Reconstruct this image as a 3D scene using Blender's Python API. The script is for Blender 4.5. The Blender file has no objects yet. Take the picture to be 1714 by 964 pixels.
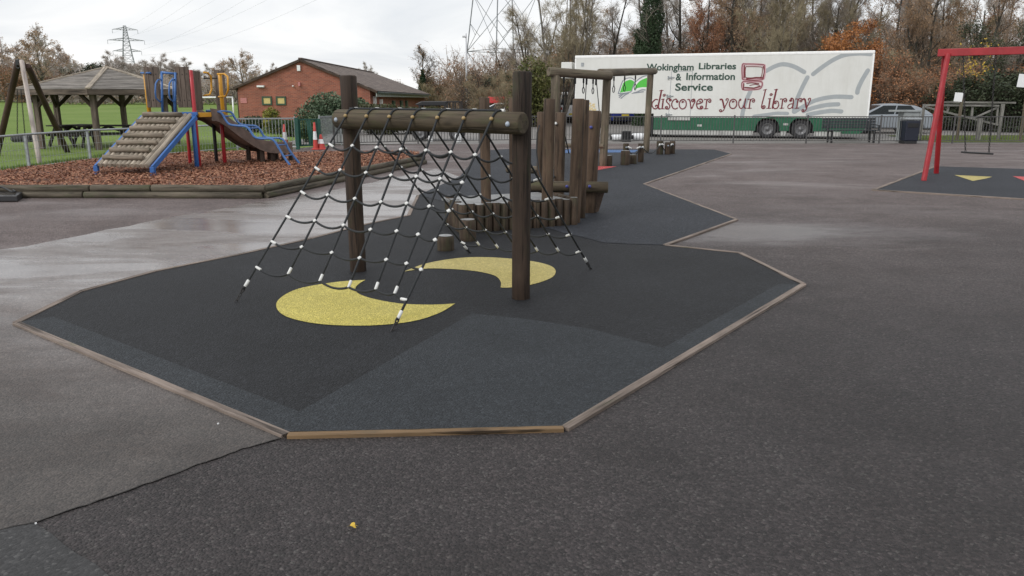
import bpy, bmesh, math, random
from mathutils import Vector, Matrix, noise as mnoise
R = math.radians
rng = random.Random(7)
scene = bpy.context.scene
COL = scene.collection

# ------------------------------------------------------------------ camera
CAM_H, FPX, CX, CY, HZ = 1.65, 1320.0, 857.0, 482.0, 166.0
PITCH = math.atan((CY - HZ) / FPX)
cam_data = bpy.data.cameras.new('camera')
cam = bpy.data.objects.new('camera', cam_data)
COL.objects.link(cam)
cam.location = (0, 0, CAM_H)
cam.rotation_euler = (R(90) - PITCH, 0, 0)
cam_data.sensor_width = 36.0
cam_data.lens = 36.0 * FPX / 1714.0
cam_data.clip_start = 0.05
cam_data.clip_end = 3000
scene.camera = cam

# ------------------------------------------------------------------ sky and sun
SUN_EL, SUN_AZ = R(36), R(228)          # azimuth measured clockwise from +Y
world = bpy.data.worlds.new('World')
scene.world = world
world.use_nodes = True
wn, wl = world.node_tree.nodes, world.node_tree.links
wn.clear()
out = wn.new('ShaderNodeOutputWorld')
bg = wn.new('ShaderNodeBackground')
bg.inputs['Strength'].default_value = 0.1
sky = wn.new('ShaderNodeTexSky')
sky.sky_type = 'NISHITA'
sky.sun_disc = False
sky.sun_elevation = SUN_EL
sky.sun_rotation = SUN_AZ
tc = wn.new('ShaderNodeTexCoord')
sep = wn.new('ShaderNodeSeparateXYZ')
wl.new(tc.outputs['Generated'], sep.inputs[0])
def wmath(op, a, b=None):
    n = wn.new('ShaderNodeMath'); n.operation = op
    for i, v in enumerate((a, b)):
        if v is None: continue
        if isinstance(v, (int, float)): n.inputs[i].default_value = v
        else: wl.new(v, n.inputs[i])
    return n.outputs[0]
zz = wmath('ADD', wmath('MAXIMUM', sep.outputs['Z'], 0.0), 0.16)
comb = wn.new('ShaderNodeCombineXYZ')
wl.new(wmath('DIVIDE', sep.outputs['X'], zz), comb.inputs['X'])
wl.new(wmath('DIVIDE', sep.outputs['Y'], zz), comb.inputs['Y'])
cn = wn.new('ShaderNodeTexNoise')
cn.inputs['Scale'].default_value = 0.75
cn.inputs['Detail'].default_value = 7
cn.inputs['Roughness'].default_value = 0.52
cn.inputs['Distortion'].default_value = 0.6
wl.new(comb.outputs[0], cn.inputs['Vector'])
cr = wn.new('ShaderNodeValToRGB')
cr.color_ramp.elements[0].position = 0.36
cr.color_ramp.elements[0].color = (0.755, 0.785, 0.825, 1)
cr.color_ramp.elements[1].position = 0.62
cr.color_ramp.elements[1].color = (1.0, 1.0, 1.0, 1)
wl.new(cn.outputs['Fac'], cr.inputs['Fac'])
# the cloud deck is brightest round the hidden sun, and pale towards the horizon
dotn = wn.new('ShaderNodeVectorMath'); dotn.operation = 'DOT_PRODUCT'
dotn.inputs[1].default_value = (math.sin(SUN_AZ) * math.cos(SUN_EL), math.cos(SUN_AZ) * math.cos(SUN_EL), math.sin(SUN_EL))
wl.new(tc.outputs['Generated'], dotn.inputs[0])
glow = wmath('ADD', wmath('MULTIPLY', wmath('POWER', wmath('MAXIMUM', dotn.outputs['Value'], 0.0), 2.0), 5.5), 10.7)
scl = wn.new('ShaderNodeVectorMath'); scl.operation = 'SCALE'
wl.new(cr.outputs['Color'], scl.inputs[0])
wl.new(glow, scl.inputs['Scale'])
mixw = wn.new('ShaderNodeMixRGB')
mixw.inputs['Fac'].default_value = 0.93
wl.new(sky.outputs['Color'], mixw.inputs['Color1'])
wl.new(scl.outputs[0], mixw.inputs['Color2'])
wl.new(mixw.outputs['Color'], bg.inputs['Color'])
wl.new(bg.outputs[0], out.inputs['Surface'])

sun_data = bpy.data.lights.new('sun', 'SUN')
sun_data.energy = 1.35
sun_data.angle = R(20)
sun_data.color = (1.0, 0.97, 0.93)
sun = bpy.data.objects.new('sun', sun_data)
COL.objects.link(sun)
sun.rotation_euler = (R(90) - SUN_EL, 0, -SUN_AZ + math.pi)
sun.location = (0, 0, 60)
d_ = Vector((math.sin(SUN_AZ) * math.cos(SUN_EL), math.cos(SUN_AZ) * math.cos(SUN_EL), math.sin(SUN_EL)))
sun.rotation_euler = d_.to_track_quat('Z', 'Y').to_euler()

scene.view_settings.view_transform = 'Standard'
scene.view_settings.look = 'None'
scene.view_settings.exposure = 0.0
scene.view_settings.gamma = 1.0
scene.view_settings.use_curve_mapping = False
scene.cycles.max_bounces = 6
scene.cycles.diffuse_bounces = 3
scene.cycles.glossy_bounces = 3
scene.cycles.transparent_max_bounces = 6

# ------------------------------------------------------------------ surveying: photo measurements to places in the world
SP, CP = math.sin(PITCH), math.cos(PITCH)
def ray(px, py):
    x = (px - CX) / FPX; yc = -(py - CY) / FPX
    return Vector((x, CP + SP * yc, -SP + CP * yc))
def G(px, py, z=0.0):
    d = ray(px, py); t = (z - CAM_H) / d.z
    return Vector((d.x * t, d.y * t, z))
def P(px, py, Y):
    d = ray(px, py); t = Y / d.y
    return Vector((d.x * t, Y, CAM_H + d.z * t))
def project(p):
    q = Vector(p) - Vector((0, 0, CAM_H))
    f = q.y * CP - q.z * SP; u = q.y * SP + q.z * CP
    return CX + FPX * q.x / f, CY - FPX * u / f
def solve_line(A, B, val, axis, lo=-0.3, hi=1.3):
    f = lambda s: project(A + (B - A) * s)[axis] - val
    a, b = f(lo), f(hi)
    for _ in range(50):
        m = (lo + hi) / 2; c = f(m)
        if (c > 0) == (a > 0): lo, a = m, c
        else: hi, b = m, c
    return (lo + hi) / 2

# ------------------------------------------------------------------ mesh builder
class MB:
    def __init__(s):
        s.v = []; s.f = []; s.w = []; s.m = []; s.sm = []
    def add(s, vs, fs, ws=None, mi=0, smooth=False):
        b = len(s.v)
        s.v += [tuple(v) for v in vs]
        s.w += [tuple(w) for w in ws] if ws else [tuple(v) for v in vs]
        for f in fs:
            s.f.append(tuple(i + b for i in f)); s.m.append(mi); s.sm.append(smooth)
    def tube(s, pts, rad, sides=12, cap=True, mi=0, smooth=True, chamfer=0.0, tip=False):
        pts = [Vector(p) for p in pts]
        n = len(pts)
        if isinstance(rad, (int, float)): rad = [rad] * n
        else: rad = list(rad)
        if chamfer > 0 and n >= 2:
            d0 = (pts[1] - pts[0]).normalized(); d1 = (pts[-1] - pts[-2]).normalized()
            pts = [pts[0]] + [pts[0] + d0 * chamfer] + pts[1:-1] + [pts[-1] - d1 * chamfer] + [pts[-1]]
            rad = [rad[0] - chamfer] + [rad[0]] + rad[1:-1] + [rad[-1]] + [rad[-1] - chamfer]
            n = len(pts)
        off = rng.random() * 50
        vs = []; ws = []; fs = []
        prev = None; L = 0
        for i, p in enumerate(pts):
            if i == 0: t = pts[1] - pts[0]
            elif i == n - 1: t = pts[-1] - pts[-2]
            else: t = (pts[i + 1] - p).normalized() + (p - pts[i - 1]).normalized()
            if t.length < 1e-9: t = Vector((0, 0, 1))
            t.normalize()
            if prev is None:
                a = Vector((0, 0, 1)) if abs(t.z) < 0.9 else Vector((1, 0, 0))
                u = t.cross(a).normalized()
            else:
                u = prev - t * prev.dot(t)
                if u.length < 1e-6: u = t.cross(Vector((0.3, 0.5, 0.8)))
                u.normalize()
            prev = u; w = t.cross(u)
            if i: L += (p - pts[i - 1]).length
            for k in range(sides):
                an = 2 * math.pi * k / sides
                c, sn = math.cos(an), math.sin(an)
                vs.append(p + (u * c + w * sn) * rad[i]); ws.append((c * rad[i] + off, sn * rad[i] + off * .7, L + off))
        for i in range(n - 1):
            for k in range(sides):
                k2 = (k + 1) % sides
                fs.append((i * sides + k, i * sides + k2, (i + 1) * sides + k2, (i + 1) * sides + k))
        s.add(vs, fs, ws, mi, smooth)
        if cap:
            b = len(s.v) - len(vs)
            s.f.append(tuple(b + k for k in reversed(range(sides)))); s.m.append(mi); s.sm.append(False)
            s.f.append(tuple(b + (n - 1) * sides + k for k in range(sides))); s.m.append(mi); s.sm.append(False)
    def box(s, c, size, rot=None, mi=0, taper=1.0):
        c = Vector(c); h = Vector(size) / 2
        off = Vector((rng.random() * 30, rng.random() * 30, rng.random() * 30))
        la = max(range(3), key=lambda i: size[i])
        vs = []; ws = []
        for z in (-1, 1):
            for y in (-1, 1):
                for x in (-1, 1):
                    k = taper if z > 0 else 1.0
                    l = Vector((x * h.x * k, y * h.y * k, z * h.z))
                    p = (rot @ l if rot else l) + c
                    vs.append(p)
                    o = [l.x, l.y, l.z]; o[la], o[2] = o[2], o[la]
                    ws.append(Vector(o) + off)
        s.add(vs, [(0, 2, 3, 1), (4, 5, 7, 6), (0, 1, 5, 4), (2, 6, 7, 3), (0, 4, 6, 2), (1, 3, 7, 5)], ws, mi)
    def bar(s, a, b, w, h, mi=0, up=(0, 0, 1)):
        a = Vector(a); b = Vector(b); d = b - a
        y = d.normalized(); up = Vector(up)
        if abs(y.dot(up)) > .98: up = Vector((0, 1, 0))
        x = y.cross(up).normalized(); z = x.cross(y)
        s.box((a + b) / 2, (w, d.length, h), Matrix((x, y, z)).transposed(), mi)
    def prism(s, poly, o, ux, uy, depth, mi=0):
        """polygon in the plane (ux, uy) at o, extruded along depth vector"""
        o = Vector(o); ux = Vector(ux); uy = Vector(uy); d = Vector(depth); n = len(poly)
        a = [o + ux * p[0] + uy * p[1] for p in poly]
        vs = a + [p + d for p in a]
        ws = [(p[0], p[1], 0) for p in poly] + [(p[0], p[1], d.length) for p in poly]
        fs = [tuple(range(n)), tuple(reversed(range(n, 2 * n)))]
        fs += [(i, i + n, (i + 1) % n + n, (i + 1) % n) for i in range(n)]
        s.add(vs, fs, ws, mi)
    def poly(s, pts, mi=0, ws=None):
        s.add(pts, [tuple(range(len(pts)))], ws, mi)
    def sphere(s, c, r, seg=10, ring=6, mi=0, sc=(1, 1, 1)):
        c = Vector(c); vs = []; fs = []
        for i in range(ring + 1):
            th = math.pi * i / ring
            for k in range(seg):
                a = 2 * math.pi * k / seg
                vs.append(c + Vector((math.sin(th) * math.cos(a) * r * sc[0], math.sin(th) * math.sin(a) * r * sc[1], math.cos(th) * r * sc[2])))
        for i in range(ring):
            for k in range(seg):
                fs.append((i * seg + k, (i + 1) * seg + k, (i + 1) * seg + (k + 1) % seg, i * seg + (k + 1) % seg))
        s.add(vs, fs, None, mi, True)
    def lathe(s, c, prof, axis=(0, 0, 1), seg=20, mi=0, smooth=True):
        c = Vector(c); ax = Vector(axis).normalized()
        u = ax.cross(Vector((0, 1, 0)) if abs(ax.y) < .9 else Vector((1, 0, 0))).normalized(); w = ax.cross(u)
        vs = []; fs = []
        for r, h in prof:
            for k in range(seg):
                a = 2 * math.pi * k / seg
                vs.append(c + ax * h + (u * math.cos(a) + w * math.sin(a)) * r)
        for i in range(len(prof) - 1):
            for k in range(seg):
                fs.append((i * seg + k, i * seg + (k + 1) % seg, (i + 1) * seg + (k + 1) % seg, (i + 1) * seg + k))
        s.add(vs, fs, None, mi, smooth)
    def torus(s, c, R0, r, nrm=(0, 0, 1), seg=20, sides=8, mi=0, stretch=1.0, sdir=None):
        nrm = Vector(nrm).normalized()
        u = Vector(sdir).normalized() if sdir is not None else nrm.cross(Vector((0, 1, 0.01)) if abs(nrm.y) < .9 else Vector((1, 0, 0))).normalized()
        w = nrm.cross(u)
        pts = [Vector(c) + u * (R0 * stretch * math.cos(2 * math.pi * k / seg)) + w * (R0 * math.sin(2 * math.pi * k / seg)) for k in range(seg)]
        vs = []; fs = []
        for k in range(seg):
            rad = (pts[k] - Vector(c)).normalized()
            for j in range(sides):
                a = 2 * math.pi * j / sides
                vs.append(pts[k] + rad * (r * math.cos(a)) + nrm * (r * math.sin(a)))
        for k in range(seg):
            for j in range(sides):
                fs.append((k * sides + j, ((k + 1) % seg) * sides + j, ((k + 1) % seg) * sides + (j + 1) % sides, k * sides + (j + 1) % sides))
        s.add(vs, fs, None, mi, True)
    def mesh(s, name, mats, off=Vector((0, 0, 0))):
        me = bpy.data.meshes.new(name)
        off = Vector(off)
        me.from_pydata([(v[0] - off.x, v[1] - off.y, v[2] - off.z) for v in s.v], [], s.f)
        at = me.attributes.new('uvw', 'FLOAT_VECTOR', 'POINT')
        at.data.foreach_set('vector', [c for w in s.w for c in w])
        for m in (mats if isinstance(mats, (list, tuple)) else [mats]): me.materials.append(m)
        me.polygons.foreach_set('material_index', s.m)
        me.polygons.foreach_set('use_smooth', s.sm)
        me.validate(); me.update()
        return me

ORG = {}
def props(o, label=None, cat=None, group=None, kind=None):
    if label: o['label'] = label
    if cat: o['category'] = cat
    if group: o['group'] = group
    if kind: o['kind'] = kind
    return o
def thing(name, label, cat, loc=(0, 0, 0), group=None):
    o = bpy.data.objects.new(name, None)
    COL.objects.link(o); o.location = loc
    o.empty_display_size = 0.2
    ORG[o.name] = Vector(loc)
    return props(o, label, cat, group)
def part(name, mb, mats, parent, bevel=0, label=None, kind=None, seg=2):
    off = ORG[parent.name]
    o = bpy.data.objects.new(name, mb.mesh(name, mats, off))
    COL.objects.link(o); o.parent = parent
    ORG[o.name] = off
    if bevel: add_bevel(o, bevel, seg)
    return props(o, label, None, None, kind)
def single(name, mb, mats, label, cat, group=None, bevel=0, loc=None):
    loc = Vector(loc) if loc is not None else Vector(mb.v[0])
    o = bpy.data.objects.new(name, mb.mesh(name, mats, loc))
    COL.objects.link(o); o.location = loc
    ORG[o.name] = loc
    if bevel: add_bevel(o, bevel)
    return props(o, label, cat, group)
def setting(name, mb, mats, kind='structure', label=None, bevel=0):
    o = bpy.data.objects.new(name, mb.mesh(name, mats))
    COL.objects.link(o); o['kind'] = kind
    if label: o['label'] = label
    if bevel: add_bevel(o, bevel)
    return o
def add_bevel(o, w, seg=2):
    b = o.modifiers.new('bevel', 'BEVEL'); b.width = w; b.segments = seg; b.limit_method = 'ANGLE'; b.angle_limit = R(40)
def copy_tree(o, loc, rz=0.0, sc=1.0, label=None):
    c = o.copy(); COL.objects.link(c); c.location = loc; c.rotation_euler = (0, 0, rz)
    c.scale = sc if isinstance(sc, (tuple, list)) else (sc, sc, sc)
    if label: c['label'] = label
    for ch in list(o.children):
        d = ch.copy(); COL.objects.link(d); d.parent = c
        for g in list(ch.children):
            e = g.copy(); COL.objects.link(e); e.parent = d
    return c
def log(mb, a, b, r, sides=16, ch=.012, bend=.004, seed=None, mi=0):
    a, b = Vector(a), Vector(b); n = max(3, int((b - a).length / .25)); sd = rng.random() * 40
    pts = []; rad = []
    for i in range(n + 1):
        t = i / n
        pts.append(a.lerp(b, t) + Vector((mnoise.noise((t * 2, sd, 0)), mnoise.noise((t * 2, sd, 5)), 0)) * (bend if 0 < i < n else 0))
        rad.append(r * (1 + .025 * mnoise.noise((t * 3, sd, 9))))
    mb.tube(pts, rad, sides, True, mi, True, ch)
# ------------------------------------------------------------------ materials
class NT:
    def __init__(s, name):
        s.mat = bpy.data.materials.new(name); s.mat.use_nodes = True
        s.n = s.mat.node_tree.nodes; s.l = s.mat.node_tree.links
        s.b = s.n['Principled BSDF']
    def put(s, sock, v):
        if isinstance(v, bpy.types.NodeSocket): s.l.new(v, sock)
        elif isinstance(v, (tuple, list)): sock.default_value = tuple(v) + ((1,) if len(v) == 3 and len(sock.default_value) == 4 else ())
        else: sock.default_value = v
    def attr(s, name='uvw'):
        a = s.n.new('ShaderNodeAttribute'); a.attribute_name = name; return a.outputs['Vector']
    def obj(s): return s.n.new('ShaderNodeTexCoord').outputs['Object']
    def pos(s): return s.n.new('ShaderNodeNewGeometry').outputs['Position']
    def mapping(s, v, sc=(1, 1, 1), rot=(0, 0, 0), loc=(0, 0, 0)):
        m = s.n.new('ShaderNodeMapping'); s.l.new(v, m.inputs['Vector'])
        m.inputs['Scale'].default_value = sc; m.inputs['Rotation'].default_value = rot; m.inputs['Location'].default_value = loc
        return m.outputs[0]
    def noise(s, v, scale=5, detail=4, rough=.55, dist=0.0):
        t = s.n.new('ShaderNodeTexNoise'); s.l.new(v, t.inputs['Vector'])
        t.inputs['Scale'].default_value = scale; t.inputs['Detail'].default_value = detail
        t.inputs['Roughness'].default_value = rough; t.inputs['Distortion'].default_value = dist
        return t.outputs['Fac']
    def voro(s, v, scale=20, out='Color', rnd=1.0):
        t = s.n.new('ShaderNodeTexVoronoi'); s.l.new(v, t.inputs['Vector']); t.inputs['Scale'].default_value = scale
        t.inputs['Randomness'].default_value = rnd
        return t.outputs[out]
    def ramp(s, f, stops, interp='LINEAR'):
        r = s.n.new('ShaderNodeValToRGB'); s.l.new(f, r.inputs['Fac']); e = r.color_ramp.elements
        r.color_ramp.interpolation = interp
        while len(e) < len(stops): e.new(0.5)
        for x, (p, c) in zip(e, stops):
            x.position = p; x.color = tuple(c) + (1,) if isinstance(c, (tuple, list)) else (c, c, c, 1)
        return r.outputs['Color']
    def mix(s, f, a, b, mode='MIX'):
        m = s.n.new('ShaderNodeMixRGB'); m.blend_type = mode
        s.put(m.inputs['Fac'], f); s.put(m.inputs['Color1'], a); s.put(m.inputs['Color2'], b)
        return m.outputs['Color']
    def math(s, op, a, b=0.0):
        m = s.n.new('ShaderNodeMath'); m.operation = op; s.put(m.inputs[0], a); s.put(m.inputs[1], b); return m.outputs[0]
    def bump(s, h, strength=.3, dist=.01, nrm=None):
        b = s.n.new('ShaderNodeBump'); s.l.new(h, b.inputs['Height'])
        b.inputs['Strength'].default_value = strength; b.inputs['Distance'].default_value = dist
        if nrm is not None: s.l.new(nrm, b.inputs['Normal'])
        s.l.new(b.outputs[0], s.b.inputs['Normal']); return b.outputs[0]
    def set(s, **k):
        names = dict(color='Base Color', rough='Roughness', metal='Metallic', spec='Specular IOR Level', coat='Coat Weight')
        for a, v in k.items(): s.put(s.b.inputs[names[a]], v)
        return s.mat

def plain(name, c, rough=.5, metal=0.0, var=.12, sc=6.0, bump=0.0, dirt=None):
    t = NT(name); v = t.attr()
    n = t.noise(v, sc, 5)
    lo = tuple(x * (1 - var) for x in c); hi = tuple(min(1, x * (1 + var)) for x in c)
    col = t.ramp(n, [(.3, lo), (.7, hi)])
    if dirt:
        d = t.ramp(t.noise(v, sc * .6, 6, .65), [(.5, 0.0), (.72, 1.0)])
        col = t.mix(d, col, dirt)
    rg = t.ramp(t.noise(v, sc * 2.3, 3), [(.3, max(0, rough - .1)), (.7, min(1, rough + .1))])
    if bump: t.bump(t.noise(v, sc * 12, 3), bump, .004)
    return t.set(color=col, rough=rg, metal=metal)

def wood(name, a, b, green=0.0, rough=.75, grain=60, crack=.6, gcol=(.06, .075, .03)):
    t = NT(name); v = t.attr()
    g = t.noise(t.mapping(v, (grain, grain, 2.2)), 1.0, 6, .6, .6)
    big = t.noise(t.mapping(v, (5, 5, 1.6)), 1.0, 3, .6)
    col = t.ramp(t.math('ADD', t.math('MULTIPLY', g, .6), t.math('MULTIPLY', big, .4)), [(.3, a), (.68, b)])
    ck = t.ramp(t.noise(t.mapping(v, (grain * .55, grain * .55, .9)), 1.0, 4, .6), [(.36, 0.0), (.43, 1.0)])
    col = t.mix(t.math('MULTIPLY', t.math('SUBTRACT', 1.0, ck), crack), col, tuple(x * .25 for x in a))
    col = t.mix(1.0, col, t.ramp(t.noise(t.mapping(v, (6, 6, 1.1)), 1.0, 5, .65), [(.32, .55), (.66, 1.18)]), 'MULTIPLY')
    kn = t.ramp(t.voro(t.mapping(v, (6, 6, 2.2)), 1.0, 'Distance'), [(.06, 1.0), (.16, 0.0)])
    col = t.mix(t.math('MULTIPLY', kn, .55), col, tuple(x * .35 for x in a))
    if green:
        gm = t.ramp(t.noise(t.mapping(v, (7, 7, 2.5)), 1.0, 5, .65), [(.62 - .3 * green, 0.0), (.85 - .3 * green, .85)])
        col = t.mix(gm, col, gcol)
    h = t.math('ADD', t.math('MULTIPLY', g, .5), ck)
    t.bump(h, .8, .008)
    return t.set(color=col, rough=rough, spec=.3)

def metal_paint(name, c, rough=.42, chip=.0):
    t = NT(name); v = t.attr()
    col = t.ramp(t.noise(v, 4, 5, .6), [(.3, tuple(x * .82 for x in c)), (.7, tuple(min(1, x * 1.1) for x in c))])
    if chip:
        m = t.ramp(t.noise(v, 16, 6, .7), [(.64, 0.0), (.70, chip)])
        col = t.mix(m, col, (.16, .12, .10))
    t.bump(t.noise(v, 60, 3), .08, .003)
    return t.set(color=col, rough=t.ramp(t.noise(v, 9, 3), [(.3, rough - .12), (.7, rough + .14)]))

def asphalt(name, lo, hi, speck=(.30, .29, .28), wet=0.0, sp=.5, wetdir=0.0, rough=(.62, .85), moss=0.0, tint=None, swmin=0.0):
    t = NT(name); p = t.pos()
    big = t.noise(p, .32, 5, .6, .4)
    mid = t.noise(p, 2.2, 5, .65)
    col = t.ramp(t.math('ADD', t.math('MULTIPLY', big, .6), t.math('MULTIPLY', mid, .4)), [(.34, lo), (.64, hi)])
    st = t.voro(p, 80, 'Color')
    sv = t.n.new('ShaderNodeSeparateColor'); t.l.new(st, sv.inputs[0])
    agg = t.ramp(sv.outputs[0], [(0.0, .66), (.55, .97), (.86, 1.15), (1.0, 1.45)])
    col = t.mix(1.0, col, agg, 'MULTIPLY')
    spk = t.ramp(sv.outputs[1], [(.90, 0.0), (.97, sp)])
    col = t.mix(spk, col, speck)
    fine = t.noise(p, 260, 3, .7)
    col = t.mix(1.0, col, t.ramp(fine, [(.3, .72), (.7, 1.28)]), 'MULTIPLY')
    if tint:
        tm = t.ramp(t.noise(p, 1.3, 7, .72, .3), [(.46, 0.0), (.62, .85)])
        col = t.mix(tm, col, tint)
    if moss:
        mm = t.ramp(t.noise(p, 1.4, 6, .7), [(.56, 0.0), (.70, moss)])
        col = t.mix(mm, col, (.05, .055, .035))
    r0 = t.ramp(fine, [(.3, rough[0]), (.7, rough[1])])
    if wet:
        sw = t.noise(t.mapping(p, (.55, 1.5, 1), (0, 0, wetdir)), .62, 5, .55, .5)
        wm = t.ramp(sw, [(.40 - swmin, 0.0), (.66 - swmin, wet)])
        r = t.mix(wm, r0, (.24, .24, .24))
        col = t.mix(t.math('MULTIPLY', wm, .45), col, t.mix(1.0, col, (.62, .62, .64), 'MULTIPLY'))
        bs = t.math('SUBTRACT', 1.0, t.math('MULTIPLY', wm, .75))
    else:
        r = r0; bs = None
    dist = t.voro(p, 80, 'Distance')
    h = t.math('ADD', t.math('MULTIPLY', dist, -.7), t.math('MULTIPLY', fine, .5))
    if bs is not None: h = t.math('MULTIPLY', h, bs)
    t.bump(h, .55, .006)
    return t.set(color=col, rough=r, spec=.5)

def rubber(name, lo, hi, rough=.72, speck=None, k=1.0):
    t = NT(name); p = t.pos()
    big = t.noise(p, .8, 5, .65, .3)
    col = t.ramp(big, [(.32, lo), (.68, hi)])
    g = t.voro(p, 85, 'Color')
    sv = t.n.new('ShaderNodeSeparateColor'); t.l.new(g, sv.inputs[0])
    col = t.mix(1.0, col, t.ramp(sv.outputs[0], [(0.0, 1 - .55 * k), (.6, 1 - .05 * k), (.85, 1 + .3 * k), (1.0, 1 + k)]), 'MULTIPLY')
    f = t.noise(p, 28, 5, .75)
    col = t.mix(1.0, col, t.ramp(f, [(.3, 1 - .4 * k), (.7, 1 + .4 * k)]), 'MULTIPLY')
    if speck: col = t.mix(t.ramp(t.noise(p, 5, 6, .75), [(.55, 0.0), (.75, .5)]), col, speck)
    h = t.math('ADD', t.math('MULTIPLY', t.voro(p, 85, 'Distance'), -.8), t.math('MULTIPLY', f, .6))
    t.bump(h, .9, .009)
    return t.set(color=col, rough=rough, spec=.30)

def leafy(name, cols, rough=.6):
    """cols: shades picked per leaf from the uvw attribute (x holds a random value)"""
    t = NT(name); v = t.attr()
    s = t.n.new('ShaderNodeSeparateXYZ'); t.l.new(v, s.inputs[0])
    n = len(cols)
    col = t.ramp(s.outputs[0], [(i / (n - 1), c) for i, c in enumerate(cols)])
    t.set(color=col, rough=rough, spec=.3)
    return t.mat

M = {}
M['asphalt'] = asphalt('dark_asphalt', (.050, .048, .048), (.082, .077, .075), sp=.5, wet=.28, tint=(.088, .074, .068))
M['old_asphalt'] = asphalt('old_brown_asphalt', (.064, .053, .046), (.100, .084, .074), sp=.2, wet=.8, wetdir=.5, tint=(.085, .066, .058), moss=.25)
M['far_asphalt'] = asphalt('far_asphalt', (.098, .084, .078), (.140, .120, .112), sp=.3, wet=.45, tint=(.125, .100, .092), moss=.2)
M['wet_asphalt'] = asphalt('wet_grey_asphalt', (.115, .102, .095), (.175, .158, .148), sp=.12, wet=1.0, wetdir=.45, moss=.10, swmin=.10, tint=(.12, .098, .088))
M['patch_asphalt'] = asphalt('patch_asphalt', (.024, .0235, .024), (.036, .0355, .036), sp=.15)
M['carpark'] = asphalt('carpark_tarmac', (.16, .15, .14), (.23, .215, .20), sp=.2, wet=.4)
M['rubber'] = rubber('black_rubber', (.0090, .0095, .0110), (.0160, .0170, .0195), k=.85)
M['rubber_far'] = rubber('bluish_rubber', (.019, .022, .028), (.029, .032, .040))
M['rubber_grey'] = rubber('worn_rubber', (.0195, .0225, .026), (.029, .033, .0375), k=.6)
M['yellow'] = rubber('yellow_rubber', (.46, .39, .09), (.55, .475, .14), speck=(.39, .32, .09), k=.35)
M['pale_yellow'] = rubber('pale_yellow_rubber', (.42, .35, .12), (.52, .44, .18), speck=(.32, .26, .12), k=.35)
M['blue_mat'] = rubber('blue_rubber', (.06, .12, .26), (.09, .17, .34))
M['red_mat'] = rubber('red_rubber', (.42, .06, .06), (.52, .10, .10))
M['edging'] = wood('edging_timber', (.12, .092, .074), (.29, .235, .20), green=.12, grain=55, crack=.8)
M['edging_tan'] = wood('tan_timber', (.09, .055, .030), (.27, .175, .09), green=.25, grain=45, crack=.9, gcol=(.07, .06, .045))
M['joint'] = plain('dark_joint', (.018, .016, .014), .95)
M['log_dark'] = wood('dark_log', (.030, .021, .014), (.092, .062, .042), green=.42, grain=45, crack=.55, gcol=(.050, .055, .028))
M['log_net'] = wood('net_post_log', (.018, .012, .009), (.066, .043, .030), green=.30, grain=38, crack=.6, gcol=(.040, .046, .020))
M['log_beam'] = wood('mossy_beam', (.046, .035, .023), (.112, .086, .056), green=.45, grain=40, crack=.45, gcol=(.060, .066, .026))
M['log_post'] = wood('trail_post_log', (.042, .027, .018), (.128, .085, .056), green=.22, grain=34, crack=.6, gcol=(.085, .08, .045))
M['grey_rail'] = wood('grey_rail_wood', (.14, .135, .12), (.27, .26, .24), grain=50)
M['log_old'] = wood('old_log', (.09, .07, .05), (.20, .165, .12), green=.35, grain=45, gcol=(.10, .105, .06))
M['log_pale'] = wood('weathered_log', (.25, .205, .155), (.47, .41, .335), green=.08, grain=40, crack=.5)
M['log_step'] = wood('weathered_step_log', (.15, .12, .09), (.30, .25, .195), green=.25, grain=40, crack=.5)
M['log_end'] = wood('wet_log_top', (.17, .17, .165), (.31, .315, .315), grain=30, crack=.35, rough=.35)
M['log_edge'] = wood('pit_edge_log', (.050, .042, .030), (.15, .125, .092), green=.35, grain=40, crack=.6)
M['plank'] = wood('grey_brown_plank', (.085, .064, .050), (.19, .150, .122), grain=60, crack=.7)
M['plank_dark'] = wood('dark_plank', (.045, .030, .022), (.10, .070, .052), grain=60, crack=.6)
M['swing_leg'] = wood('brown_swing_leg', (.050, .028, .022), (.090, .055, .045), grain=40, crack=.4)
M['bleached'] = wood('bleached_log', (.34, .27, .24), (.62, .56, .52), grain=25, crack=.4)
M['table'] = wood('dark_table_wood', (.022, .019, .016), (.055, .048, .040), grain=60)
M['shingle'] = wood('roof_shingle', (.17, .155, .138), (.29, .265, .24), grain=10, crack=.3)
M['rope'] = plain('black_rope', (.016, .018, .020), .75, sc=300, var=.5, bump=.5)
M['rope_blue'] = plain('blue_black_rope', (.014, .022, .034), .75, sc=300, var=.5, bump=.5)
M['ferrule'] = plain('white_ferrule', (.62, .62, .60), .5, var=.12, sc=30)
M['bead'] = plain('brass_bead', (.33, .23, .10), .5, sc=60, var=.4)
M['bolt'] = plain('bolt_cap', (.32, .36, .42), .4, sc=60)
M['blue_cap'] = plain('blue_bolt_cap', (.05, .06, .25), .4, sc=60)
M['chain'] = plain('dark_chain', (.035, .033, .032), .6, .3, sc=80)
M['red'] = metal_paint('red_paint', (.40, .022, .030), .4, .25)
M['red_swing'] = metal_paint('red_swing_paint', (.30, .012, .018), .5, .2)
M['blue'] = metal_paint('blue_paint', (.030, .120, .36), .4, .25)
M['blue_pale'] = metal_paint('pale_blue_paint', (.055, .15, .38), .42, .2)
M['amber'] = metal_paint('yellow_paint', (.62, .30, .015), .42, .15)
M['black_metal'] = metal_paint('black_paint', (.018, .018, .020), .45)
M['slide'] = plain('brown_slide', (.15, .105, .085), .45, sc=7, var=.3, dirt=(.09, .065, .054))
M['steel'] = plain('slide_steel', (.52, .52, .52), .35, .8)
M['galv'] = plain('galvanised_steel', (.33, .35, .36), .45, .5, var=.2, sc=12)
M['fence_grey'] = plain('grey_fence_paint', (.085, .083, .082), .5, .2, var=.3, sc=10)
M['green_gate'] = metal_paint('green_paint', (.010, .070, .050), .45)
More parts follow.
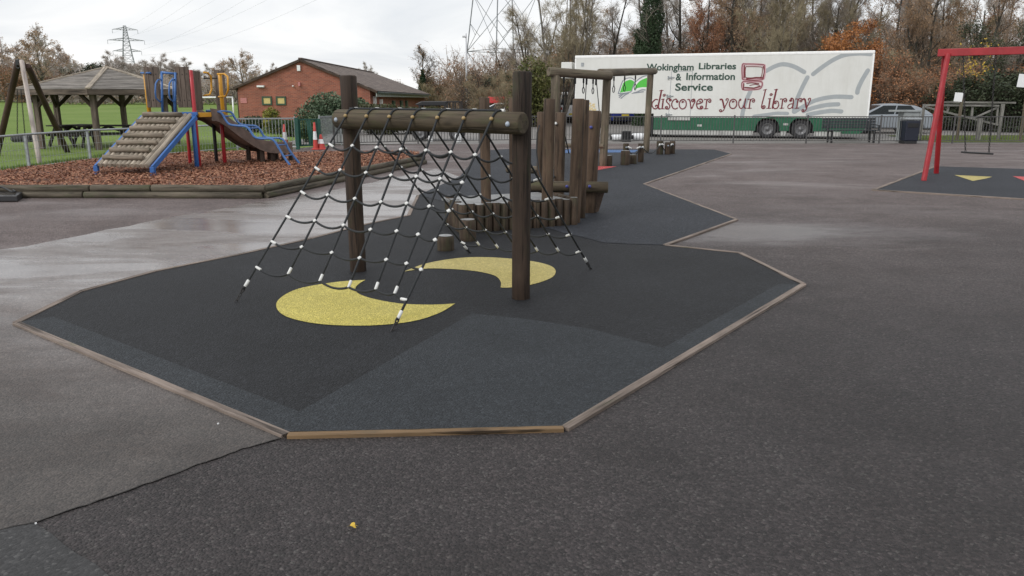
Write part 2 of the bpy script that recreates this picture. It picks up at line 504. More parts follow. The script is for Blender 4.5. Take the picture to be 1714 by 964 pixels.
M['brick'] = None
def trailer_skin():
    t = NT('trailer_side'); p = t.obj()
    st = t.ramp(t.noise(t.mapping(p, (1.6, 1.6, .16)), 1.0, 6, .75), [(.48, 0.0), (.74, .38)])
    bl = t.ramp(t.noise(p, .7, 6, .7), [(.42, 0.0), (.70, .6)])
    col = t.mix(bl, (.66, .66, .63), (.56, .56, .52)); col = t.mix(st, col, (.47, .46, .41))
    t.bump(t.noise(p, 1.1, 3), .10, .02)
    return t.set(color=col, rough=t.ramp(bl, [(0, .34), (1, .5)]))
M['trailer_white'] = trailer_skin()
M['spare_white'] = plain('trailer_white', (.64, .64, .605), .42, var=.05, sc=.7, dirt=(.53, .53, .49))
M['trailer_trim'] = plain('trailer_trim', (.82, .82, .80), .35, var=.05)
M['trailer_green'] = metal_paint('trailer_green', (.016, .105, .052), .4)
M['trailer_lower'] = plain('trailer_grey_rail', (.40, .40, .38), .55, var=.25, sc=3)
M['underside'] = plain('dark_underside', (.015, .015, .016), .8)
M['ink_green'] = plain('dark_green_ink', (.022, .060, .042), .5, var=.1)
M['ink_red'] = plain('dark_red_ink', (.155, .018, .026), .5, var=.15)
M['ink_grey'] = plain('grey_ink', (.335, .36, .37), .5, var=.05)
M['ink_slate'] = plain('slate_ink', (.22, .24, .27), .5, var=.1)
M['ink_book'] = plain('green_ink', (.075, .47, .052), .5, var=.06)
M['ink_pink'] = plain('pale_red_ink', (.52, .32, .34), .5, var=.1)
M['ink_paper'] = plain('paper_ink', (.74, .74, .72), .5, var=.03)
M['ink_tan'] = plain('tan_ink', (.62, .50, .28), .6, var=.3, sc=30)
M['tyre'] = plain('tyre_rubber', (.022, .022, .024), .75)
M['hub'] = plain('grey_hub', (.16, .16, .165), .5, .4)
M['bench'] = metal_paint('bench_slat', (.030, .036, .042), .5)
M['bin'] = metal_paint('bin_navy', (.012, .015, .028), .4)
M['cabinet'] = plain('grey_cabinet', (.28, .30, .30), .6, var=.15, sc=5, dirt=(.18, .19, .17))
M['sign'] = plain('white_sign', (.78, .79, .79), .4, var=.04)
M['sign_pink'] = plain('pink_sign', (.46, .18, .17), .5, var=.25, sc=25)
M['wall_window'] = plain('yellow_blind', (.58, .46, .18), .5, var=.1, sc=20)
M['frame_green'] = metal_paint('window_frame_green', (.035, .075, .045), .5)
M['gutter'] = metal_paint('gutter_green', (.022, .050, .042), .4)
M['fascia'] = plain('pale_fascia', (.34, .38, .35), .5)
M['cone_red'] = plain('cone_red', (.46, .045, .035), .5)
M['cone_white'] = plain('cone_white', (.75, .75, .75), .45)
M['pylon'] = plain('pylon_steel', (.20, .215, .23), .7)
M['wire'] = plain('power_wire', (.34, .36, .38), .7)
M['white_pole'] = plain('white_pole', (.55, .56, .58), .5)
M['seat_black'] = plain('black_swing_rubber', (.015, .015, .016), .6)
M['car_silver'] = plain('silver_paint', (.27, .295, .325), .34, .15, var=.03, sc=1.0)
M['car_blue'] = plain('blue_car_paint', (.022, .035, .20), .3, .1, var=.05)
M['car_white'] = plain('white_car_paint', (.75, .76, .77), .3, var=.04)
M['car_grey'] = plain('grey_car_paint', (.30, .31, .33), .3, .3, var=.05)
M['car_red'] = plain('red_car_paint', (.52, .03, .03), .35, var=.05)
M['car_black'] = plain('black_car_paint', (.014, .014, .016), .4, var=.05)
M['glass'] = plain('dark_car_glass', (.012, .016, .018), .25, var=.1); M['glass'].node_tree.nodes['Principled BSDF'].inputs['Specular IOR Level'].default_value = .25
M['lamp_clear'] = plain('headlamp_lens', (.5, .5, .5), .15)
M['lamp_red'] = plain('tail_lamp', (.30, .012, .012), .25)
M['plate'] = plain('number_plate', (.62, .48, .06), .5)
M['trunk'] = wood('tree_bark', (.060, .050, .038), (.145, .122, .096), green=.25, grain=12, crack=.6)
M['trunk_pale'] = wood('pale_tree_bark', (.11, .095, .078), (.20, .175, .145), green=.3, grain=12, crack=.5)
M['trunk_dark'] = wood('dark_tree_bark', (.028, .025, .020), (.070, .060, .050), green=.3, grain=12, crack=.5)
def twigmat(name, a, b):
    t = NT(name); v = t.attr()
    return t.set(color=t.ramp(t.noise(v, .9, 3), [(.3, a), (.7, b)]), rough=.8, spec=.2)
M['twig_brown'] = twigmat('brown_twigs', (.17, .118, .082), (.30, .22, .155))
M['twig_grey'] = twigmat('grey_twigs', (.20, .17, .14), (.34, .295, .25))
M['twig_olive'] = twigmat('olive_twigs', (.18, .15, .095), (.31, .265, .175))
M['twig_far'] = twigmat('hazed_far_twigs', (.34, .295, .26), (.48, .43, .39))  # distance haze put into the twig colour
M['leaf_far'] = leafy('hazed_brown_leaves', [(.25, .165, .115), (.35, .235, .155), (.44, .31, .21), (.29, .195, .13)])  # brown leaves lightened to stand in for distance haze
M['twig_red'] = twigmat('reddish_twigs', (.21, .105, .07), (.34, .18, .12))
M['twig_dark'] = twigmat('dark_twigs', (.042, .034, .028), (.090, .074, .060))
M['leaf_orange'] = leafy('orange_leaves', [(.19, .075, .024), (.30, .12, .036), (.39, .165, .052), (.24, .095, .032)])
M['leaf_rust'] = leafy('rusty_leaves', [(.18, .082, .042), (.27, .125, .062), (.36, .175, .085), (.22, .10, .052)])
M['leaf_brown'] = leafy('brown_leaves', [(.17, .105, .06), (.26, .16, .09), (.34, .22, .12), (.21, .13, .075)])
M['leaf_ivy'] = leafy('ivy_leaves', [(.014, .028, .012), (.026, .048, .020), (.042, .068, .030), (.020, .036, .016)])
M['leaf_dark'] = leafy('dark_evergreen_leaves', [(.016, .026, .014), (.032, .046, .022), (.055, .068, .034), (.022, .032, .018)])
M['leaf_green'] = leafy('green_leaves', [(.030, .052, .018), (.052, .085, .028), (.085, .12, .045), (.040, .064, .024)])
M['leaf_laurel'] = leafy('laurel_leaves', [(.045, .075, .045), (.075, .115, .065), (.13, .165, .10), (.055, .085, .05)])
M['leaf_lime'] = leafy('yellow_green_leaves', [(.10, .11, .02), (.18, .18, .03), (.27, .245, .045), (.125, .13, .022)])
M['leaf_olive'] = leafy('olive_green_leaves', [(.045, .055, .018), (.08, .09, .026), (.125, .125, .036), (.055, .065, .02)])
M['leaf_gold'] = leafy('golden_leaves', [(.34, .20, .02), (.48, .31, .035), (.56, .40, .06), (.38, .25, .03)])
M['leaf_hedge'] = leafy('hedge_leaves', [(.032, .040, .018), (.055, .062, .026), (.085, .085, .04), (.07, .06, .03)])
M['chip'] = leafy('bark_chip', [(.125, .045, .025), (.215, .085, .047), (.31, .145, .085), (.18, .066, .037), (.40, .22, .135), (.25, .10, .054)], .7)
M['blade'] = leafy('grass_blade', [(.050, .090, .014), (.085, .14, .022), (.12, .18, .035), (.10, .12, .04)])
def mk():
    t = NT('grass_field'); p = t.pos()
    n = t.noise(p, .10, 6, .6); m = t.noise(t.mapping(p, (.35, 1.4, 1)), 1.0, 6, .7); f = t.noise(p, 18, 5, .75)
    col = t.ramp(t.math('ADD', t.math('MULTIPLY', n, .5), t.math('MULTIPLY', m, .5)), [(.36, (.105, .165, .030)), (.54, (.150, .215, .048)), (.72, (.19, .225, .075))])
    col = t.mix(1.0, col, t.ramp(f, [(.3, .66), (.7, 1.3)]), 'MULTIPLY')
    t.bump(f, .6, .04)
    M['grass'] = t.set(color=col, rough=.85, spec=.15)
    t = NT('verge_grass'); p = t.pos()
    n = t.noise(p, .8, 6, .65); f = t.noise(p, 22, 5, .75)
    col = t.ramp(n, [(.36, (.085, .070, .035)), (.52, (.10, .115, .032)), (.70, (.13, .155, .045))])
    col = t.mix(1.0, col, t.ramp(f, [(.3, .6), (.7, 1.3)]), 'MULTIPLY')
    t.bump(f, .6, .04)
    M['verge'] = t.set(color=col, rough=.85, spec=.15)
    t = NT('bark_bed'); p = t.pos()
    v = t.voro(t.mapping(p, (18, 40, 20), (0, 0, .6)), 1.0, 'Color'); sv = t.n.new('ShaderNodeSeparateColor'); t.l.new(v, sv.inputs[0])
    col = t.ramp(sv.outputs[0], [(0, (.06, .027, .018)), (.5, (.14, .062, .04)), (1, (.24, .125, .08))])
    t.bump(sv.outputs[1], .8, .03)
    M['bark_bed'] = t.set(color=col, rough=.8)
    t = NT('red_brick'); v = t.attr()
    b = t.n.new('ShaderNodeTexBrick'); t.l.new(v, b.inputs['Vector'])
    b.inputs['Color1'].default_value = (.33, .095, .055, 1); b.inputs['Color2'].default_value = (.205, .055, .036, 1)
    b.inputs['Mortar'].default_value = (.27, .15, .11, 1); b.inputs['Scale'].default_value = 1.0
    b.inputs['Brick Width'].default_value = .225; b.inputs['Row Height'].default_value = .075
    b.inputs['Mortar Size'].default_value = .012; b.inputs['Bias'].default_value = -.1
    col = t.mix(1.0, b.outputs['Color'], t.ramp(t.noise(v, 1.3, 6, .65), [(.3, .78), (.7, 1.2)]), 'MULTIPLY')
    t.bump(b.outputs['Fac'], -.4, .01)
    M['brick'] = t.set(color=col, rough=.85)
    t = NT('roof_tiles'); v = t.attr()
    b = t.n.new('ShaderNodeTexBrick'); t.l.new(v, b.inputs['Vector'])
    b.inputs['Color1'].default_value = (.125, .088, .070, 1); b.inputs['Color2'].default_value = (.23, .175, .145, 1)
    b.inputs['Mortar'].default_value = (.022, .018, .016, 1); b.inputs['Scale'].default_value = 1.0
    b.inputs['Brick Width'].default_value = .33; b.inputs['Row Height'].default_value = .30
    b.inputs['Mortar Size'].default_value = .045; b.inputs['Mortar Smooth'].default_value = .6
    col = t.mix(1.0, b.outputs['Color'], t.ramp(t.noise(v, .8, 6, .7), [(.3, .65), (.7, 1.3)]), 'MULTIPLY')
    t.bump(b.outputs['Fac'], -.6, .03)
    M['tiles'] = t.set(color=col, rough=.8)
mk()
# ------------------------------------------------------------------ ground
def sstep(a, b, x):
    t = min(1, max(0, (x - a) / (b - a))); return t * t * (3 - 2 * t)
def terrain(x, y):
    r = max(0, min(y, 420) - 42)
    return -0.03 + sstep(-2, -14, x) * 0.0105 * r
def build_ground():
    xs = [-900, -600, -400, -260, -180, -130, -100, -80, -60, -48, -38, -30, -24, -19, -16, -14, -12, -10, -8, -6, -4, -2, 0, 10, 20, 30, 50, 80, 130, 220, 400, 900]
    ys = [-40, -20, 0, 20, 30, 40, 45, 50, 60, 70, 85, 100, 120, 150, 180, 220, 280, 350, 420, 600, 900, 1400]
    mb = MB(); vs = [(x, y, terrain(x, y)) for y in ys for x in xs]; n = len(xs)
    fs = [(j * n + i, j * n + i + 1, (j + 1) * n + i + 1, (j + 1) * n + i) for j in range(len(ys) - 1) for i in range(n - 1)]
    mb.add(vs, fs, None, 0, True)
    setting('grass_field', mb, M['grass'], label='wide green playing field rising gently to the far trees')
build_ground()
def sheet(name, pts, z, mat, kind='structure', label=None):
    mb = MB(); mb.poly([Vector((p[0], p[1], z)) for p in pts]); return setting(name, mb, mat, kind, label)
def gpts(*px): return [G(*p) for p in px]
def wobble(pts, step=.25, amp=.02, closed=True, seed=3):
    o = []; n = len(pts)
    for i in range(n if closed else n - 1):
        a, b = Vector(pts[i]), Vector(pts[(i + 1) % n]); d = b - a; k = max(1, int(d.length / step))
        nr = Vector((-d.y, d.x, 0)).normalized()
        for j in range(k):
            p = a + d * (j / k)
            o.append(p + nr * (amp * mnoise.noise((p.x * 3 + seed, p.y * 3, seed))) if j else p)
    if not closed: o.append(Vector(pts[-1]))
    return o
# the whole play area, and the car park beyond the railings
FENCE_PX = [(-40, 300), (50, 285), (152, 271), (255, 263), (330, 257), (400, 251), (497, 248)]
mb = t = None
def mixed_asphalt():
    """one tarmac sheet, coloured dark near the net and paler brown farther off to imitate low-angle sheen, blended unevenly"""
    t = NT('playground_tarmac'); p = t.pos()
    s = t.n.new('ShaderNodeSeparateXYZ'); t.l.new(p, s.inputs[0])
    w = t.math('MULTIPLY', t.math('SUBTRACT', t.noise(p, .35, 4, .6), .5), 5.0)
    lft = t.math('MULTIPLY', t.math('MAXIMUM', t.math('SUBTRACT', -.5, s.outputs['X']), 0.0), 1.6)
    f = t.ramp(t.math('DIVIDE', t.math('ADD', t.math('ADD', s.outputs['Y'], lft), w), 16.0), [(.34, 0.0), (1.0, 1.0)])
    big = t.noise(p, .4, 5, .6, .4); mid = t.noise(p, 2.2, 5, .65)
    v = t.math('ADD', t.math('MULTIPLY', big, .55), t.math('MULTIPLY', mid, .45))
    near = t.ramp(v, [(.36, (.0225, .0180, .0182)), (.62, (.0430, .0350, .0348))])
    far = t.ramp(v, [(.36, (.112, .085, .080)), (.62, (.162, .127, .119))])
    col = t.mix(f, near, far)  # grazing sheen mixed into the base colour: dark near, paler far
    st = t.voro(p, 82, 'Color'); sv = t.n.new('ShaderNodeSeparateColor'); t.l.new(st, sv.inputs[0])
    col = t.mix(1.0, col, t.ramp(sv.outputs[0], [(0, .42), (.5, .90), (.85, 1.25), (1, 1.9)]), 'MULTIPLY')
    col = t.mix(t.ramp(sv.outputs[1], [(.92, 0.0), (.98, .32)]), col, (.17, .16, .15))
    fine = t.noise(p, 150, 4, .75)
    col = t.mix(1.0, col, t.ramp(fine, [(.3, .45), (.7, 1.5)]), 'MULTIPLY')
    st2 = t.ramp(t.noise(p, .8, 7, .72, .4), [(.46, 0.0), (.64, .9)])
    col = t.mix(st2, col, t.mix(1.0, col, (.66, .62, .60), 'MULTIPLY'))
    # damp patches
    sw = t.noise(t.mapping(p, (.5, 1.3, 1), (0, 0, .2), (3.1, .4, 0)), .55, 5, .55, .4)
    wm = t.math('MULTIPLY', t.ramp(sw, [(.48, 0.0), (.66, .6)]), f)
    c = G(1300, 388); vm = t.n.new('ShaderNodeVectorMath'); vm.operation = 'LENGTH'
    t.l.new(t.mapping(p, (1 / 2.3, 1 / 1.25, 0), (0, 0, 0), (-c.x / 2.3, -c.y / 1.25, 0)), vm.inputs[0])
    pud = t.ramp(t.math('ADD', vm.outputs['Value'], t.math('MULTIPLY', t.math('SUBTRACT', t.noise(t.mapping(p, (.6, 1.5, 1)), 1.0, 5, .65), .5), 1.5)), [(.35, 1.0), (1.0, 0.0)])
    wm = t.math('MAXIMUM', wm, t.math('MULTIPLY', pud, .95))
    rr = t.mix(wm, t.ramp(fine, [(.3, .60), (.7, .85)]), (.26, .26, .26))
    h = t.math('ADD', t.math('MULTIPLY', t.voro(p, 82, 'Distance'), -1.2), t.math('MULTIPLY', fine, .5))
    t.bump(t.math('MULTIPLY', h, t.math('SUBTRACT', 1.0, t.math('MULTIPLY', wm, .9))), .9, .010)
    return t.set(color=col, rough=rr, spec=.5)
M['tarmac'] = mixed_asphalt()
fl = [G(*p) for p in FENCE_PX]
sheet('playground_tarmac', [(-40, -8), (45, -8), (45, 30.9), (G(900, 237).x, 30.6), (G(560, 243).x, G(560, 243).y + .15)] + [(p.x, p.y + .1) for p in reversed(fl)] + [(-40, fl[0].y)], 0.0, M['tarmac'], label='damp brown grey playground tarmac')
sheet('car_park', [(-9.0, 30.2), (45, 31.3), (60, 64), (-9, 64)], -0.004, M['carpark'], label='pale car park beyond the railings')
sheet('grass_verge', [(16.6, 31.4), (40, 31.4), (48, 38.5), (17.5, 37.5)], 0.012, M['verge'], label='mossy grass verge behind the railings')
# older ground on the left, with the tarmac crack as its border
crack_px = [(-60, 905), (0, 888), (60, 876), (150, 845), (240, 812), (330, 778), (405, 752), (478, 732)]
crack = wobble([G(*p) for p in crack_px], .035, .018, False)
for _i, _p in enumerate(crack): _p += Vector((.006 * mnoise.noise((_p.x * 22, _p.y * 22, 2)), .007 * mnoise.noise((_p.x * 19, _p.y * 19, 6)), 0))
RUB_PX = [(27, 543), (135, 490), (260, 456), (400, 428), (520, 401), (612, 377), (684, 362), (700, 328), (770, 296), (806, 253), (850, 250), (1000, 250), (1195, 251), (1224, 258),
          (1078, 309), (1233, 369), (1113, 412), (1238, 425), (1345, 478), (945, 721), (480, 732)]
RUB = [G(*p) for p in RUB_PX]
left_edge = [RUB[20], RUB[0], RUB[1], RUB[2], RUB[3], RUB[4], RUB[5], RUB[6]]
wet_line = wobble([G(*p) for p in [(730, 283), (560, 318), (390, 346), (266, 368), (44, 413), (-120, 432)]], .3, .10, False)
def left_asphalt():
    """worn brown tarmac, wet farther back, with the wet sheen also lightened into its colour: one sheet, no drawn border between dry and wet"""
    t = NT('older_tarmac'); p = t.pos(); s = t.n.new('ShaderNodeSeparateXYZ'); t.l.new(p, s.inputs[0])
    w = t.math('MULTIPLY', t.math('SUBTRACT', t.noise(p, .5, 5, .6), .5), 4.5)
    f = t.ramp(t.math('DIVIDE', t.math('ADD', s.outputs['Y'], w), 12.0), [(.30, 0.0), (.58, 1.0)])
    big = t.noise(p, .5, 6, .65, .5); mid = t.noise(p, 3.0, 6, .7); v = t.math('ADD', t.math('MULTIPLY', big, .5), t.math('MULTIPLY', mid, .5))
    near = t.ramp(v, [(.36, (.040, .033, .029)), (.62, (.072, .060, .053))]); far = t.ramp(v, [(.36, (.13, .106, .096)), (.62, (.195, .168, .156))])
    col = t.mix(f, near, far)  # far tone lightened to paint in the sheen of the wet part
    st = t.voro(p, 85, 'Color'); sv = t.n.new('ShaderNodeSeparateColor'); t.l.new(st, sv.inputs[0]); fine = t.noise(p, 150, 4, .75)
    col = t.mix(1.0, col, t.ramp(sv.outputs[0], [(0, .6), (.5, .95), (.85, 1.15), (1, 1.45)]), 'MULTIPLY'); col = t.mix(1.0, col, t.ramp(fine, [(.3, .6), (.7, 1.35)]), 'MULTIPLY')
    col = t.mix(t.ramp(t.noise(t.mapping(p, (.6, 1.6, 1), (0, 0, .5)), 1.1, 7, .7, .4), [(.46, 0.0), (.62, .85)]), col, t.mix(1.0, col, (.62, .54, .50), 'MULTIPLY'))
    col = t.mix(t.ramp(t.noise(p, 1.7, 6, .7), [(.60, 0.0), (.74, .35)]), col, (.05, .052, .034))
    sw = t.noise(t.mapping(p, (.45, 1.4, 1), (0, 0, .45)), .75, 6, .6, .6); wm = t.math('MULTIPLY', t.ramp(sw, [(.34, .3), (.54, 1.0)]), f)
    rr = t.mix(wm, t.ramp(fine, [(.3, .62), (.7, .85)]), (.20, .20, .20))
    h = t.math('ADD', t.math('MULTIPLY', t.voro(p, 85, 'Distance'), -.8), t.math('MULTIPLY', fine, .5)); t.bump(t.math('MULTIPLY', h, t.math('SUBTRACT', 1.0, t.math('MULTIPLY', wm, .96))), .8, .008)
    return t.set(color=col, rough=rr, spec=.75)
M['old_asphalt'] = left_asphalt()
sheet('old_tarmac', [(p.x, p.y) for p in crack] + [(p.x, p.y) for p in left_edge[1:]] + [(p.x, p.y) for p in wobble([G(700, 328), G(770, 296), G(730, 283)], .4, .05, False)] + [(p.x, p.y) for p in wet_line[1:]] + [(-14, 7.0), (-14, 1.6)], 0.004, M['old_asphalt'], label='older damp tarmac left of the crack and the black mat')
mb = MB()
for i in range(len(crack) - 1):
    a, b = crack[i], crack[i + 1]; d = (b - a).normalized(); n = Vector((-d.y, d.x, 0))
    wa = .0012 + .008 * max(0, mnoise.noise((a.x * 5, a.y * 5, 1)) + .05 + .4 * mnoise.noise((a.x * 31, a.y * 31, 1))); wb = .0012 + .008 * max(0, mnoise.noise((b.x * 5, b.y * 5, 1)) + .05 + .4 * mnoise.noise((b.x * 31, b.y * 31, 1)))
    mb.poly([(a - n * wa).to_tuple()[:2] + (.0065,), (b - n * wb).to_tuple()[:2] + (.0065,), (b + n * wb).to_tuple()[:2] + (.0065,), (a + n * wa).to_tuple()[:2] + (.0065,)])
setting('tarmac_crack', mb, M['joint'], label='long dark crack across the tarmac')
pp = wobble([G(-80, 900), G(58, 877), G(110, 915), G(160, 945), G(215, 990), G(-60, 1010)], .1, .03)
sheet('tarmac_patch', [(p.x, p.y) for p in pp], 0.0035, M['patch_asphalt'], label='smooth dark tarmac patch in the near left corner')
# ------------------------------------------------------------------ black safety surfacing
mat_pts = [(p.x, p.y) for p in RUB]
sheet('safety_surface', mat_pts, 0.012, M['rubber'], label='black rubber safety surface with zigzag edge')
far_px = [(700, 328), (770, 296), (806, 253), (850, 250), (1000, 250), (1195, 251), (1224, 258), (1078, 309), (1233, 369), (1113, 412), (1010, 408), (900, 380), (800, 352)]
fpt = [G(*p) for p in far_px]
ins = lambda pts, k=.03: [(p[0], p[1]) for p in pts]
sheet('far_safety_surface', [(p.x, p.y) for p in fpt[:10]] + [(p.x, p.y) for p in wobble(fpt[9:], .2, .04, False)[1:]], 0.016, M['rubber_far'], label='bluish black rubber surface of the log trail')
sheet('worn_surface_patch', [(p.x, p.y) for p in gpts((488, 701), (790, 528), (880, 537), (990, 554), (1113, 587), (1112, 620), (946, 719), (482, 727))], 0.016, M['rubber_grey'], label='paler grey rubber patch at the near end')
def band(name, a, b, c, d, z, m, lab): sheet(name, [(p.x, p.y) for p in gpts(a, b, c, d)], z, m, label=lab)
band('worn_surface_edge', (29, 543), (90, 533), (500, 693), (481, 727), .0165, M['rubber_grey'], 'paler rubber strip along the left edge')
band('worn_surface_edge', (1113, 584), (1303, 478), (1344, 479), (1112, 620), .0155, M['rubber_grey'], 'paler rubber strip along the right edge')
def spline(px, n=8, closed=False):
    pts = [Vector((p[0], p[1])) for p in px]; o = []; N = len(pts)
    rngi = range(N if closed else N - 1)
    for i in rngi:
        p0 = pts[(i - 1) % N] if closed or i > 0 else pts[0]; p1 = pts[i]; p2 = pts[(i + 1) % N]
        p3 = pts[(i + 2) % N] if closed or i + 2 < N else pts[-1]
        for k in range(n):
            t = k / n
            o.append(.5 * ((2 * p1) + (-p0 + p2) * t + (2 * p0 - 5 * p1 + 4 * p2 - p3) * t * t + (-p0 + 3 * p1 - 3 * p2 + p3) * t ** 3))
    if not closed: o.append(pts[-1])
    return o
def gcurve(px, n=8): return [G(p[0], p[1]) for p in spline(px, n)]
cf = gcurve([(612, 471), (560, 475), (500, 486), (468, 503), (464, 520), (485, 535), (540, 546), (620, 548), (690, 541), (735, 527), (762, 511)])
cf2 = gcurve([(762, 511), (720, 513), (670, 511), (625, 503), (600, 494), (595, 485), (602, 477), (612, 471)])
sheet('yellow_crescent', [(p.x, p.y) for p in cf + cf2[1:-1]], 0.0162, M['yellow'], label='near yellow crescent inlaid in the black mat')
cr1 = gcurve([(676, 457), (715, 443), (770, 434), (820, 433), (880, 438), (918, 446), (930, 456), (922, 468), (890, 479), (855, 484), (838, 484)])
cr2 = gcurve([(838, 484), (838, 474), (828, 464), (800, 457), (760, 453), (715, 452), (676, 457)])
sheet('yellow_crescent', [(p.x, p.y) for p in cr1 + cr2[1:-1]], 0.0162, M['pale_yellow'], label='far pale yellow crescent behind the net')
sheet('red_triangle', [(p.x, p.y) for p in gpts((985, 279), (1032, 280), (968, 292), (960, 286))], .0205, M['red_mat'], label='red rubber triangle by the leaning log beam')
sheet('blue_mat_patch', [(p.x, p.y) for p in gpts((935, 257), (1062, 256), (1068, 252), (950, 251))], .0205, M['blue_mat'], label='blue rubber patch under the hanging ropes')
# swing mat
SW = gpts((1462, 319), (1567, 279), (1900, 289), (1900, 346))
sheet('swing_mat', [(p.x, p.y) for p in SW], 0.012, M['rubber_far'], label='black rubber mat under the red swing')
sheet('yellow_kite_marking', [(p.x, p.y) for p in gpts((1597, 294), (1661, 297), (1650, 300), (1628, 304))], .0165, M['pale_yellow'], label='yellow kite shape inlaid under the swing seat')
sheet('pink_kite_marking', [(p.x, p.y) for p in gpts((1695, 296), (1768, 299), (1750, 303), (1722, 307))], .0165, M['red_mat'], label='pink kite shape at the mat right edge')
# timber edging boards: each its own board
BRD = [(20, 0, 'edging', 'long weathered edging board along the left side of the black mat'),
       (0, 1, 'edging', 'short weathered edging board at the left tip of the black mat'),
       (1, 3, 'edging', 'thin edging board running from the left tip towards the net'),
       (3, 6, 'edging', 'thin edging board behind the net posts beside wet tarmac'),
       (6, 7, 'edging', 'short pale edging board seen through the net'),
       (13, 14, 'edging', 'far pale edging board from the mat far tip to the notch'),
       (14, 15, 'edging', 'pale edging board from the notch to the middle point'),
       (15, 16, 'edging', 'pale edging board beside the shining wet patch'),
       (16, 17, 'edging', 'short edging board at the inner right notch'),
       (17, 18, 'edging', 'edging board leading to the mat right tip'),
       (18, 19, 'edging', 'long split edging board along the near right side'),
       (19, 20, 'edging_tan', 'tan edging board across the near end of the black mat')]
cen = Vector((0.3, 7.5, 0))
for a, b, m, lab in BRD:
    mb = MB()
    idx = [a, b] if (b - a) in (1, -20) else list(range(a, b + 1))
    for i, j in zip(idx, idx[1:]):
        A, B = RUB[i].copy(), RUB[j].copy(); d = (B - A).normalized(); n = Vector((-d.y, d.x, 0))
        A += d * .006; B -= d * .006
        w = .052 if m == 'edging' else .046; zt = .019
        # outline with slightly worn sides
        k = max(2, int((B - A).length / .35)); L = []; Rr = []
        for q in range(k + 1):
            p = A + (B - A) * (q / k)
            L.append(p + n * (w / 2 + .004 * mnoise.noise((p.x * 2, p.y * 2, 4)))); Rr.append(p - n * (w / 2 + .004 * mnoise.noise((p.x * 2, p.y * 2, 8))))
        ring = L + list(reversed(Rr)); N = len(ring)
        off = rng.random() * 20
        def uv(p, z): return ((p - A).dot(n) + off, z + off, (p - A).dot(d) + off)
        vs = [(p.x, p.y, -.02) for p in ring] + [(p.x, p.y, zt) for p in ring]
        ws = [uv(p, 0) for p in ring] + [uv(p, zt) for p in ring]
        for q in range(k):      # top in strips
            mb.add([], [], None)
        b0 = len(mb.v); mb.v += vs; mb.w += ws
        for q in range(k):
            mb.f.append((b0 + N + q, b0 + N + q + 1, b0 + N + N - 2 - q, b0 + N + N - 1 - q)); mb.m.append(0); mb.sm.append(False)
        for q in range(N):
            r = (q + 1) % N
            mb.f.append((b0 + q, b0 + r, b0 + N + r, b0 + N + q)); mb.m.append(0); mb.sm.append(False)
    single('edging_board', mb, M[m], lab, 'edging board', 'timber edging boards round the black mat')
mbx = [((1462, 319), (1567, 279), 'pale edging board along the left side of the swing mat'), ((1462, 319), (1900, 346), 'pale edging board along the near side of the swing mat')]
for a, b, lab in mbx:
    mb = MB(); A, B = G(*a), G(*b); mb.bar(A + Vector((0, 0, .004)), B + Vector((0, 0, .004)), .07, .036)
    single('edging_board', mb, M['edging'], lab, 'edging board', 'timber edging boards round the swing mat')
# a fallen leaf and specks of litter
def leaf(px, py, s, mat, lab, rz=.4):
    c = G(px, py, .012); mb = MB(); pts = []
    for k in range(14):
        a = 2 * math.pi * k / 14; r = s * (1 - .28 * math.cos(3 * a) + .1 * math.sin(5 * a))
        pts.append((c.x + math.cos(a + rz) * r * 1.2, c.y + math.sin(a + rz) * r, c.z + .006 * math.sin(2 * a) + .004))
    mb.add([tuple(c + Vector((0, 0, .002)))] + pts, [(0, 1 + i, 1 + (i + 1) % 14) for i in range(14)], [(.5, 0, 0)] * 15)
    a = c + Vector((s, 0, .006)); mb.tube([a, a + Vector((s * .7, -s * .5, 0))], .0012, 4)
    return single('fallen_leaf', mb, mat, lab, 'leaf', loc=c)
leaf(589, 881, .014, M['leaf_gold'], 'small yellow fallen leaf lying alone on the near tarmac')
def litter(px, py, s, lab):
    c = G(px, py, .008); mb = MB(); mb.box(c, (s, s * .6, .006), Matrix.Rotation(.5, 3, 'Z'))
    single('litter_scrap', mb, M['sign'], lab, 'litter', loc=c)
litter(365, 709, .009, 'white litter scrap left of the black mat near corner')
litter(60, 876, .007, 'tiny white litter scrap at the end of the crack')
litter(100, 549, .007, 'tiny white litter scrap near the mat left tip')
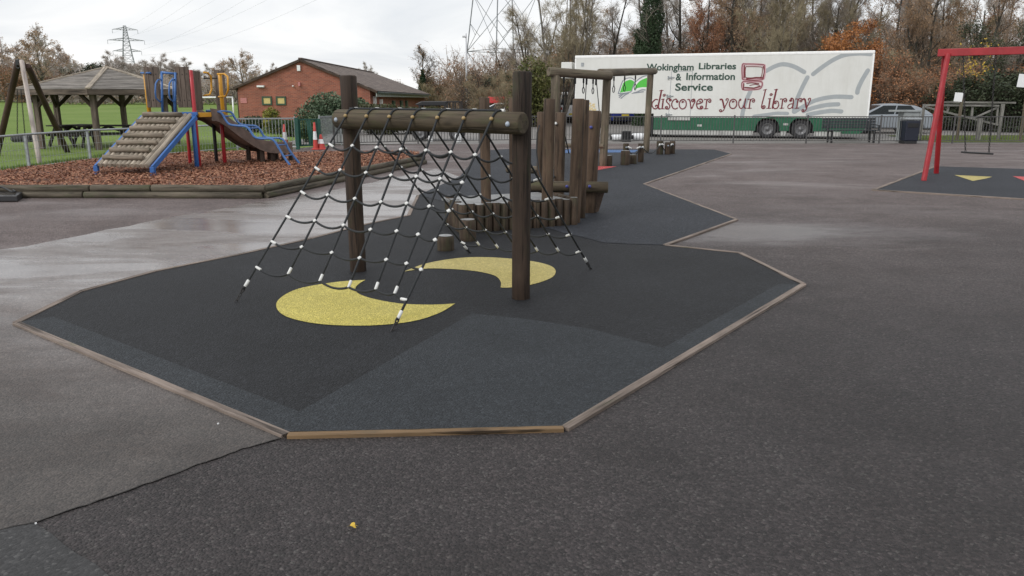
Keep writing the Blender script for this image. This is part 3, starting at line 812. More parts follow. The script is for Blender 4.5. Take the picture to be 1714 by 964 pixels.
# ------------------------------------------------------------------ mobile library trailer
def smooth_poly(px, n=6, closed=False): return [(p.x, p.y) for p in spline(px, n, closed)]
YL, YR = 37.0, 33.6
TL = Vector((P(961, 190, YL).x, YL, 0)); TR = Vector((P(1454, 190, YR).x, YR, 0))
ux = (TR - TL).normalized(); TLEN = (TR - TL).length
nb = Vector((-ux.y, ux.x, 0))                       # into the trailer, away from the camera
uz = (Vector((0, 0, 1))).normalized()
def T(px, py):
    """photo position to (along, height) on the trailer side"""
    d = ray(px, py); o = Vector((0, 0, CAM_H)); t = (TL - o).dot(nb) / d.dot(nb); p = o + d * t
    return ((p - TL).dot(ux), p.z)
def TW(u, z, off=0.0): return TL + ux * u + Vector((0, 0, z)) - nb * off
def build_trailer():
    root = thing('library_trailer', 'long white library trailer with green skirt, painted books and lettering behind the railings', 'trailer', TL + ux * TLEN / 2)
    zt0 = T(965, 93)[1]; zt1 = T(1460, 84)[1]; zb = T(1300, 198)[1]; zf = T(1000, 190)[1]; uF = T(1094, 190)[0]
    W = 2.5; L = TLEN
    # body: white box with a raised front over the gooseneck
    mb = MB(); mb.prism([(0, zf), (uF, zf), (uF, zb), (L, zb), (L, zt1 - .05), (0, zt0 - .05)], TL, ux, (0, 0, 1), nb * W)
    part('body', mb, M['trailer_white'], root, .03, seg=3)
    mb = MB(); mb.prism([(-.01, zt0 - .13), (L + .012, zt1 - .13), (L + .012, zt1), (-.01, zt0)], TL - nb * .012, ux, (0, 0, 1), nb * (W + .024))
    part('roof_rim', mb, M['trailer_trim'], root, .035, seg=3)
    for u in (0.0, L - .05):
        mb = MB(); z1 = zt0 if u == 0 else zt1; z0 = zf if u == 0 else zb
        mb.prism([(u - .008, z0), (u + .058, z0), (u + .058, z1 - .14), (u - .008, z1 - .14)], TL - nb * .008, ux, (0, 0, 1), nb * .06); part('corner_trim', mb, M['trailer_trim'], root, .01)
    # green skirt with two wheel arches
    z0 = T(1200, 218)[1]; z1 = zb
    wu = [T(1284, 222)[0], T(1340, 222)[0]]; wr = .40; ar = .50
    pts = [(uF + .02, z1), (uF + .02, z0)]
    for u in wu:
        c = .40; a0 = math.asin(max(-1, min(1, (z0 - c) / ar)))
        for k in range(13):
            a = math.pi - a0 - (math.pi - 2 * a0) * k / 12
            pts.append((u + ar * math.cos(a), c + ar * math.sin(a)))
    uq = T(1408, 220)[0]; ur = T(1446, 220)[0]
    pts += [(uq, z0), (uq + .02, T(1410, 224)[1]), (ur - .15, T(1440, 224)[1]), (ur, z0 + .05), (L - .06, z1)]
    mb = MB(); mb.prism(pts, TL - nb * .004, ux, (0, 0, 1), nb * .06); part('skirt', mb, M['trailer_green'], root)
    segs = [(uF + .02, wu[0] - .56), (wu[0] + .56, wu[1] - .56), (wu[1] + .55, uq)]
    for a, b in segs:
        if b - a > .05:
            mb = MB(); mb.prism([(a, z0 - .20), (b - .06, z0 - .20), (b, z0), (a, z0)], TL + nb * .02, ux, (0, 0, 1), nb * .05); part('lower_rail', mb, M['trailer_lower'], root, .004)
    mb = MB(); mb.box(TW(uF + (L - uF) / 2, z0 + .16, -W / 2), (L - uF - .3, W - .5, .5), Matrix((ux, nb, Vector((0, 0, 1)))).transposed()); part('chassis', mb, M['underside'], root)
    mb = MB(); mb.box(TW(uF - .10, (zf + .12) / 2, -W / 2), (.3, W - .3, zf - .14), Matrix((ux, nb, Vector((0, 0, 1)))).transposed()); part('front_bulkhead', mb, M['underside'], root)
    for k, (s, dd) in enumerate(((0, .22), (1, .22), (0, W - .22), (1, W - .22))):
        c = TW(wu[s], wr, -dd); sg = 1 if dd < 1 else -1
        mb = MB(); mb.lathe(c, [(.24, .10), (.34, .13), (.385, .11), (.40, .06), (.40, -.10), (.34, -.13), (.24, -.12)], -nb * sg, 28); w = part('wheel', mb, M['tyre'], root)
        mb = MB(); mb.lathe(c, [(0, .075), (.06, .075), (.075, .045), (.15, .03), (.17, .06), (.20, .06), (.215, .09), (.245, .10), (.25, .06)], -nb * sg, 24)
        for q in range(8):
            an = q * math.pi / 4; mb.sphere(c - nb * sg * .045 + (ux * math.cos(an) + Vector((0, 0, 1)) * math.sin(an)) * .115, .016, 6, 4)
        part('rim', mb, M['hub'], w)
    # landing leg
    for dd in (.35, W - .35):
        mb = MB(); c = TW(uF - .12, 0, -dd); mb.box(c + Vector((0, 0, .45)), (.13, .13, .9)); mb.box(c + Vector((0, 0, .02)), (.28, .28, .04)); part('landing_leg', mb, M['underside'], root)
    # hinges, door seams and small fittings on the side
    def flat(name, polys, mat, off=.004, par=root):
        mb = MB()
        for k, pl in enumerate(polys): mb.poly([TW(p[0], p[1], off + k * .00001) for p in pl])
        return part(name, mb, mat, par)
    def strip(p, w):
        """ribbon of a given width along (u, z) points; w may be a list"""
        n = len(p); ws = [w] * n if isinstance(w, (int, float)) else w; Lf = []; Rt = []
        for i in range(n):
            a = Vector(p[max(0, i - 1)]); b = Vector(p[min(n - 1, i + 1)]); d = (b - a)
            d = d.normalized() if d.length > 1e-9 else Vector((1, 0)); nn = Vector((-d.y, d.x)) * ws[i] / 2
            Lf.append(Vector(p[i]) + nn); Rt.append(Vector(p[i]) - nn)
        return Lf, Rt
    def ribbons(name, lines, mat, off, rnd=True, par=root):
        mb = MB(); q = 0
        for line, w in lines:
            Lf, Rt = strip(line, w); b = len(mb.v)
            q += 1; o = off + q * .00004
            mb.add([TW(v.x, v.y, o) for v in Lf] + [TW(v.x, v.y, o) for v in Rt], [(i, i + 1, len(Lf) + i + 1, len(Lf) + i) for i in range(len(Lf) - 1)], None, 0)
            if rnd:
                for e, wv in ((0, w if isinstance(w, (int, float)) else w[0]), (-1, w if isinstance(w, (int, float)) else w[-1])):
                    c = line[e]; pts = [(c[0] + wv / 2 * math.cos(k * math.pi / 6), c[1] + wv / 2 * math.sin(k * math.pi / 6)) for k in range(12)]
                    q += 1; mb.poly([TW(x, z, off + q * .00004) for x, z in pts])
        return part(name, mb, mat, par)
    px = lambda *pts: [T(*p) for p in pts]
    # door lines
    for sm in ((px((1124, 120), (1119, 196)), .016), (px((1159, 119), (1155, 196)), .016), (px((1124, 120), (1159, 119)), .014)): ribbons('door_seam', [sm], M['ink_slate'], .0035, False)
    for hy in (130, 161, 192):
        mb = MB(); a = T(1117 + (161 - hy) * .06, hy); mb.bar(TW(a[0] - .02, a[1], .02), TW(a[0] + .26, a[1] + .01, .02), .03, .035); mb.box(TW(a[0], a[1], .025), (.05, .05, .14)); mb.box(TW(a[0] + .12, a[1], .025), (.05, .05, .10))
        part('hinge', mb, M['galv'], root)
    mb = MB(); u = (T(1118, 199)[0] + T(1155, 202)[0]) / 2; mb.box(TW(u, zb - .05, .03), (.95, .06, .12), Matrix((ux, nb, Vector((0, 0, 1)))).transposed()); part('step_plate', mb, M['trailer_lower'], root, .006)
    for x, y in ((1171, 210), (1315, 208)):
        mb = MB(); u, z = T(x, y); mb.box(TW(u, z, .012), (.20, .02, .09), Matrix((ux, nb, Vector((0, 0, 1)))).transposed()); part('marker_lamp', mb, M['trailer_lower'], root, .004)
    mb = MB(); u, z = T(975, 108); mb.box(TW(u, z, .008), (.13, .02, .16), Matrix((ux, nb, Vector((0, 0, 1)))).transposed()); part('vent', mb, M['galv'], root)
    # box fixed to the headboard
    mb = MB(); c = TW(-.42, zt0 - .62, -.6); mb.box(c, (.5, .9, .7), Matrix((ux, nb, Vector((0, 0, 1)))).transposed()); part('headboard_box', mb, M['trailer_white'], root, .02)
    # sans lettering
    dg = bpy.context.evaluated_depsgraph_get
    def text(body, x0, x1, ybase, ycap, mat):
        cu = bpy.data.curves.new('lettering', 'FONT'); cu.body = body; cu.size = 1; cu.offset = .026; cu.resolution_u = 3
        o = bpy.data.objects.new('lettering_source', cu); COL.objects.link(o); bpy.context.view_layer.update()
        me = bpy.data.meshes.new_from_object(o.evaluated_get(dg())); bpy.data.objects.remove(o)
        xs = [v.co.x for v in me.vertices]; ys = [v.co.y for v in me.vertices]
        a = T(x0, ybase); b = T(x1, ybase); hcap = T(x0, ycap)[1] - a[1]
        sx = (b[0] - a[0]) / (max(xs) - min(xs)); capk = .70
        vs = [TW(a[0] + (v.co.x - min(xs)) * sx, a[1] + (b[1] - a[1]) * (v.co.x - min(xs)) / (max(xs) - min(xs)) + v.co.y / capk * hcap, .0085) for v in me.vertices]
        mb = MB(); mb.add(vs, [tuple(p.vertices) for p in me.polygons]); bpy.data.meshes.remove(me)
        return part('lettering', mb, mat, root)
    text('Wokingham', 1082, 1161, 117.6, 106.7, M['ink_green'])
    text('Libraries', 1169.5, 1232, 115.6, 105.2, M['ink_green'])
    text('&', 1131, 1140.5, 134.2, 123.0, M['ink_green'])
    text('Information', 1148.5, 1230, 133.4, 121.9, M['ink_green'])
    text('Service', 1130, 1193, 151.5, 139.5, M['ink_green'])
    # curly lettering, drawn stroke by stroke (x, y in units of x-height)
    def spiral(cx, cy, r0, turns, a0, n=18):
        return [(cx + r0 * (1 - k / n * .82) * math.cos(a0 + turns * 2 * math.pi * k / n), cy + r0 * (1 - k / n * .82) * math.sin(a0 + turns * 2 * math.pi * k / n)) for k in range(n + 1)]
    SM = lambda pts: smooth_poly(pts, 5)
    tk, tn = .17, .075
    Lt = {}
    Lt['d'] = (.86, [(SM([(.62, .98), (.40, 1.0), (.12, .72), (.08, .35), (.30, .03), (.56, .06), (.66, .25), (.56, .40), (.44, .34), (.46, .24)]), .12), (SM([(.98, 1.95), (.86, 1.2), (.74, .5), (.74, .12), (.86, .02)]), tk), ([(.80, 1.93), (1.16, 1.97)], tn)])
    Lt['i'] = (.52, [([(.16, 1.02), (.44, 1.04)], tn), ([(.34, 1.02), (.27, .04)], tk * .9), ([(.06, .02), (.50, .02)], tn), (spiral(.42, 1.42, .17, 1.4, 0), .07)])
    Lt['s'] = (.62, [(spiral(.52, .95, .17, -1.2, 2.2)[::-1][:14] + SM([(.40, 1.12), (.20, 1.02), (.16, .80), (.34, .58), (.52, .34), (.46, .08), (.28, -.02)]) + spiral(.20, .16, .17, -1.2, -1.2)[:16], .12)])
    Lt['c'] = (.76, [(spiral(.62, .80, .16, -1.2, 1.8)[::-1][:14] + SM([(.50, 1.06), (.22, .90), (.08, .52), (.20, .14), (.46, .0), (.68, .10)]), .12)])
    Lt['o'] = (.90, [([(.45 + .36 * math.cos(k * math.pi / 10), .5 + .5 * math.sin(k * math.pi / 10)) for k in range(21)], .12), (spiral(.43, .72, .13, 1.3, 0), .065)])
    Lt['v'] = (.86, [(SM([(.04, .98), (.18, .98), (.26, .80), (.44, .04), (.62, .45), (.76, .80), (.66, 1.06)]) + spiral(.56, .86, .16, 1.2, 1.2)[:15], .12)])
    Lt['e'] = (.80, [(SM([(.14, .52), (.40, .58), (.66, .76), (.58, .98), (.38, 1.02), (.14, .80), (.08, .42), (.22, .08), (.46, .0)]) + spiral(.56, .18, .17, 1.2, -1.2)[:16], .12), (spiral(.40, .76, .10, 1.2, 0), .05)])
    Lt['r'] = (.74, [([(.06, .98), (.28, 1.0), (.22, .02)], .13), ([(.04, .02), (.44, .04)], tn), (SM([(.26, .72), (.38, .98), (.58, 1.04), (.70, .90)]) + spiral(.56, .80, .15, -1.2, .6)[:15], .10)])
    Lt['y'] = (.86, [(SM([(.04, .96), (.20, .98), (.30, .76), (.46, .10)]), tk), (SM([(.62, .86), (.62, 1.02), (.80, 1.04), (.78, .78), (.58, .30), (.44, -.14), (.22, -.34)]) + spiral(.14, -.20, .15, -1.2, -1.2)[:15], .10)])
    Lt['u'] = (.90, [(spiral(.22, .92, .13, 1.2, -1.4)[::-1][:14] + SM([(.10, .80), (.10, .40), (.26, .04), (.48, .08), (.62, .40)]), .11), ([(.72, 1.02), (.64, .30), (.66, .06), (.80, .04)], .14)])
    Lt['l'] = (.58, [([(.16, 1.92), (.50, 2.0)], tn), (SM([(.38, 1.95), (.26, 1.2), (.12, .45), (.12, .08), (.30, -.02)]) + spiral(.32, .18, .17, 1.1, -1.4)[:15], .12)])
    Lt['b'] = (.88, [([(.22, 1.94), (.56, 2.0)], tn), (SM([(.42, 1.96), (.30, 1.2), (.18, .40), (.16, .04)]), tk), (SM([(.18, .22), (.36, .0), (.62, .04), (.78, .36), (.66, .72), (.44, .78)]) + spiral(.42, .60, .14, 1.2, 1.6)[:14], .11)])
    Lt['a'] = (.84, [(spiral(.34, .84, .15, -1.2, 2.4)[::-1][:14] + SM([(.36, 1.06), (.60, 1.0), (.66, .62), (.62, .20), (.66, .04)]), .13), (SM([(.64, .50), (.30, .44), (.12, .22), (.22, .0), (.46, .04), (.64, .30)]), .09)])
    def curly(words, mat):
        lines = []
        for word, x0, x1, yb, yx in words:
            a = T(x0, yb); b = T(x1, yb); xh = T(x0, yx)[1] - a[1]
            tot = sum(Lt[c][0] for c in word); kx = (b[0] - a[0]) / tot; u = a[0]
            for c in word:
                w, st = Lt[c]
                for pts, th in st:
                    lines.append(([(u + p[0] * kx, a[1] + (b[1] - a[1]) * ((u - a[0]) / (b[0] - a[0])) + p[1] * xh) for p in pts], th * xh))
                u += w * kx
        return ribbons('curly_lettering', lines, mat, .010)
    for w_ in (('discover', 1090, 1190, 182.3, 166.5), ('your', 1204, 1263, 181.6, 166), ('library', 1273, 1356, 181.5, 165.5)): curly([w_], M['ink_red'])
    # green open book
    leftp = smooth_poly([(1049, 135.5), (1056, 134.2), (1061, 136.5)], 5); 
    pgL = px((1037.5, 155.2), (1043, 139)) + px(*smooth_poly([(1043, 139), (1049, 135), (1056, 133.5), (1062, 136.8)], 5)) + px((1057, 152), (1047, 153.5))
    pgR = px((1062.5, 149.5)) + px(*smooth_poly([(1064, 143), (1071, 135.5), (1080, 131), (1086, 129.5)], 5)) + px((1083, 146), (1075, 146), (1068, 147))
    flat('book_paper', [px((1035.8, 157), (1042, 138)) + px(*smooth_poly([(1042, 138), (1049, 133.2), (1057, 132), (1063, 135.5), (1071, 133), (1080, 129), (1088, 127.5)], 5)) + px((1085, 148), (1074, 148), (1063, 152.5), (1058, 155))], M['ink_paper'], .0045)
    flat('book_page', [pgL, pgR], M['ink_book'], .006)
    ribbons('book_outline', [(px(*smooth_poly([(1035, 156.5), (1038, 147), (1041.5, 137.5), (1043, 135.5)], 5)), .045), (px(*smooth_poly([(1042, 135.5), (1049, 131), (1057, 130.5), (1063, 134.5)], 5)), .03),
              (px(*smooth_poly([(1065, 136), (1071, 131), (1079, 127), (1088, 126)], 5)), .04), (px(*smooth_poly([(1063, 136), (1060, 144), (1057.5, 152), (1058.5, 155.5)], 5)), .04),
              (px(*smooth_poly([(1036, 156.5), (1044, 156), (1051, 155), (1056, 153.5)], 5)), .045), (px((1036.5, 163), (1043, 157.5), (1050, 155.5)), .045), (px((1039.5, 164.5), (1046, 159), (1052, 156)), .045), (px((1036, 160), (1040, 158)), .04),
              (px(*smooth_poly([(1058, 156), (1066, 154), (1074, 150.5), (1080, 150.5)], 5)), .045), (px(*smooth_poly([(1062, 155.5), (1069, 154.5), (1077, 153.5)], 5)), .045), (px((1090, 127), (1088.5, 132)), .03)], M['ink_slate'], .007)
    flat('book_stem', [px((1057, 153.5), (1060, 152.5), (1060, 155), (1057.5, 156))], M['ink_paper'], .012)
    # computer emblem
    def ring(pts, w): return (px(*smooth_poly(pts, 4, True)) + [T(*pts[0])], w)
    ribbons('computer_halo', [ring([(1243, 109), (1249, 107.5), (1276, 108.5), (1280, 112), (1279, 128), (1274, 133), (1246, 133), (1243, 128)], .10), ring([(1243, 138), (1250, 136.5), (1272, 136.5), (1276, 140), (1274, 146), (1268, 149), (1246, 150), (1242.5, 146)], .09)], M['ink_pink'], .0042)
    ribbons('computer_outline', [ring([(1242.5, 109), (1249, 107), (1276, 108), (1279.5, 112), (1278, 129), (1274, 133.5), (1246, 133.5), (1242.5, 128)], .032), ring([(1248, 113), (1252, 111.5), (1273, 112), (1276, 115), (1275, 126), (1271, 129.5), (1250, 130), (1247.5, 126)], .034),
              (px((1246, 110), (1245.5, 130)), .055), (px((1250, 132), (1266, 130), (1277, 130.5)), .07), (px((1277.5, 111), (1279.5, 120), (1277, 129)), .04), ring([(1242, 138), (1250, 136), (1272, 136), (1276, 140), (1274, 146.5), (1268, 149.5), (1246, 150.5), (1242, 147)], .03),
              (px((1247, 146.5), (1262, 147.5), (1272, 144.5)), .06), (px((1250, 139.5), (1258, 138.5), (1270, 140)), .045), (px((1255, 143), (1264, 141), (1271, 142.5)), .035), (px((1245, 140), (1244.5, 149)), .05)], M['ink_red'], .0055)
    # large grey open book
    gw = T(1300, 150)[1] - T(1300, 157.0)[1]
    G_ = lambda pts, w=gw: (px(*smooth_poly(pts, 7)), w)
    ribbons('large_book_outline', [G_([(1282, 119), (1297, 111), (1311, 107.5), (1328, 111), (1346, 120.5)]), G_([(1361, 124), (1378, 111), (1397, 99), (1416, 91.5), (1440, 89.3), (1457, 90.5)]),
              G_([(1351.5, 129.5), (1343, 146), (1335, 164), (1330, 180), (1329, 187)]), G_([(1452.5, 118), (1443, 134), (1436.5, 148), (1435, 155)]), G_([(1256, 153), (1250, 166), (1245, 180), (1242, 195)]),
              G_([(1330, 187), (1345, 178), (1365, 168), (1395, 162), (1425, 162.5)]), G_([(1345, 186), (1365, 179.5), (1385, 175.5), (1403, 174.5)]), G_([(1352, 192), (1372, 188), (1392, 185.5), (1408, 186.5)]), G_([(1262, 194.5), (1282, 192), (1300, 189.5), (1318, 190)], gw * .8)], M['ink_grey'], .0025)
    # faint crest on the front panel
    mb = MB(); lr = random.Random(3)
    for k in range(26):
        x = 984 + lr.random() * 13; y = 173 + lr.random() * 12; u, z = T(x, y); s = .03 + .03 * lr.random()
        mb.poly([TW(u + s * math.cos(q * 1.256), z + s * math.sin(q * 1.256), .004 + k * .00005) for q in range(5)])
    part('crest', mb, M['ink_tan'], root)
build_trailer()
# ------------------------------------------------------------------ railings
def railing(name, label, pts, h, pitch, mat, group=None, bar=.009, rail=.022, posts=True, post_w=.05, post_every=2.75, bow=False, bottom=.10):
    root = thing(name, label, 'fence', pts[0], group)
    for i in range(len(pts) - 1):
        a, b = Vector(pts[i]), Vector(pts[i + 1]); L = (b - a).length; n = max(1, round(L / post_every)); d = (b - a) / n
        for k in range(n):
            p, q = a + d * k, a + d * (k + 1); dd = (q - p).normalized(); mb = MB()
            mb.bar(p + Vector((0, 0, h)), q + Vector((0, 0, h)), rail, rail * 1.6); mb.bar(p + Vector((0, 0, bottom)), q + Vector((0, 0, bottom)), rail, rail * 1.4)
            m = int((q - p).length / pitch)
            for j in range(1, m):
                c = p + (q - p) * (j / m)
                mb.tube([c + Vector((0, 0, bottom)), c + Vector((0, 0, h + (.0 if not bow else .03)))], bar, 5, False)
            part('panel', mb, mat, root)
            if posts:
                mb = MB(); c = p; mb.box(c + Vector((0, 0, h / 2 + .02)), (post_w, post_w, h + .08)); part('post', mb, mat, root, .004)
    c = Vector(pts[-1]); mb = MB(); mb.box(c + Vector((0, 0, h / 2 + .02)), (post_w, post_w, h + .08)); part('post', mb, mat, root, .004)
    return root
f0 = G(560, 244); f1 = G(700, 240.5); f2 = G(900, 237.5); f3 = Vector((G(1095, 236.5).x, 30.9, 0)); f4 = Vector((22.5, 30.7, 0))
railing('grey_railings', 'grey vertical bar railings along the car park, from the green gate to the right edge', [f0, f1, f2, f3, f4], 1.0, .110, M['fence_grey'], bar=.0115, post_every=2.7)
# silver railings and the green gate by the hedge
s0, s1 = G(398, 251), G(496, 249)
railing('silver_railings', 'silver vertical bar railings between the slide and the green gate', [s0, s1], 1.02, .10, M['galv'], bar=.011, rail=.028, post_every=2.1)
def build_gate():
    a, b = G(499, 250), G(533, 248); root = thing('green_gate', 'dark green metal gate with upright bars beside traffic cones', 'gate', a)
    for p, h, w in ((a, 1.05, .12), (b + Vector((.06, 0, 0)), 1.0, .10)):
        mb = MB(); mb.box(p + Vector((0, 0, h / 2)), (w, w, h)); part('gate_post', mb, M['green_gate'], root, .006)
    mb = MB(); d = (b - a).normalized(); p, q = a + d * .12, b - d * .04
    for z in (.12, .98): mb.bar(p + Vector((0, 0, z)), q + Vector((0, 0, z)), .045, .05)
    for e in (p, q): mb.bar(e + Vector((0, 0, .1)), e + Vector((0, 0, 1.0)), .045, .05)
    part('gate_frame', mb, M['green_gate'], root)
    for k in range(1, 6):
        c = p + (q - p) * (k / 6); mb = MB(); mb.tube([c + Vector((0, 0, .12)), c + Vector((0, 0, .98))], .011, 6); part('gate_bar', mb, M['green_gate'], root)
    mb = MB(); c = G(518, 247) + Vector((0, .6, 0)); mb.bar(c + Vector((-.06, 0, .02)), c + Vector((-.14, 0, .95)), .17, .02); part('gate_leaf', mb, M['green_gate'], root)
build_gate()
railing('barrier_panel', 'slanting silver bar barrier standing ajar behind the traffic cones', [G(537, 247), G(558, 243.5) + Vector((.2, .5, 0))], 1.05, .085, M['galv'], bar=.010, rail=.03, post_every=4)
def left_fence():
    pts = [G(*p) for p in FENCE_PX[:6]]; root = thing('mesh_fence', 'low silver rail fence with thin wire mesh behind the bark pit', 'fence', pts[1]); h = .84
    for i in range(len(pts) - 1):
        a, b = pts[i], pts[i + 1]
        mb = MB(); mb.tube([a + Vector((0, 0, h)), b + Vector((0, 0, h))], .026, 8); mb.tube([a + Vector((0, 0, .08)), b + Vector((0, 0, .08))], .014, 6); part('rail', mb, M['galv'], root)
        n = int((b - a).length / .12); mb = MB()
        for k in range(n):
            c = a + (b - a) * (k / n); mb.tube([c + Vector((0, 0, .05)), c + Vector((0, 0, h))], .0042, 4, False)
        for z in (.28, .5, .68): mb.tube([a + Vector((0, 0, z)), b + Vector((0, 0, z))], .0035, 4, False)
        part('mesh_panel', mb, M['galv'], root)
        mb = MB(); mb.box(a + Vector((0, 0, h / 2)), (.06, .06, h + .03)); part('post', mb, M['galv'], root, .006)
left_fence()
# ------------------------------------------------------------------ traffic cones
def cone(loc, label, h=.75, wd=.10):
    root = thing('traffic_cone', label, 'traffic cone', loc, 'red and white traffic cones')
    mb = MB(); mb.box(Vector(loc) + Vector((0, 0, .02)), (wd * 2.7, wd * 2.7, .04)); part('base', mb, M['cone_red'], root, .012)
    rr = lambda t: wd * (1 - t) + .03 * t
    def ringp(t0, t1, m, nm, g=0.0):
        mb = MB(); mb.lathe(Vector(loc) + Vector((0, 0, .04)), [(rr(t0) + g, (h - .04) * t0), (rr(t1) + g, (h - .04) * t1)] + ([(0, (h - .04) * t1)] if t1 == 1 else []), (0, 0, 1), 16); part(nm, mb, M[m], root)
    ringp(0, .34, 'cone_red', 'lower_section'); ringp(.34, .66, 'cone_white', 'white_sleeve', .003); ringp(.66, 1, 'cone_red', 'tip')
cone(G(478, 248.5), 'traffic cone behind the silver railings nearest the slide', .82, .12)
cone(G(528.5, 250.5), 'tall thin traffic cone in front of the green gate', .90, .085)
cone(G(538, 250), 'short wide traffic cone at the right of the gate', .50, .14)
# ------------------------------------------------------------------ bench, bin, cabinet, signs, barrier
def build_bench():
    a, b = G(1388, 238.5), G(1458, 238.5); Y = a.y; root = thing('park_bench', 'long dark slatted bench with high back in front of the railings', 'bench', (a + b) / 2)
    x0, x1 = P(1379, 215, Y).x, P(1469, 215, Y).x
    for x in (a.x, b.x):
        mb = MB(); mb.bar((x, Y - .20, 0), (x, Y - .20, .46), .07, .07); mb.bar((x, Y + .18, 0), (x, Y + .26, .92), .06, .06); mb.bar((x, Y - .24, .44), (x, Y + .22, .44), .06, .06); part('leg', mb, M['black_metal'], root, .006)
    mb = MB()
    for k in range(5): mb.bar((x0, Y - .24 + .10 * k, .475), (x1, Y - .24 + .10 * k, .475), .085, .035)
    part('seat', mb, M['bench'], root, .005)
    mb = MB()
    for k in range(4): mb.bar((x0, Y + .19 + .018 * k, .58 + .105 * k), (x1, Y + .19 + .018 * k, .58 + .105 * k), .03, .088)
    part('backrest', mb, M['bench'], root, .005)
    for x in (x0 + .04, x1 - .04):
        mb = MB(); mb.bar((x, Y - .22, .66), (x, Y + .2, .68), .06, .035); mb.bar((x, Y - .2, .48), (x, Y - .2, .66), .05, .04); part('armrest', mb, M['bench'], root, .005)
build_bench()
def build_bin():
    g = G(1519, 240); root = thing('litter_bin', 'dark navy litter bin with sloping pale lid before a grey cabinet', 'litter bin', g); z = P(1520, 196, g.y).z; w = .56
    mb = MB(); mb.box(g + Vector((0, 0, .05)), (.48, .46, .10)); part('plinth', mb, M['black_metal'], root, .01)
    mb = MB(); mb.box(g + Vector((.01, 0, .10 + (z - .22) / 2)), (.52, .50, z - .22), None, 0, 1.07); part('body', mb, M['bin'], root, .03)
    mb = MB(); mb.box(g + Vector((.015, -.26, z - .30)), (.42, .03, .16)); part('opening', mb, M['underside'], root, .01)
    mb = MB(); mb.box(g + Vector((.02, 0, z - .06)), (.60, .56, .07)); part('lid', mb, M['galv'], root, .02)
build_bin()
def build_cabinet():
    g = G(1543, 239); g.y += .75; root = thing('utility_cabinet', 'grey stone coloured utility cabinet with flat overhanging top beside the bin', 'cabinet', g); h = P(1543, 187, g.y).z
    mb = MB(); mb.box(g + Vector((-.12, .25, h / 2)), (.66, .5, h)); part('body', mb, M['cabinet'], root, .01)
    mb = MB(); mb.box(g + Vector((-.30, .25, h + .03)), (1.05, .62, .07)); part('top_slab', mb, M['cabinet'], root, .008)
    mb = MB(); mb.box(g + Vector((-.12, -.008, h * .52)), (.54, .012, h * .82)); part('door', mb, M['cabinet'], root, .004)
build_cabinet()
def sign(px, by, sx, y0, y1, w, label, name='notice_sign', Y=None, slant=0):
    g = G(px, by); root = thing(name, label, 'sign', g, 'white notice boards on posts'); z0 = P(sx, y1, g.y).z; z1 = P(sx, y0, g.y).z; x = P(sx, y0, g.y).x
    mb = MB(); mb.box(Vector((g.x, g.y, (z1 - .05) / 2)), (.09, .09, z1 - .05)); part('post', mb, M['log_old'], root, .006)
    mb = MB(); mb.box((x, g.y - .06, (z0 + z1) / 2), (w, .012, z1 - z0), Matrix.Rotation(slant, 3, 'Z') @ Matrix.Rotation(.07, 3, 'Y')); part('board', mb, M['sign'], root, .004)
sign(1601, 236.5, 1604, 155, 170, .33, 'small white notice board on a post behind the swing legs')
sign(1707, 237, 1711, 124, 146, .34, 'white notice board at the right edge above dark bushes')
def build_barrier():
    Y = 33.5; root = thing('timber_barrier', 'grey timber gate barrier with diagonal brace on the verge', 'barrier', P(1560, 230, Y))
    
    def bar(a, b, w=.075, nm='rail', yo=0, m='grey_rail'):
        A, B = P(a[0], a[1], Y + yo), P(b[0], b[1], Y + yo); mb = MB(); mb.bar(A, B, .07, w); part(nm, mb, M[m], root, .006)
    gz = lambda x, y0, nm='post', yo=0, w=.09: (lambda q: part(nm, (lambda mb: (mb.box(Vector((q.x, q.y, q.z / 2)), (w, w, q.z)), mb)[1])(MB()), M['grey_rail'], root, .008))(P(x, y0, Y + yo))
    gz(1547, 174); gz(1679, 174, w=.11); gz(1641, 198, yo=-.5, w=.16)
    bar((1547, 176), (1672, 177)); bar((1670, 178), (1668, 209), .075, 'upright', .08); bar((1628, 178), (1626, 200), .07, 'upright', .08)
    bar((1548, 179), (1670, 209), .075, 'brace', -.08); bar((1627, 199), (1672, 179), .065, 'brace', .09); bar((1588, 177), (1585, 190), .08, 'upright', .09)
    bar((1575, 171), (1700, 172), .08, 'rail', 1.6, 'grey_rail')
build_barrier()
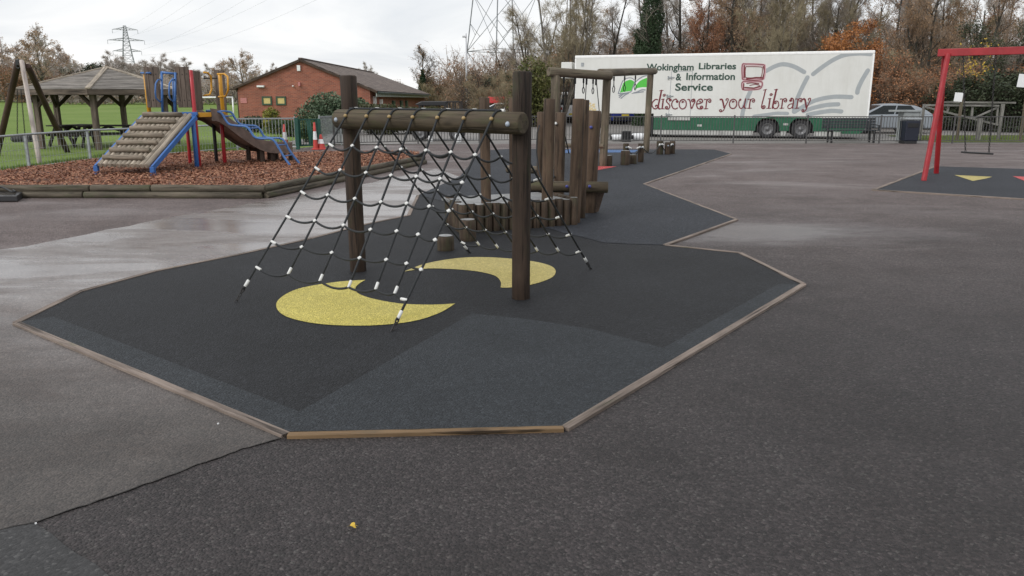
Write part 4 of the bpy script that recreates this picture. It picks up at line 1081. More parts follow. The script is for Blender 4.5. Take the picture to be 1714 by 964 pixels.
# ------------------------------------------------------------------ red swing
def build_swing():
    f, b = G(1546, 303), G(1567, 291); m = (f + b) / 2; zt = P(1584, 88, m.y).z
    root = thing('red_swing', 'tall red metal swing frame standing on the black mat at right', 'swing', m)
    apex = Vector((P(1584, 92, m.y).x, m.y, zt))
    dirb = (G(1900, 316) - G(1550, 298.5)).normalized(); dirb.z = 0; dirb.normalize()
    a0 = apex - dirb * .16
    L = 7.0; mb = MB(); mb.bar(a0, a0 + dirb * L, .11, .15); beam = part('top_beam', mb, M['red_swing'], root, .008)
    for p, sg in ((f, -1), (b, 1)):
        for end, nm in ((0, 'leg'), (L - .35, 'leg')):
            base = p + dirb * end if end else p; top = apex + dirb * end + Vector((0, sg * .07, -.02))
            mb = MB(); mb.bar(Vector((base.x, base.y, -.02)), top, .095, .095, up=(1, 0, 0)); part(nm, mb, M['red_swing'], root, .03, seg=3)
    s = lambda px: solve_line(a0, a0 + dirb * L, px, 0, 0, 1)
    def seat(x0, x1, yy, tx0, tx1):
        Yb = a0.y + dirb.y * L * s((tx0 + tx1) / 2)
        c0, c1 = P(x0, yy, Yb), P(x1, yy + 2, Yb); t0 = a0 + dirb * (L * s(tx0)) + Vector((0, 0, -.08)); t1 = a0 + dirb * (L * s(tx1)) + Vector((0, 0, -.08))
        mb = MB(); d = (c1 - c0).normalized(); mb.bar(c0 - d * .05, c1 + d * .05, .20, .035); st = part('seat', mb, M['seat_black'], root, .012)
        for c, t in ((c0, t0), (c1, t1)):
            mb = MB(); n = int((t - c).length / .055); dv = t - c
            for k in range(n):
                q = c + dv * ((k + .5) / n); mb.torus(q, .016, .0075, (1, 0, 0) if k % 2 else (0, 1, 0), 8, 5, stretch=2.0, sdir=dv.normalized())
            part('chain', mb, M['chain'], root)
    seat(1616, 1655, 255, 1613, 1668); seat(1790, 1830, 259, 1786, 1838)
build_swing()
# ------------------------------------------------------------------ black plastic block by the bark pit
def build_block():
    c = G(12, 336); root = thing('black_ramp_block', 'black plastic block with a wet top and loose strap by the bark pit logs', 'plastic block', c)
    x0 = G(-70, 330).x; a, b, d = G(30, 338), G(42, 329), G(-60, 339); h = .10
    mb = MB(); pts = [(p.x, p.y) for p in (Vector((x0, a.y + .0, 0)), a, b, Vector((x0, b.y + .05, 0)))]
    mb.prism(pts, (0, 0, .006), (1, 0, 0), (0, 1, 0), (0, 0, h)); part('block', mb, M['black_metal'], root, .012)
    mb = MB(); mb.prism([(pts[0][0] + .04, pts[0][1] + .05), (pts[1][0] - .06, pts[1][1] + .05), (pts[2][0] - .08, pts[2][1] - .05), (pts[3][0] + .04, pts[3][1] - .05)], (0, 0, .102), (1, 0, 0), (0, 1, 0), (0, 0, .006)); part('wet_top', mb, plain('wet_black_top', (.05, .05, .052), .12, sc=9), root)
    mb = MB(); q = [P(-10, 313, a.y + .4), P(4, 313, a.y + .4), P(12, 317, a.y + .35), P(20, 321, a.y + .25), P(26, 321, a.y + .3), P(22, 318, a.y + .35)]
    mb.tube(q, .016, 8); part('strap', mb, M['seat_black'], root)
build_block()
# ------------------------------------------------------------------ bark pit with log edging
BZ = .15
c0, c1, c2 = G(-160, 331), G(441, 332), G(712, 274)
back = [G(*p, 0) for p in [(700, 262), (560, 262), (470, 263), (430, 261), (330, 262), (255, 268), (152, 276), (50, 290), (-60, 305)]]
bed = [c0 + Vector((0, .1, 0)), c1 + Vector((0, .1, 0)), c2] + back
mb = MB(); mb.poly([(p.x, p.y, BZ - .03) for p in bed]); setting('bark_pit', mb, M['bark_bed'], label='red brown bark chip pit under the climbing frame')
def build_chips():
    bx = [p.x for p in bed]; by = [p.y for p in bed]; mb = MB(); r = random.Random(5); n = 0; poly = [(p.x, p.y) for p in bed]
    def inside(x, y):
        c = False; j = len(poly) - 1
        for i in range(len(poly)):
            xi, yi = poly[i]; xj, yj = poly[j]
            if (yi > y) != (yj > y) and x < (xj - xi) * (y - yi) / (yj - yi) + xi: c = not c
            j = i
        return c
    while n < 50000:
        x = r.uniform(max(min(bx), -12.5), max(bx)); y = r.uniform(min(by), max(by))
        if not inside(x, y): continue
        n += 1; l = r.uniform(.015, .042); w = r.uniform(.006, .016); a = r.random() * 6.28; tl = r.uniform(-.5, .5); z = BZ - .03 + r.random() * .04 + .03 * mnoise.noise((x * 1.2, y * 1.2, 0))
        d = Vector((math.cos(a) * l, math.sin(a) * l, tl * l)); q = Vector((-math.sin(a) * w, math.cos(a) * w, r.uniform(-.6, .6) * w)); c = Vector((x, y, z + .012)); v = r.random()
        mb.add([c - d - q * .6, c + d * .2 - q, c + d, c + d * .3 + q, c - d * .8 + q], [(0, 1, 2, 3, 4)], [(v, 0, 0)] * 5)
    setting('bark_chips', mb, M['chip'], 'stuff', label='loose red brown bark chips')
build_chips()
def edge_log(a, b, r, z, lab):
    mb = MB(); log(mb, (a.x, a.y, z), (b.x, b.y, z), r, 14, .012, .008); single('edging_log', mb, M['log_edge'], lab, 'log', 'round logs edging the bark pit', loc=(a + b) / 2)
def build_edge_logs():
    r = .062; up = .165
    A = c0; B = c1; m1, m2 = G(152, 331), G(300, 331.5)
    edge_log(Vector((-11.5, A.y, 0)), G(140, 331), r, r - .015, 'lower front edging log behind the black plastic block')
    edge_log(G(142, 331), B + Vector((-.02, 0, 0)), r, r - .015, 'lower front edging log below the ramp')
    o = Vector((0, .05, 0))
    edge_log(Vector((-11.5, A.y, 0)) + o, G(150, 331) + o, r * 1.05, up - .01, 'upper front edging log at the left end')
    edge_log(G(152, 331) + o, G(252, 331) + o, r * 1.05, up - .01, 'upper front edging log, middle one before the ramp feet')
    edge_log(G(254, 331) + o, B + o + Vector((.03, 0, 0)), r * 1.08, up - .01, 'upper front edging log ending at the pit corner')
    C = c2; d = (C - B); q = B + d * .5
    nn = Vector((-d.y, d.x, 0)).normalized() * .05
    edge_log(B + Vector((.04, .03, 0)), q, r, r - .015, 'lower side edging log leaving the pit corner')
    edge_log(q + d * .004, C, r, r - .015, 'lower side edging log at the far end behind the net')
    edge_log(B + nn + Vector((.03, .03, 0)), B + d * .45 + nn, r * 1.05, up - .01, 'upper side edging log leaving the pit corner')
    edge_log(B + d * .454 + nn, C + nn, r * 1.05, up - .01, 'upper side edging log at the far end behind the net')
build_edge_logs()
# ------------------------------------------------------------------ climbing frame with log ramp, slide and ladder
def build_frame():
    FL, FR = G(165, 289, BZ), G(251, 291, BZ)
    pB, pR = G(325, 279, BZ), G(332, 279, BZ)
    root = thing('climbing_frame', 'wooden play tower with log climbing ramp, brown slide, blue ladder and red and yellow posts', 'climbing frame', (FL + pR) / 2)
    def tube(name, pts, r, mat, lab=None, sides=10):
        mb = MB(); mb.tube(pts, r, sides); return part(name, mb, M[mat], root, label=lab)
    YF = pB.y
    zp = P(325, 190, YF).z                              # platform height
    xl, xr = P(247, 190, YF).x, P(329, 190, YF).x
    # ramp: a bed of round logs running up, with step logs nailed across
    top_l, top_r = Vector((P(243, 192, YF).x, YF - .05, zp - .05)), Vector((xr - .06, YF - .05, zp - .05))
    lo_l, lo_r = FL + Vector((0, 0, .14)), FR + Vector((0, 0, .14))
    n = 11; rr = (lo_r - lo_l).length / n / 2 * 1.02
    up_dir = ((top_l - lo_l).normalized() + (top_r - lo_r).normalized()).normalized(); nrm = (lo_r - lo_l).normalized().cross(up_dir).normalized()
    if nrm.z < 0: nrm = -nrm
    mb = MB()
    for k in range(n):
        f = (k + .5) / n; log(mb, lo_l.lerp(lo_r, f) + nrm * .02, top_l.lerp(top_r, f) + nrm * .02, rr, 10, .008)
    part('ramp_logs', mb, M['log_pale'], root)
    for k in range(7):
        f = .085 + .142 * k; a = lo_l.lerp(top_l, f) + nrm * (.02 + rr + .035); b = lo_r.lerp(top_r, f) + nrm * (.02 + rr + .035)
        d = b - a; mb = MB(); log(mb, a + d * .07, b - d * .14, .052, 12, .01); part('step_log', mb, M['log_step'], root)
    for a, b in ((lo_l, top_l), (lo_r, top_r)):
        o = (lo_r - lo_l).normalized() * (-.06 if a is lo_l else .06)
        mb = MB(); mb.bar(a + o - nrm * .03, b + o - nrm * .03, .05, .10, up=nrm); part('ramp_rail', mb, M['blue'], root, .006)
        mb = MB(); mb.bar(Vector((a.x, a.y, BZ - .1)) + o + Vector((0, .03, 0)), a + o + Vector((0, .03, 0)), .09, .09, up=(0, 1, 0)); part('foot', mb, M['blue'], root, .006)
    # posts
    def post(px, py0, Y, mat, r=.045, xb=None, lab=None):
        q = P(px, py0, Y); x = q.x; mb = MB(); mb.tube([(x, Y, BZ - .1), (x, Y, q.z)], r, 12, chamfer=.006); part('post', mb, M[mat], root, label=lab); return x
    YB = YF + 1.25
    post(322, 192, YF - .08, 'blue', .05, lab='blue post under the ramp top')
    xR = post(319, 117, YF + .03, 'red', .046, lab='tall red post')
    post(311, 190, YB, 'red', .042); post(249, 190, YF + .08, 'red', .042); post(370, 196, YF + 1.0, 'red', .045, lab='red post beside the slide'); post(357, 205, YB + .1, 'black_metal', .042)
    xy = P(243, 150, YF + .1).x
    for px, y0, y1, Y in ((243, 123, 190, YF + .12), (368, 125, 186, YF + 1.0)):
        a = P(px, y0, Y); b = P(px, y1, Y); mb = MB(); mb.tube([(a.x, Y, b.z), (a.x, Y, a.z)], .045, 12, chamfer=.006); part('post', mb, M['amber'], root, label='yellow upper post')
    # platform deck
    mb = MB(); xq = P(378, 195, YF + 1.0).x
    mb.prism([(xl, YF), (xr + .02, YF), (xq, YF + 1.0), (xq - .1, YB + .1), (xl, YB + .1)], (0, 0, zp - .06), (1, 0, 0), (0, 1, 0), (0, 0, .06)); part('platform', mb, M['plank'], root, .004)
    mb = MB(); mb.bar((xl - .02, YF - .03, zp), (xr + .03, YF - .03, zp), .05, .07); part('platform_beam', mb, M['blue'], root, .005)
    mb = MB(); mb.bar((xr + .05, YF + .02, zp - .03), (xq + .03, YF + 1.0, zp - .03), .05, .10); part('platform_beam', mb, M['amber'], root, .005)
    # board panels
    def panel(pxs, y0, y1, Y, mat='plank', Y2=None):
        k = len(pxs) - 1
        for i in range(k):
            Ya = Y if Y2 is None else Y + (Y2 - Y) * i / k; Yb = Y if Y2 is None else Y + (Y2 - Y) * (i + 1) / k
            a, b = P(pxs[i], y1, Ya), P(pxs[i + 1], y1, Yb); zt = P(pxs[i], y0, Ya).z - .01 * (i % 2); zb = a.z
            b.z = zb; d = (b - a); mb = MB(); off = Vector((-d.y, d.x, 0)).normalized() * .032
            g = d.normalized() * .004
            q = [a + g, b - g, b - g + off, a + g + off]
            vs = [tuple(v) for v in q] + [(v.x, v.y, zt) for v in q]
            ws = [((i * 3 + (v - a).dot(d.normalized())), (0 if j < 2 else .03), zb) for j, v in enumerate(q)]; ws = ws + [(w[0], w[1], zt) for w in ws]
            mb.add(vs, [(0, 1, 2, 3), (4, 7, 6, 5), (0, 4, 5, 1), (1, 5, 6, 2), (2, 6, 7, 3), (3, 7, 4, 0)], ws)
            pb = part('panel_board', mb, M[mat], root, .006)
            mb = MB()
            for zz in (zb + .16, zt - .16):
                c = (a + b) / 2; mb.lathe(Vector((c.x, c.y, zz)) - off * .05, [(0, .006), (.011, .004), (.012, -.004)], -off, 8)
            part('bolt', mb, M['underside'], pb)
    panel([246.5, 254, 262, 271], 111.5, 180, YF - .02)
    panel([298, 306, 314, 321.5], 111, 180, YF - .02)
    panel([325, 333, 341], 118, 184, YF + .10, 'plank', YF + .55)
    panel([363, 371, 380], 117, 186, YB + .1)
    # blue and yellow hand bars
    for px in (270.5, 293.5):
        q0, q1 = P(px, 121, YF - .02), P(px + (1.5 if px < 280 else -.5), 187, YF - .02)
        tube('hand_bar', [q1, q0], .026, 'blue_pale')
    tube('top_bar', [P(236, 122, YF + .06), P(252, 122, YF - .05)], .022, 'blue_pale'); tube('top_bar', [P(269, 121, YF - .02), P(299, 124, YF + .1)], .026, 'blue_pale')
    for px, s in ((270, -1), (293, -1)):
        q = [P(px, 170, YF - .03), P(px - 3, 170, YF - .08), P(px - 9, 164, YF - .22), P(px - 10, 155, YF - .25), P(px - 9.5, 140, YF - .24), P(px - 6, 134, YF - .14), P(px, 133, YF - .03)]
        tube('grab_handle', q, .018, 'blue_pale')
    tube('hand_bar', [P(289, 130, YF + .5), P(292, 186, YF + .5)], .02, 'blue_pale')
    Ys = YF + 1.0
    tube('grab_handle', [P(340, 121, YF + .55), P(348, 122, YF + .6), P(353, 128, YF + .75), P(354, 150, YF + .8), P(351, 158, YF + .7), P(341, 160, YF + .55)], .022, 'amber')
    tube('grab_handle', [P(364, 124, Ys), P(375, 123.5, Ys - .1), P(381, 128, Ys - .2), P(382, 150, Ys - .2), P(378, 161, Ys - .1), P(366, 162, Ys)], .022, 'amber')
    tube('top_bar', [P(341, 131, YF + .6), P(363, 131, Ys)], .016, 'black_metal')
    # slide: a curved brown chute with raised sides, then a steel lip
    sA = Vector((P(343, 190, YF + .9).x, YF + .75, zp)); e = G(474, 258, .45); e = P(474, 251, 20.3)
    hd = Vector((e.x - sA.x, e.y - sA.y, 0)); Ls = hd.length; hd.normalize(); sd = Vector((hd.y, -hd.x, 0)) * .46
    zend = P(440, 253, e.y - .2).z
    zend = .50; prof = [(0, zp - .02), (.08, zp - .05), (.18, zp - .18), (.32, zp - .40), (.46, zp - .60), (.58, zend + .10), (.70, zend + .02), (.82, zend), (1.0, zend - .02)]
    prof = [(p.x, p.y) for p in spline(prof, 5)]
    mb = MB(); cs = [(-1.06, .13), (-1.0, .13), (-.97, .01), (.97, .01), (1.0, .13), (1.06, .13), (1.06, -.15), (1.0, -.15), (.98, -.06), (-.98, -.06), (-1.0, -.15), (-1.06, -.15)]
    vs = []; ws = []
    for t, z in prof:
        for s, h in cs:
            p = sA + hd * (Ls * t) + sd * s; vs.append((p.x, p.y, z + h)); ws.append((s * .3, h, t * Ls))
    m = len(cs); fs = [(i * m + k, i * m + (k + 1) % m, (i + 1) * m + (k + 1) % m, (i + 1) * m + k) for i in range(len(prof) - 1) for k in range(m)]
    fs += [tuple(range(m)), tuple(reversed(range((len(prof) - 1) * m, len(prof) * m)))]
    mb.add(vs, fs, ws); part('slide_chute', mb, M['slide'], root, .006)
    mb = MB(); p = sA + hd * (Ls * .99); mb.box((p.x, p.y, zend - .03), (.5, .55, .03), Matrix((hd, Vector((-hd.y, hd.x, 0)), Vector((0, 0, 1)))).transposed()); part('slide_lip', mb, M['steel'], root, .01)
    for t in (.62, .76, .90, 1.0):
        for s in (-.8, .8):
            p = sA + hd * (Ls * t) + sd * s; z = [q for q in prof if q[0] >= t - .001][0][1]; mb = MB(); mb.bar((p.x, p.y, BZ - .1), (p.x, p.y, z - .05), .09, .09, up=(0, 1, 0)); part('slide_leg', mb, M['plank_dark'], root, .005)
    # blue wavy ladder
    gA, gB = G(485, 277, BZ), G(501, 274, BZ)
    line = [(345, 186), (362, 186.5), (371, 190), (377, 200), (384, 208), (398, 210.5), (412, 212), (419, 219), (426, 229), (436, 232), (452, 232), (460, 237), (468, 250), (477, 265), (486, 277)]
    far = [(345, 185.5), (378, 186.5), (388, 189), (394, 199), (402, 207.5), (415, 210), (428, 211), (436, 218), (442, 228), (452, 231), (468, 231.5), (476, 236), (483, 249), (492, 262), (502, 274)]
    def wave(px, xt, g, Y0): return [P(a, b, Y0 + (g.y - Y0) * min(1, max(0, (a - 345) / (g_px - 345)))) for a, b in px]
    rails = []
    for px, g, g_px, Y0 in ((line, gA, 486, YF + .55), (far, gB, 502, YF + .95)):
        pts = [P(a, b, Y0 + (g.y - Y0) * min(1, max(0, (a - 345) / (g_px - 345)))) for a, b in [(p.x, p.y) for p in spline(px, 4)]]
        pts[-1].z = BZ - .05
        tube('ladder_rail', pts, .026, 'blue_pale'); rails.append(pts)
    for k in (10, 18, 26, 33, 40, 46, 51):
        tube('rung', [rails[0][k], rails[1][k]], .016, 'blue_pale')
build_frame()
# ------------------------------------------------------------------ pavilion and picnic tables
def build_pavilion():
    Y = 29.5; cx = P(180, 150, Y).x; c = Vector((cx, Y, 0)); root = thing('pavilion', 'open timber shelter with shallow grey shingled roof on the playing field', 'shelter', c)
    za = P(183, 113, Y).z; R0 = 2.95; ze = P(150, 153, Y - 1.5).z + .06
    angs = [R(a) for a in (285, 345, 45, 105, 165, 225)]
    ap = c + Vector((0.05, 0, za)); ring = [c + Vector((R0 * math.cos(a), R0 * math.sin(a), ze)) for a in angs]
    for i in range(6):
        a, b = ring[i], ring[(i + 1) % 6]; mb = MB(); mid = (a + b) / 2; e = (b - a).normalized(); u = (ap - mid)
        nr = e.cross(u).normalized(); rows = 15
        for k in range(rows):        # overlapping courses of boards
            t0, t1 = k / rows, min(1, (k + 1.12) / rows); p0, p1, p2, p3 = a.lerp(ap, t0), b.lerp(ap, t0), b.lerp(ap, t1), a.lerp(ap, t1)
            h0 = nr * .030; h1 = nr * .010; o = rng.random() * 9
            mb.add([p0 + h0, p1 + h0, p2 + h1, p3 + h1, p0, p1], [(0, 1, 2, 3), (4, 5, 1, 0)], [(o, k * .2, p0.dot(e)), (o, k * .2, p1.dot(e)), (o + .2, k * .2, p2.dot(e)), (o + .2, k * .2, p3.dot(e)), (o, k * .2, p0.dot(e)), (o, k * .2, p1.dot(e))])
        mb.poly([a - nr * .01, b - nr * .01, ap - nr * .02]); part('roof_panel', mb, M['shingle'], root)
        mb = MB(); mb.bar(a + nr * .03, ap + nr * .02, .16, .05, up=(0, 0, 1)); part('hip_board', mb, M['log_pale'], root, .006)
        mb = MB(); mb.bar(a + Vector((0, 0, -.09)), b + Vector((0, 0, -.09)), .05, .17); part('fascia', mb, M['plank'], root, .004)
        q = c + (Vector((a.x, a.y, 0)) - c) * .80; mb = MB(); mb.bar((q.x, q.y, -.05), (q.x, q.y, ze - .02), .17, .17, up=(0, 1, 0)); pm = part('post', mb, M['plank'], root, .01)
        for s in (-1, 1):
            nbp = c + (Vector((ring[(i + s) % 6].x, ring[(i + s) % 6].y, 0)) - c) * .80; d = (nbp - q).normalized()
            mb = MB(); mb.bar((q.x, q.y, ze - .62), (q.x + d.x * .55, q.y + d.y * .55, ze - .10), .08, .12); part('knee_brace', mb, M['plank_dark'], pm, .006)
        mb = MB(); q2 = c + (Vector((ring[(i + 1) % 6].x, ring[(i + 1) % 6].y, 0)) - c) * .80; mb.bar((q.x, q.y, ze - .07), (q2.x, q2.y, ze - .07), .10, .14); part('ring_beam', mb, M['plank_dark'], root)
build_pavilion()
def picnic_table(loc, rz, L, label):
    root = thing('picnic_table', label, 'picnic table', (0, 0, 0), 'dark timber picnic tables'); m = M['table']
    mb = MB()
    for k in range(5): mb.bar((-L / 2, -.32 + .16 * k, .73), (L / 2, -.32 + .16 * k, .73), .145, .045)
    part('table_top', mb, m, root, .005)
    for s in (-1, 1):
        mb = MB()
        for k in range(2): mb.bar((-L / 2, s * (.62 + .15 * k), .44), (L / 2, s * (.62 + .15 * k), .44), .14, .045)
        part('bench_seat', mb, m, root, .005)
    for x in (-L * .34, L * .34):
        for s in (-1, 1):
            mb = MB(); mb.bar((x, s * .62, 0), (x, s * .20, .71), .07, .10); part('leg', mb, m, root, .005)
        mb = MB(); mb.bar((x + .06, -.76, .40), (x + .06, .76, .40), .06, .10); mb.bar((x + .06, -.36, .68), (x + .06, .36, .68), .06, .08); part('cross_rail', mb, m, root, .005)
    mb = MB(); mb.bar((-L * .34, 0, .42), (0, 0, .70), .06, .08); mb.bar((L * .34, 0, .42), (0, 0, .70), .06, .08); part('brace', mb, m, root)
    root.location = loc; root.rotation_euler = (0, 0, rz); return root
picnic_table(P(124, 238, 29.2) * 1.0 - Vector((0, 0, P(124, 238, 29.2).z)), R(70), 1.5, 'dark picnic table seen end on under the left of the shelter')
q = P(184, 237, 28.9); picnic_table(Vector((q.x, q.y, 0)), R(8), 2.1, 'dark picnic table seen from its long side under the shelter')
# ------------------------------------------------------------------ timber swing at the left edge
def build_left_swing():
    Y0 = 22.6; apex = P(37, 112, Y0); root = thing('timber_swing', 'tall brown timber swing frame with one bleached leg at the left edge', 'swing', Vector((apex.x, Y0, 0)))
    def leg(base, top, r, mat, lab=None): mb = MB(); log(mb, base, top, r, 14, .012, .01); part('leg', mb, M[mat], root, label=lab)
    b1 = G(-6, 258); b2 = G(113, 253); b3 = G(66, 272)
    leg(Vector((b1.x, b1.y, -.05)), P(37, 106, Y0) + Vector((-.12, 0, .0)), .085, 'swing_leg'); leg(Vector((b2.x, b2.y, -.05)), P(44, 110, Y0) + Vector((.02, .03, 0)), .085, 'swing_leg')
    leg(Vector((b3.x, b3.y, -.05)), P(36, 101, Y0 - .35), .058, 'bleached', 'bleached whitish leg')
    mb = MB(); a = P(38, 108, Y0 - .2); log(mb, a, a + Vector((a.x, a.y, 0)).normalized() * 4.5, .085, 14, .012); part('top_beam', mb, M['swing_leg'], root)
    mb = MB(); h = P(30, 108, Y0 - .1); mb.torus(h + Vector((0, 0, -.05)), .05, .02, (0, 1, 0), 12, 6); mb.box(h + Vector((0, 0, .06)), (.10, .06, .16)); part('hook', mb, M['black_metal'], root, .01)
    Ys = 24.2; c = P(41, 232, Ys)
    for px, tx in ((29, 29), (38, 35)):
        a = P(tx, 150, Ys); b = P(px + (4 if px > 30 else 0), 228, Ys); n = 26; mb = MB(); dv = a - b
        for k in range(n):
            q = b + dv * ((k + .5) / n); mb.torus(q, .018, .006, (1, 0, 0) if k % 2 else (0, 1, 0), 8, 5, stretch=2.2, sdir=dv.normalized())
        part('chain', mb, M['chain'], root)
    mb = MB(); mb.torus(c, .27, .10, (0, 0, 1), 24, 10); part('tyre_seat', mb, M['tyre'], root)
build_left_swing()
def build_goal():
    Y = 58; a, b = P(330, 163, Y), P(389, 163, Y); z = a.z; root = thing('goal_frame', 'thin white football goal frame on the field behind the slide', 'goal', Vector((b.x, Y, 0)))
    g0 = terrain(b.x, Y)
    for p in (a, b): mb = MB(); mb.tube([(p.x, Y, g0), (p.x, Y, z)], .055, 8); part('goal_post', mb, M['sign'], root)
    mb = MB(); mb.tube([(a.x - .05, Y, z), (b.x + .05, Y, z)], .055, 8); part('crossbar', mb, M['sign'], root)
build_goal()
# ------------------------------------------------------------------ brick building
def build_hall():
    Y = 48.0; xl, xr = P(399, 170, Y).x, P(620, 170, Y).x; apx = P(503, 100, Y); zl = P(399, 146, Y).z; zr = P(620, 150, Y).z - .02; L = 30; hip = 5.5
    root = thing('brick_hall', 'red brick hall with low gable, brown tiled roof and small yellow windows', 'building', Vector((xl, Y, 0)))
    mb = MB(); mb.prism([(xl, -.1), (xr, -.1), (xr, zr), (apx.x, apx.z - .08), (xl, zl)], (0, Y, 0), (1, 0, 0), (0, 0, 1), (0, .3, 0)); part('gable_wall', mb, M['brick'], root)
    mb = MB(); mb.add([(xr, Y + .3, -.1), (xr, Y + L, -.1), (xr, Y + L, zr), (xr, Y + .3, zr)], [(0, 1, 2, 3)], [(0, -.1, 0), (L, -.1, 0), (L, zr, 0), (0, zr, 0)]); part('side_wall', mb, M['brick'], root)
    mb = MB(); mb.add([(xl, Y + .3, -.1), (xl, Y + L, -.1), (xl, Y + L, zl), (xl, Y + .3, zl)], [(3, 2, 1, 0)], [(0, -.1, 0), (L, -.1, 0), (L, zl, 0), (0, zl, 0)])
    mb.add([(xl, Y + L, -.1), (xr, Y + L, -.1), (xr, Y + L, zr), (xl, Y + L, zl)], [(3, 2, 1, 0)], [(0, -.1, 0), (8, -.1, 0), (8, zr, 0), (0, zl, 0)]); part('rear_wall', mb, M['brick'], root)
    ov = .45; Ya = Y - .12; ridge0 = Vector((apx.x, Ya, apx.z)); ridge1 = Vector((apx.x, Y + L - hip, apx.z))
    eR0 = Vector((xr + ov, Ya, zr - .10)); eR1 = Vector((xr + ov, Y + L + ov, zr - .10)); eL0 = Vector((xl - ov * .4, Ya, zl - .04)); eL1 = Vector((xl - ov * .4, Y + L + ov, zl - .04))
    def slope(pts, o, u): 
        n = (pts[1] - pts[0]).cross(pts[2] - pts[0]).normalized(); n = n if n.z > 0 else -n; v = n.cross(u)
        mb = MB(); w = [((p - o).dot(u), (p - o).dot(v), 0) for p in pts]; k = len(pts)
        mb.add([p + n * .06 for p in pts] + [p - n * .04 for p in pts], [tuple(range(k)), tuple(reversed(range(k, 2 * k)))] + [(i, i + k, (i + 1) % k + k, (i + 1) % k) for i in range(k)], w + w)
        part('roof', mb, M['tiles'], root)
    slope([eR0, eR1, ridge1, ridge0], eR0, Vector((0, 1, 0))); slope([eL0, ridge0, ridge1, eL1], eL0, Vector((0, 1, 0))); slope([eR1, eL1, ridge1], eR1, Vector((1, 0, 0)))
    mb = MB(); mb.bar(ridge0 + Vector((0, 0, .07)), ridge1 + Vector((0, 0, .07)), .22, .10); part('ridge_tiles', mb, M['tiles'], root, .02)
    for a, b in ((eL0, ridge0), (ridge0, eR0)): mb = MB(); mb.bar(a + Vector((0, -.03, -.03)), b + Vector((0, -.03, -.03)), .06, .12); part('barge_board', mb, M['plank_dark'], root)
    mb = MB(); mb.bar(eR0 + Vector((.06, 0, -.06)), eR1 + Vector((.06, 0, -.06)), .12, .12); part('gutter', mb, M['gutter'], root, .02)
    mb = MB(); mb.bar(Vector((xr + ov - .06, Ya, zr - .28)), Vector((xr + ov - .06, Y + L, zr - .28)), .05, .20); part('fascia', mb, M['fascia'], root)
    for px in (447, 470.5):
        c = P(px, 168.5, Y); mb = MB(); w, h = .50, .42
        for s in (-1, 1): mb.box((c.x + s * w / 2, Y - .01, c.z), (.09, .10, h + .09)); mb.box((c.x, Y - .01, c.z + s * h / 2), (w + .09, .098, .09))
        f = part('window', mb, M['frame_green'], root, .006); mb = MB(); mb.box((c.x, Y - .012, c.z), (w - .08, .03, h - .08)); part('pane', mb, M['wall_window'], f)
    def fit(name, px, py, w, h, mat, d=.12):
        c = P(px, py, Y); mb = MB(); mb.box((c.x, Y - d / 2 - .002, c.z), (w, d, h)); part(name, mb, M[mat], root, .012)
    fit('alarm_box', 500.5, 114, .19, .32, 'sign'); fit('wall_lamp', 437, 144.5, .42, .10, 'sign', .18); fit('junction_box', 501.5, 141, .12, .22, 'sign_pink'); fit('small_lamp', 576, 146, .12, .08, 'sign'); fit('wall_sign', 408, 168.5, .38, .30, 'sign_pink', .03); fit('small_lamp', 491, 144, .10, .06, 'sign')
    # boxes and windows along the receding side wall
    for k, (dy, z, w, h, m, nm) in enumerate([(1.2, 1.55, .5, .55, 'sign', 'meter_box'), (3.6, 1.4, .5, .5, 'sign', 'side_lamp'), (9, 1.3, .9, .5, 'frame_green', 'side_window'), (13, 1.3, .9, .5, 'frame_green', 'side_window'), (16, 1.3, .9, .5, 'frame_green', 'side_window')]):
        mb = MB(); mb.box((xr + .06, Y + dy, z), (.14, w, h)); part(nm, mb, M[m], root, .01)
    c = Vector((xl - .30, Y + 1.6, 0)); zz = P(396, 150, Y + 1.6).z; mb = MB(); mb.box((xl - .3, Y + 1.2, zz), (.7, 2.4, .10)); part('porch_roof', mb, M['plank_dark'], root); mb = MB(); mb.tube([(xl - .06, Y + .12, 0), (xl - .06, Y + .12, zl)], .05, 8); part('downpipe', mb, M['plank_dark'], root)
build_hall()
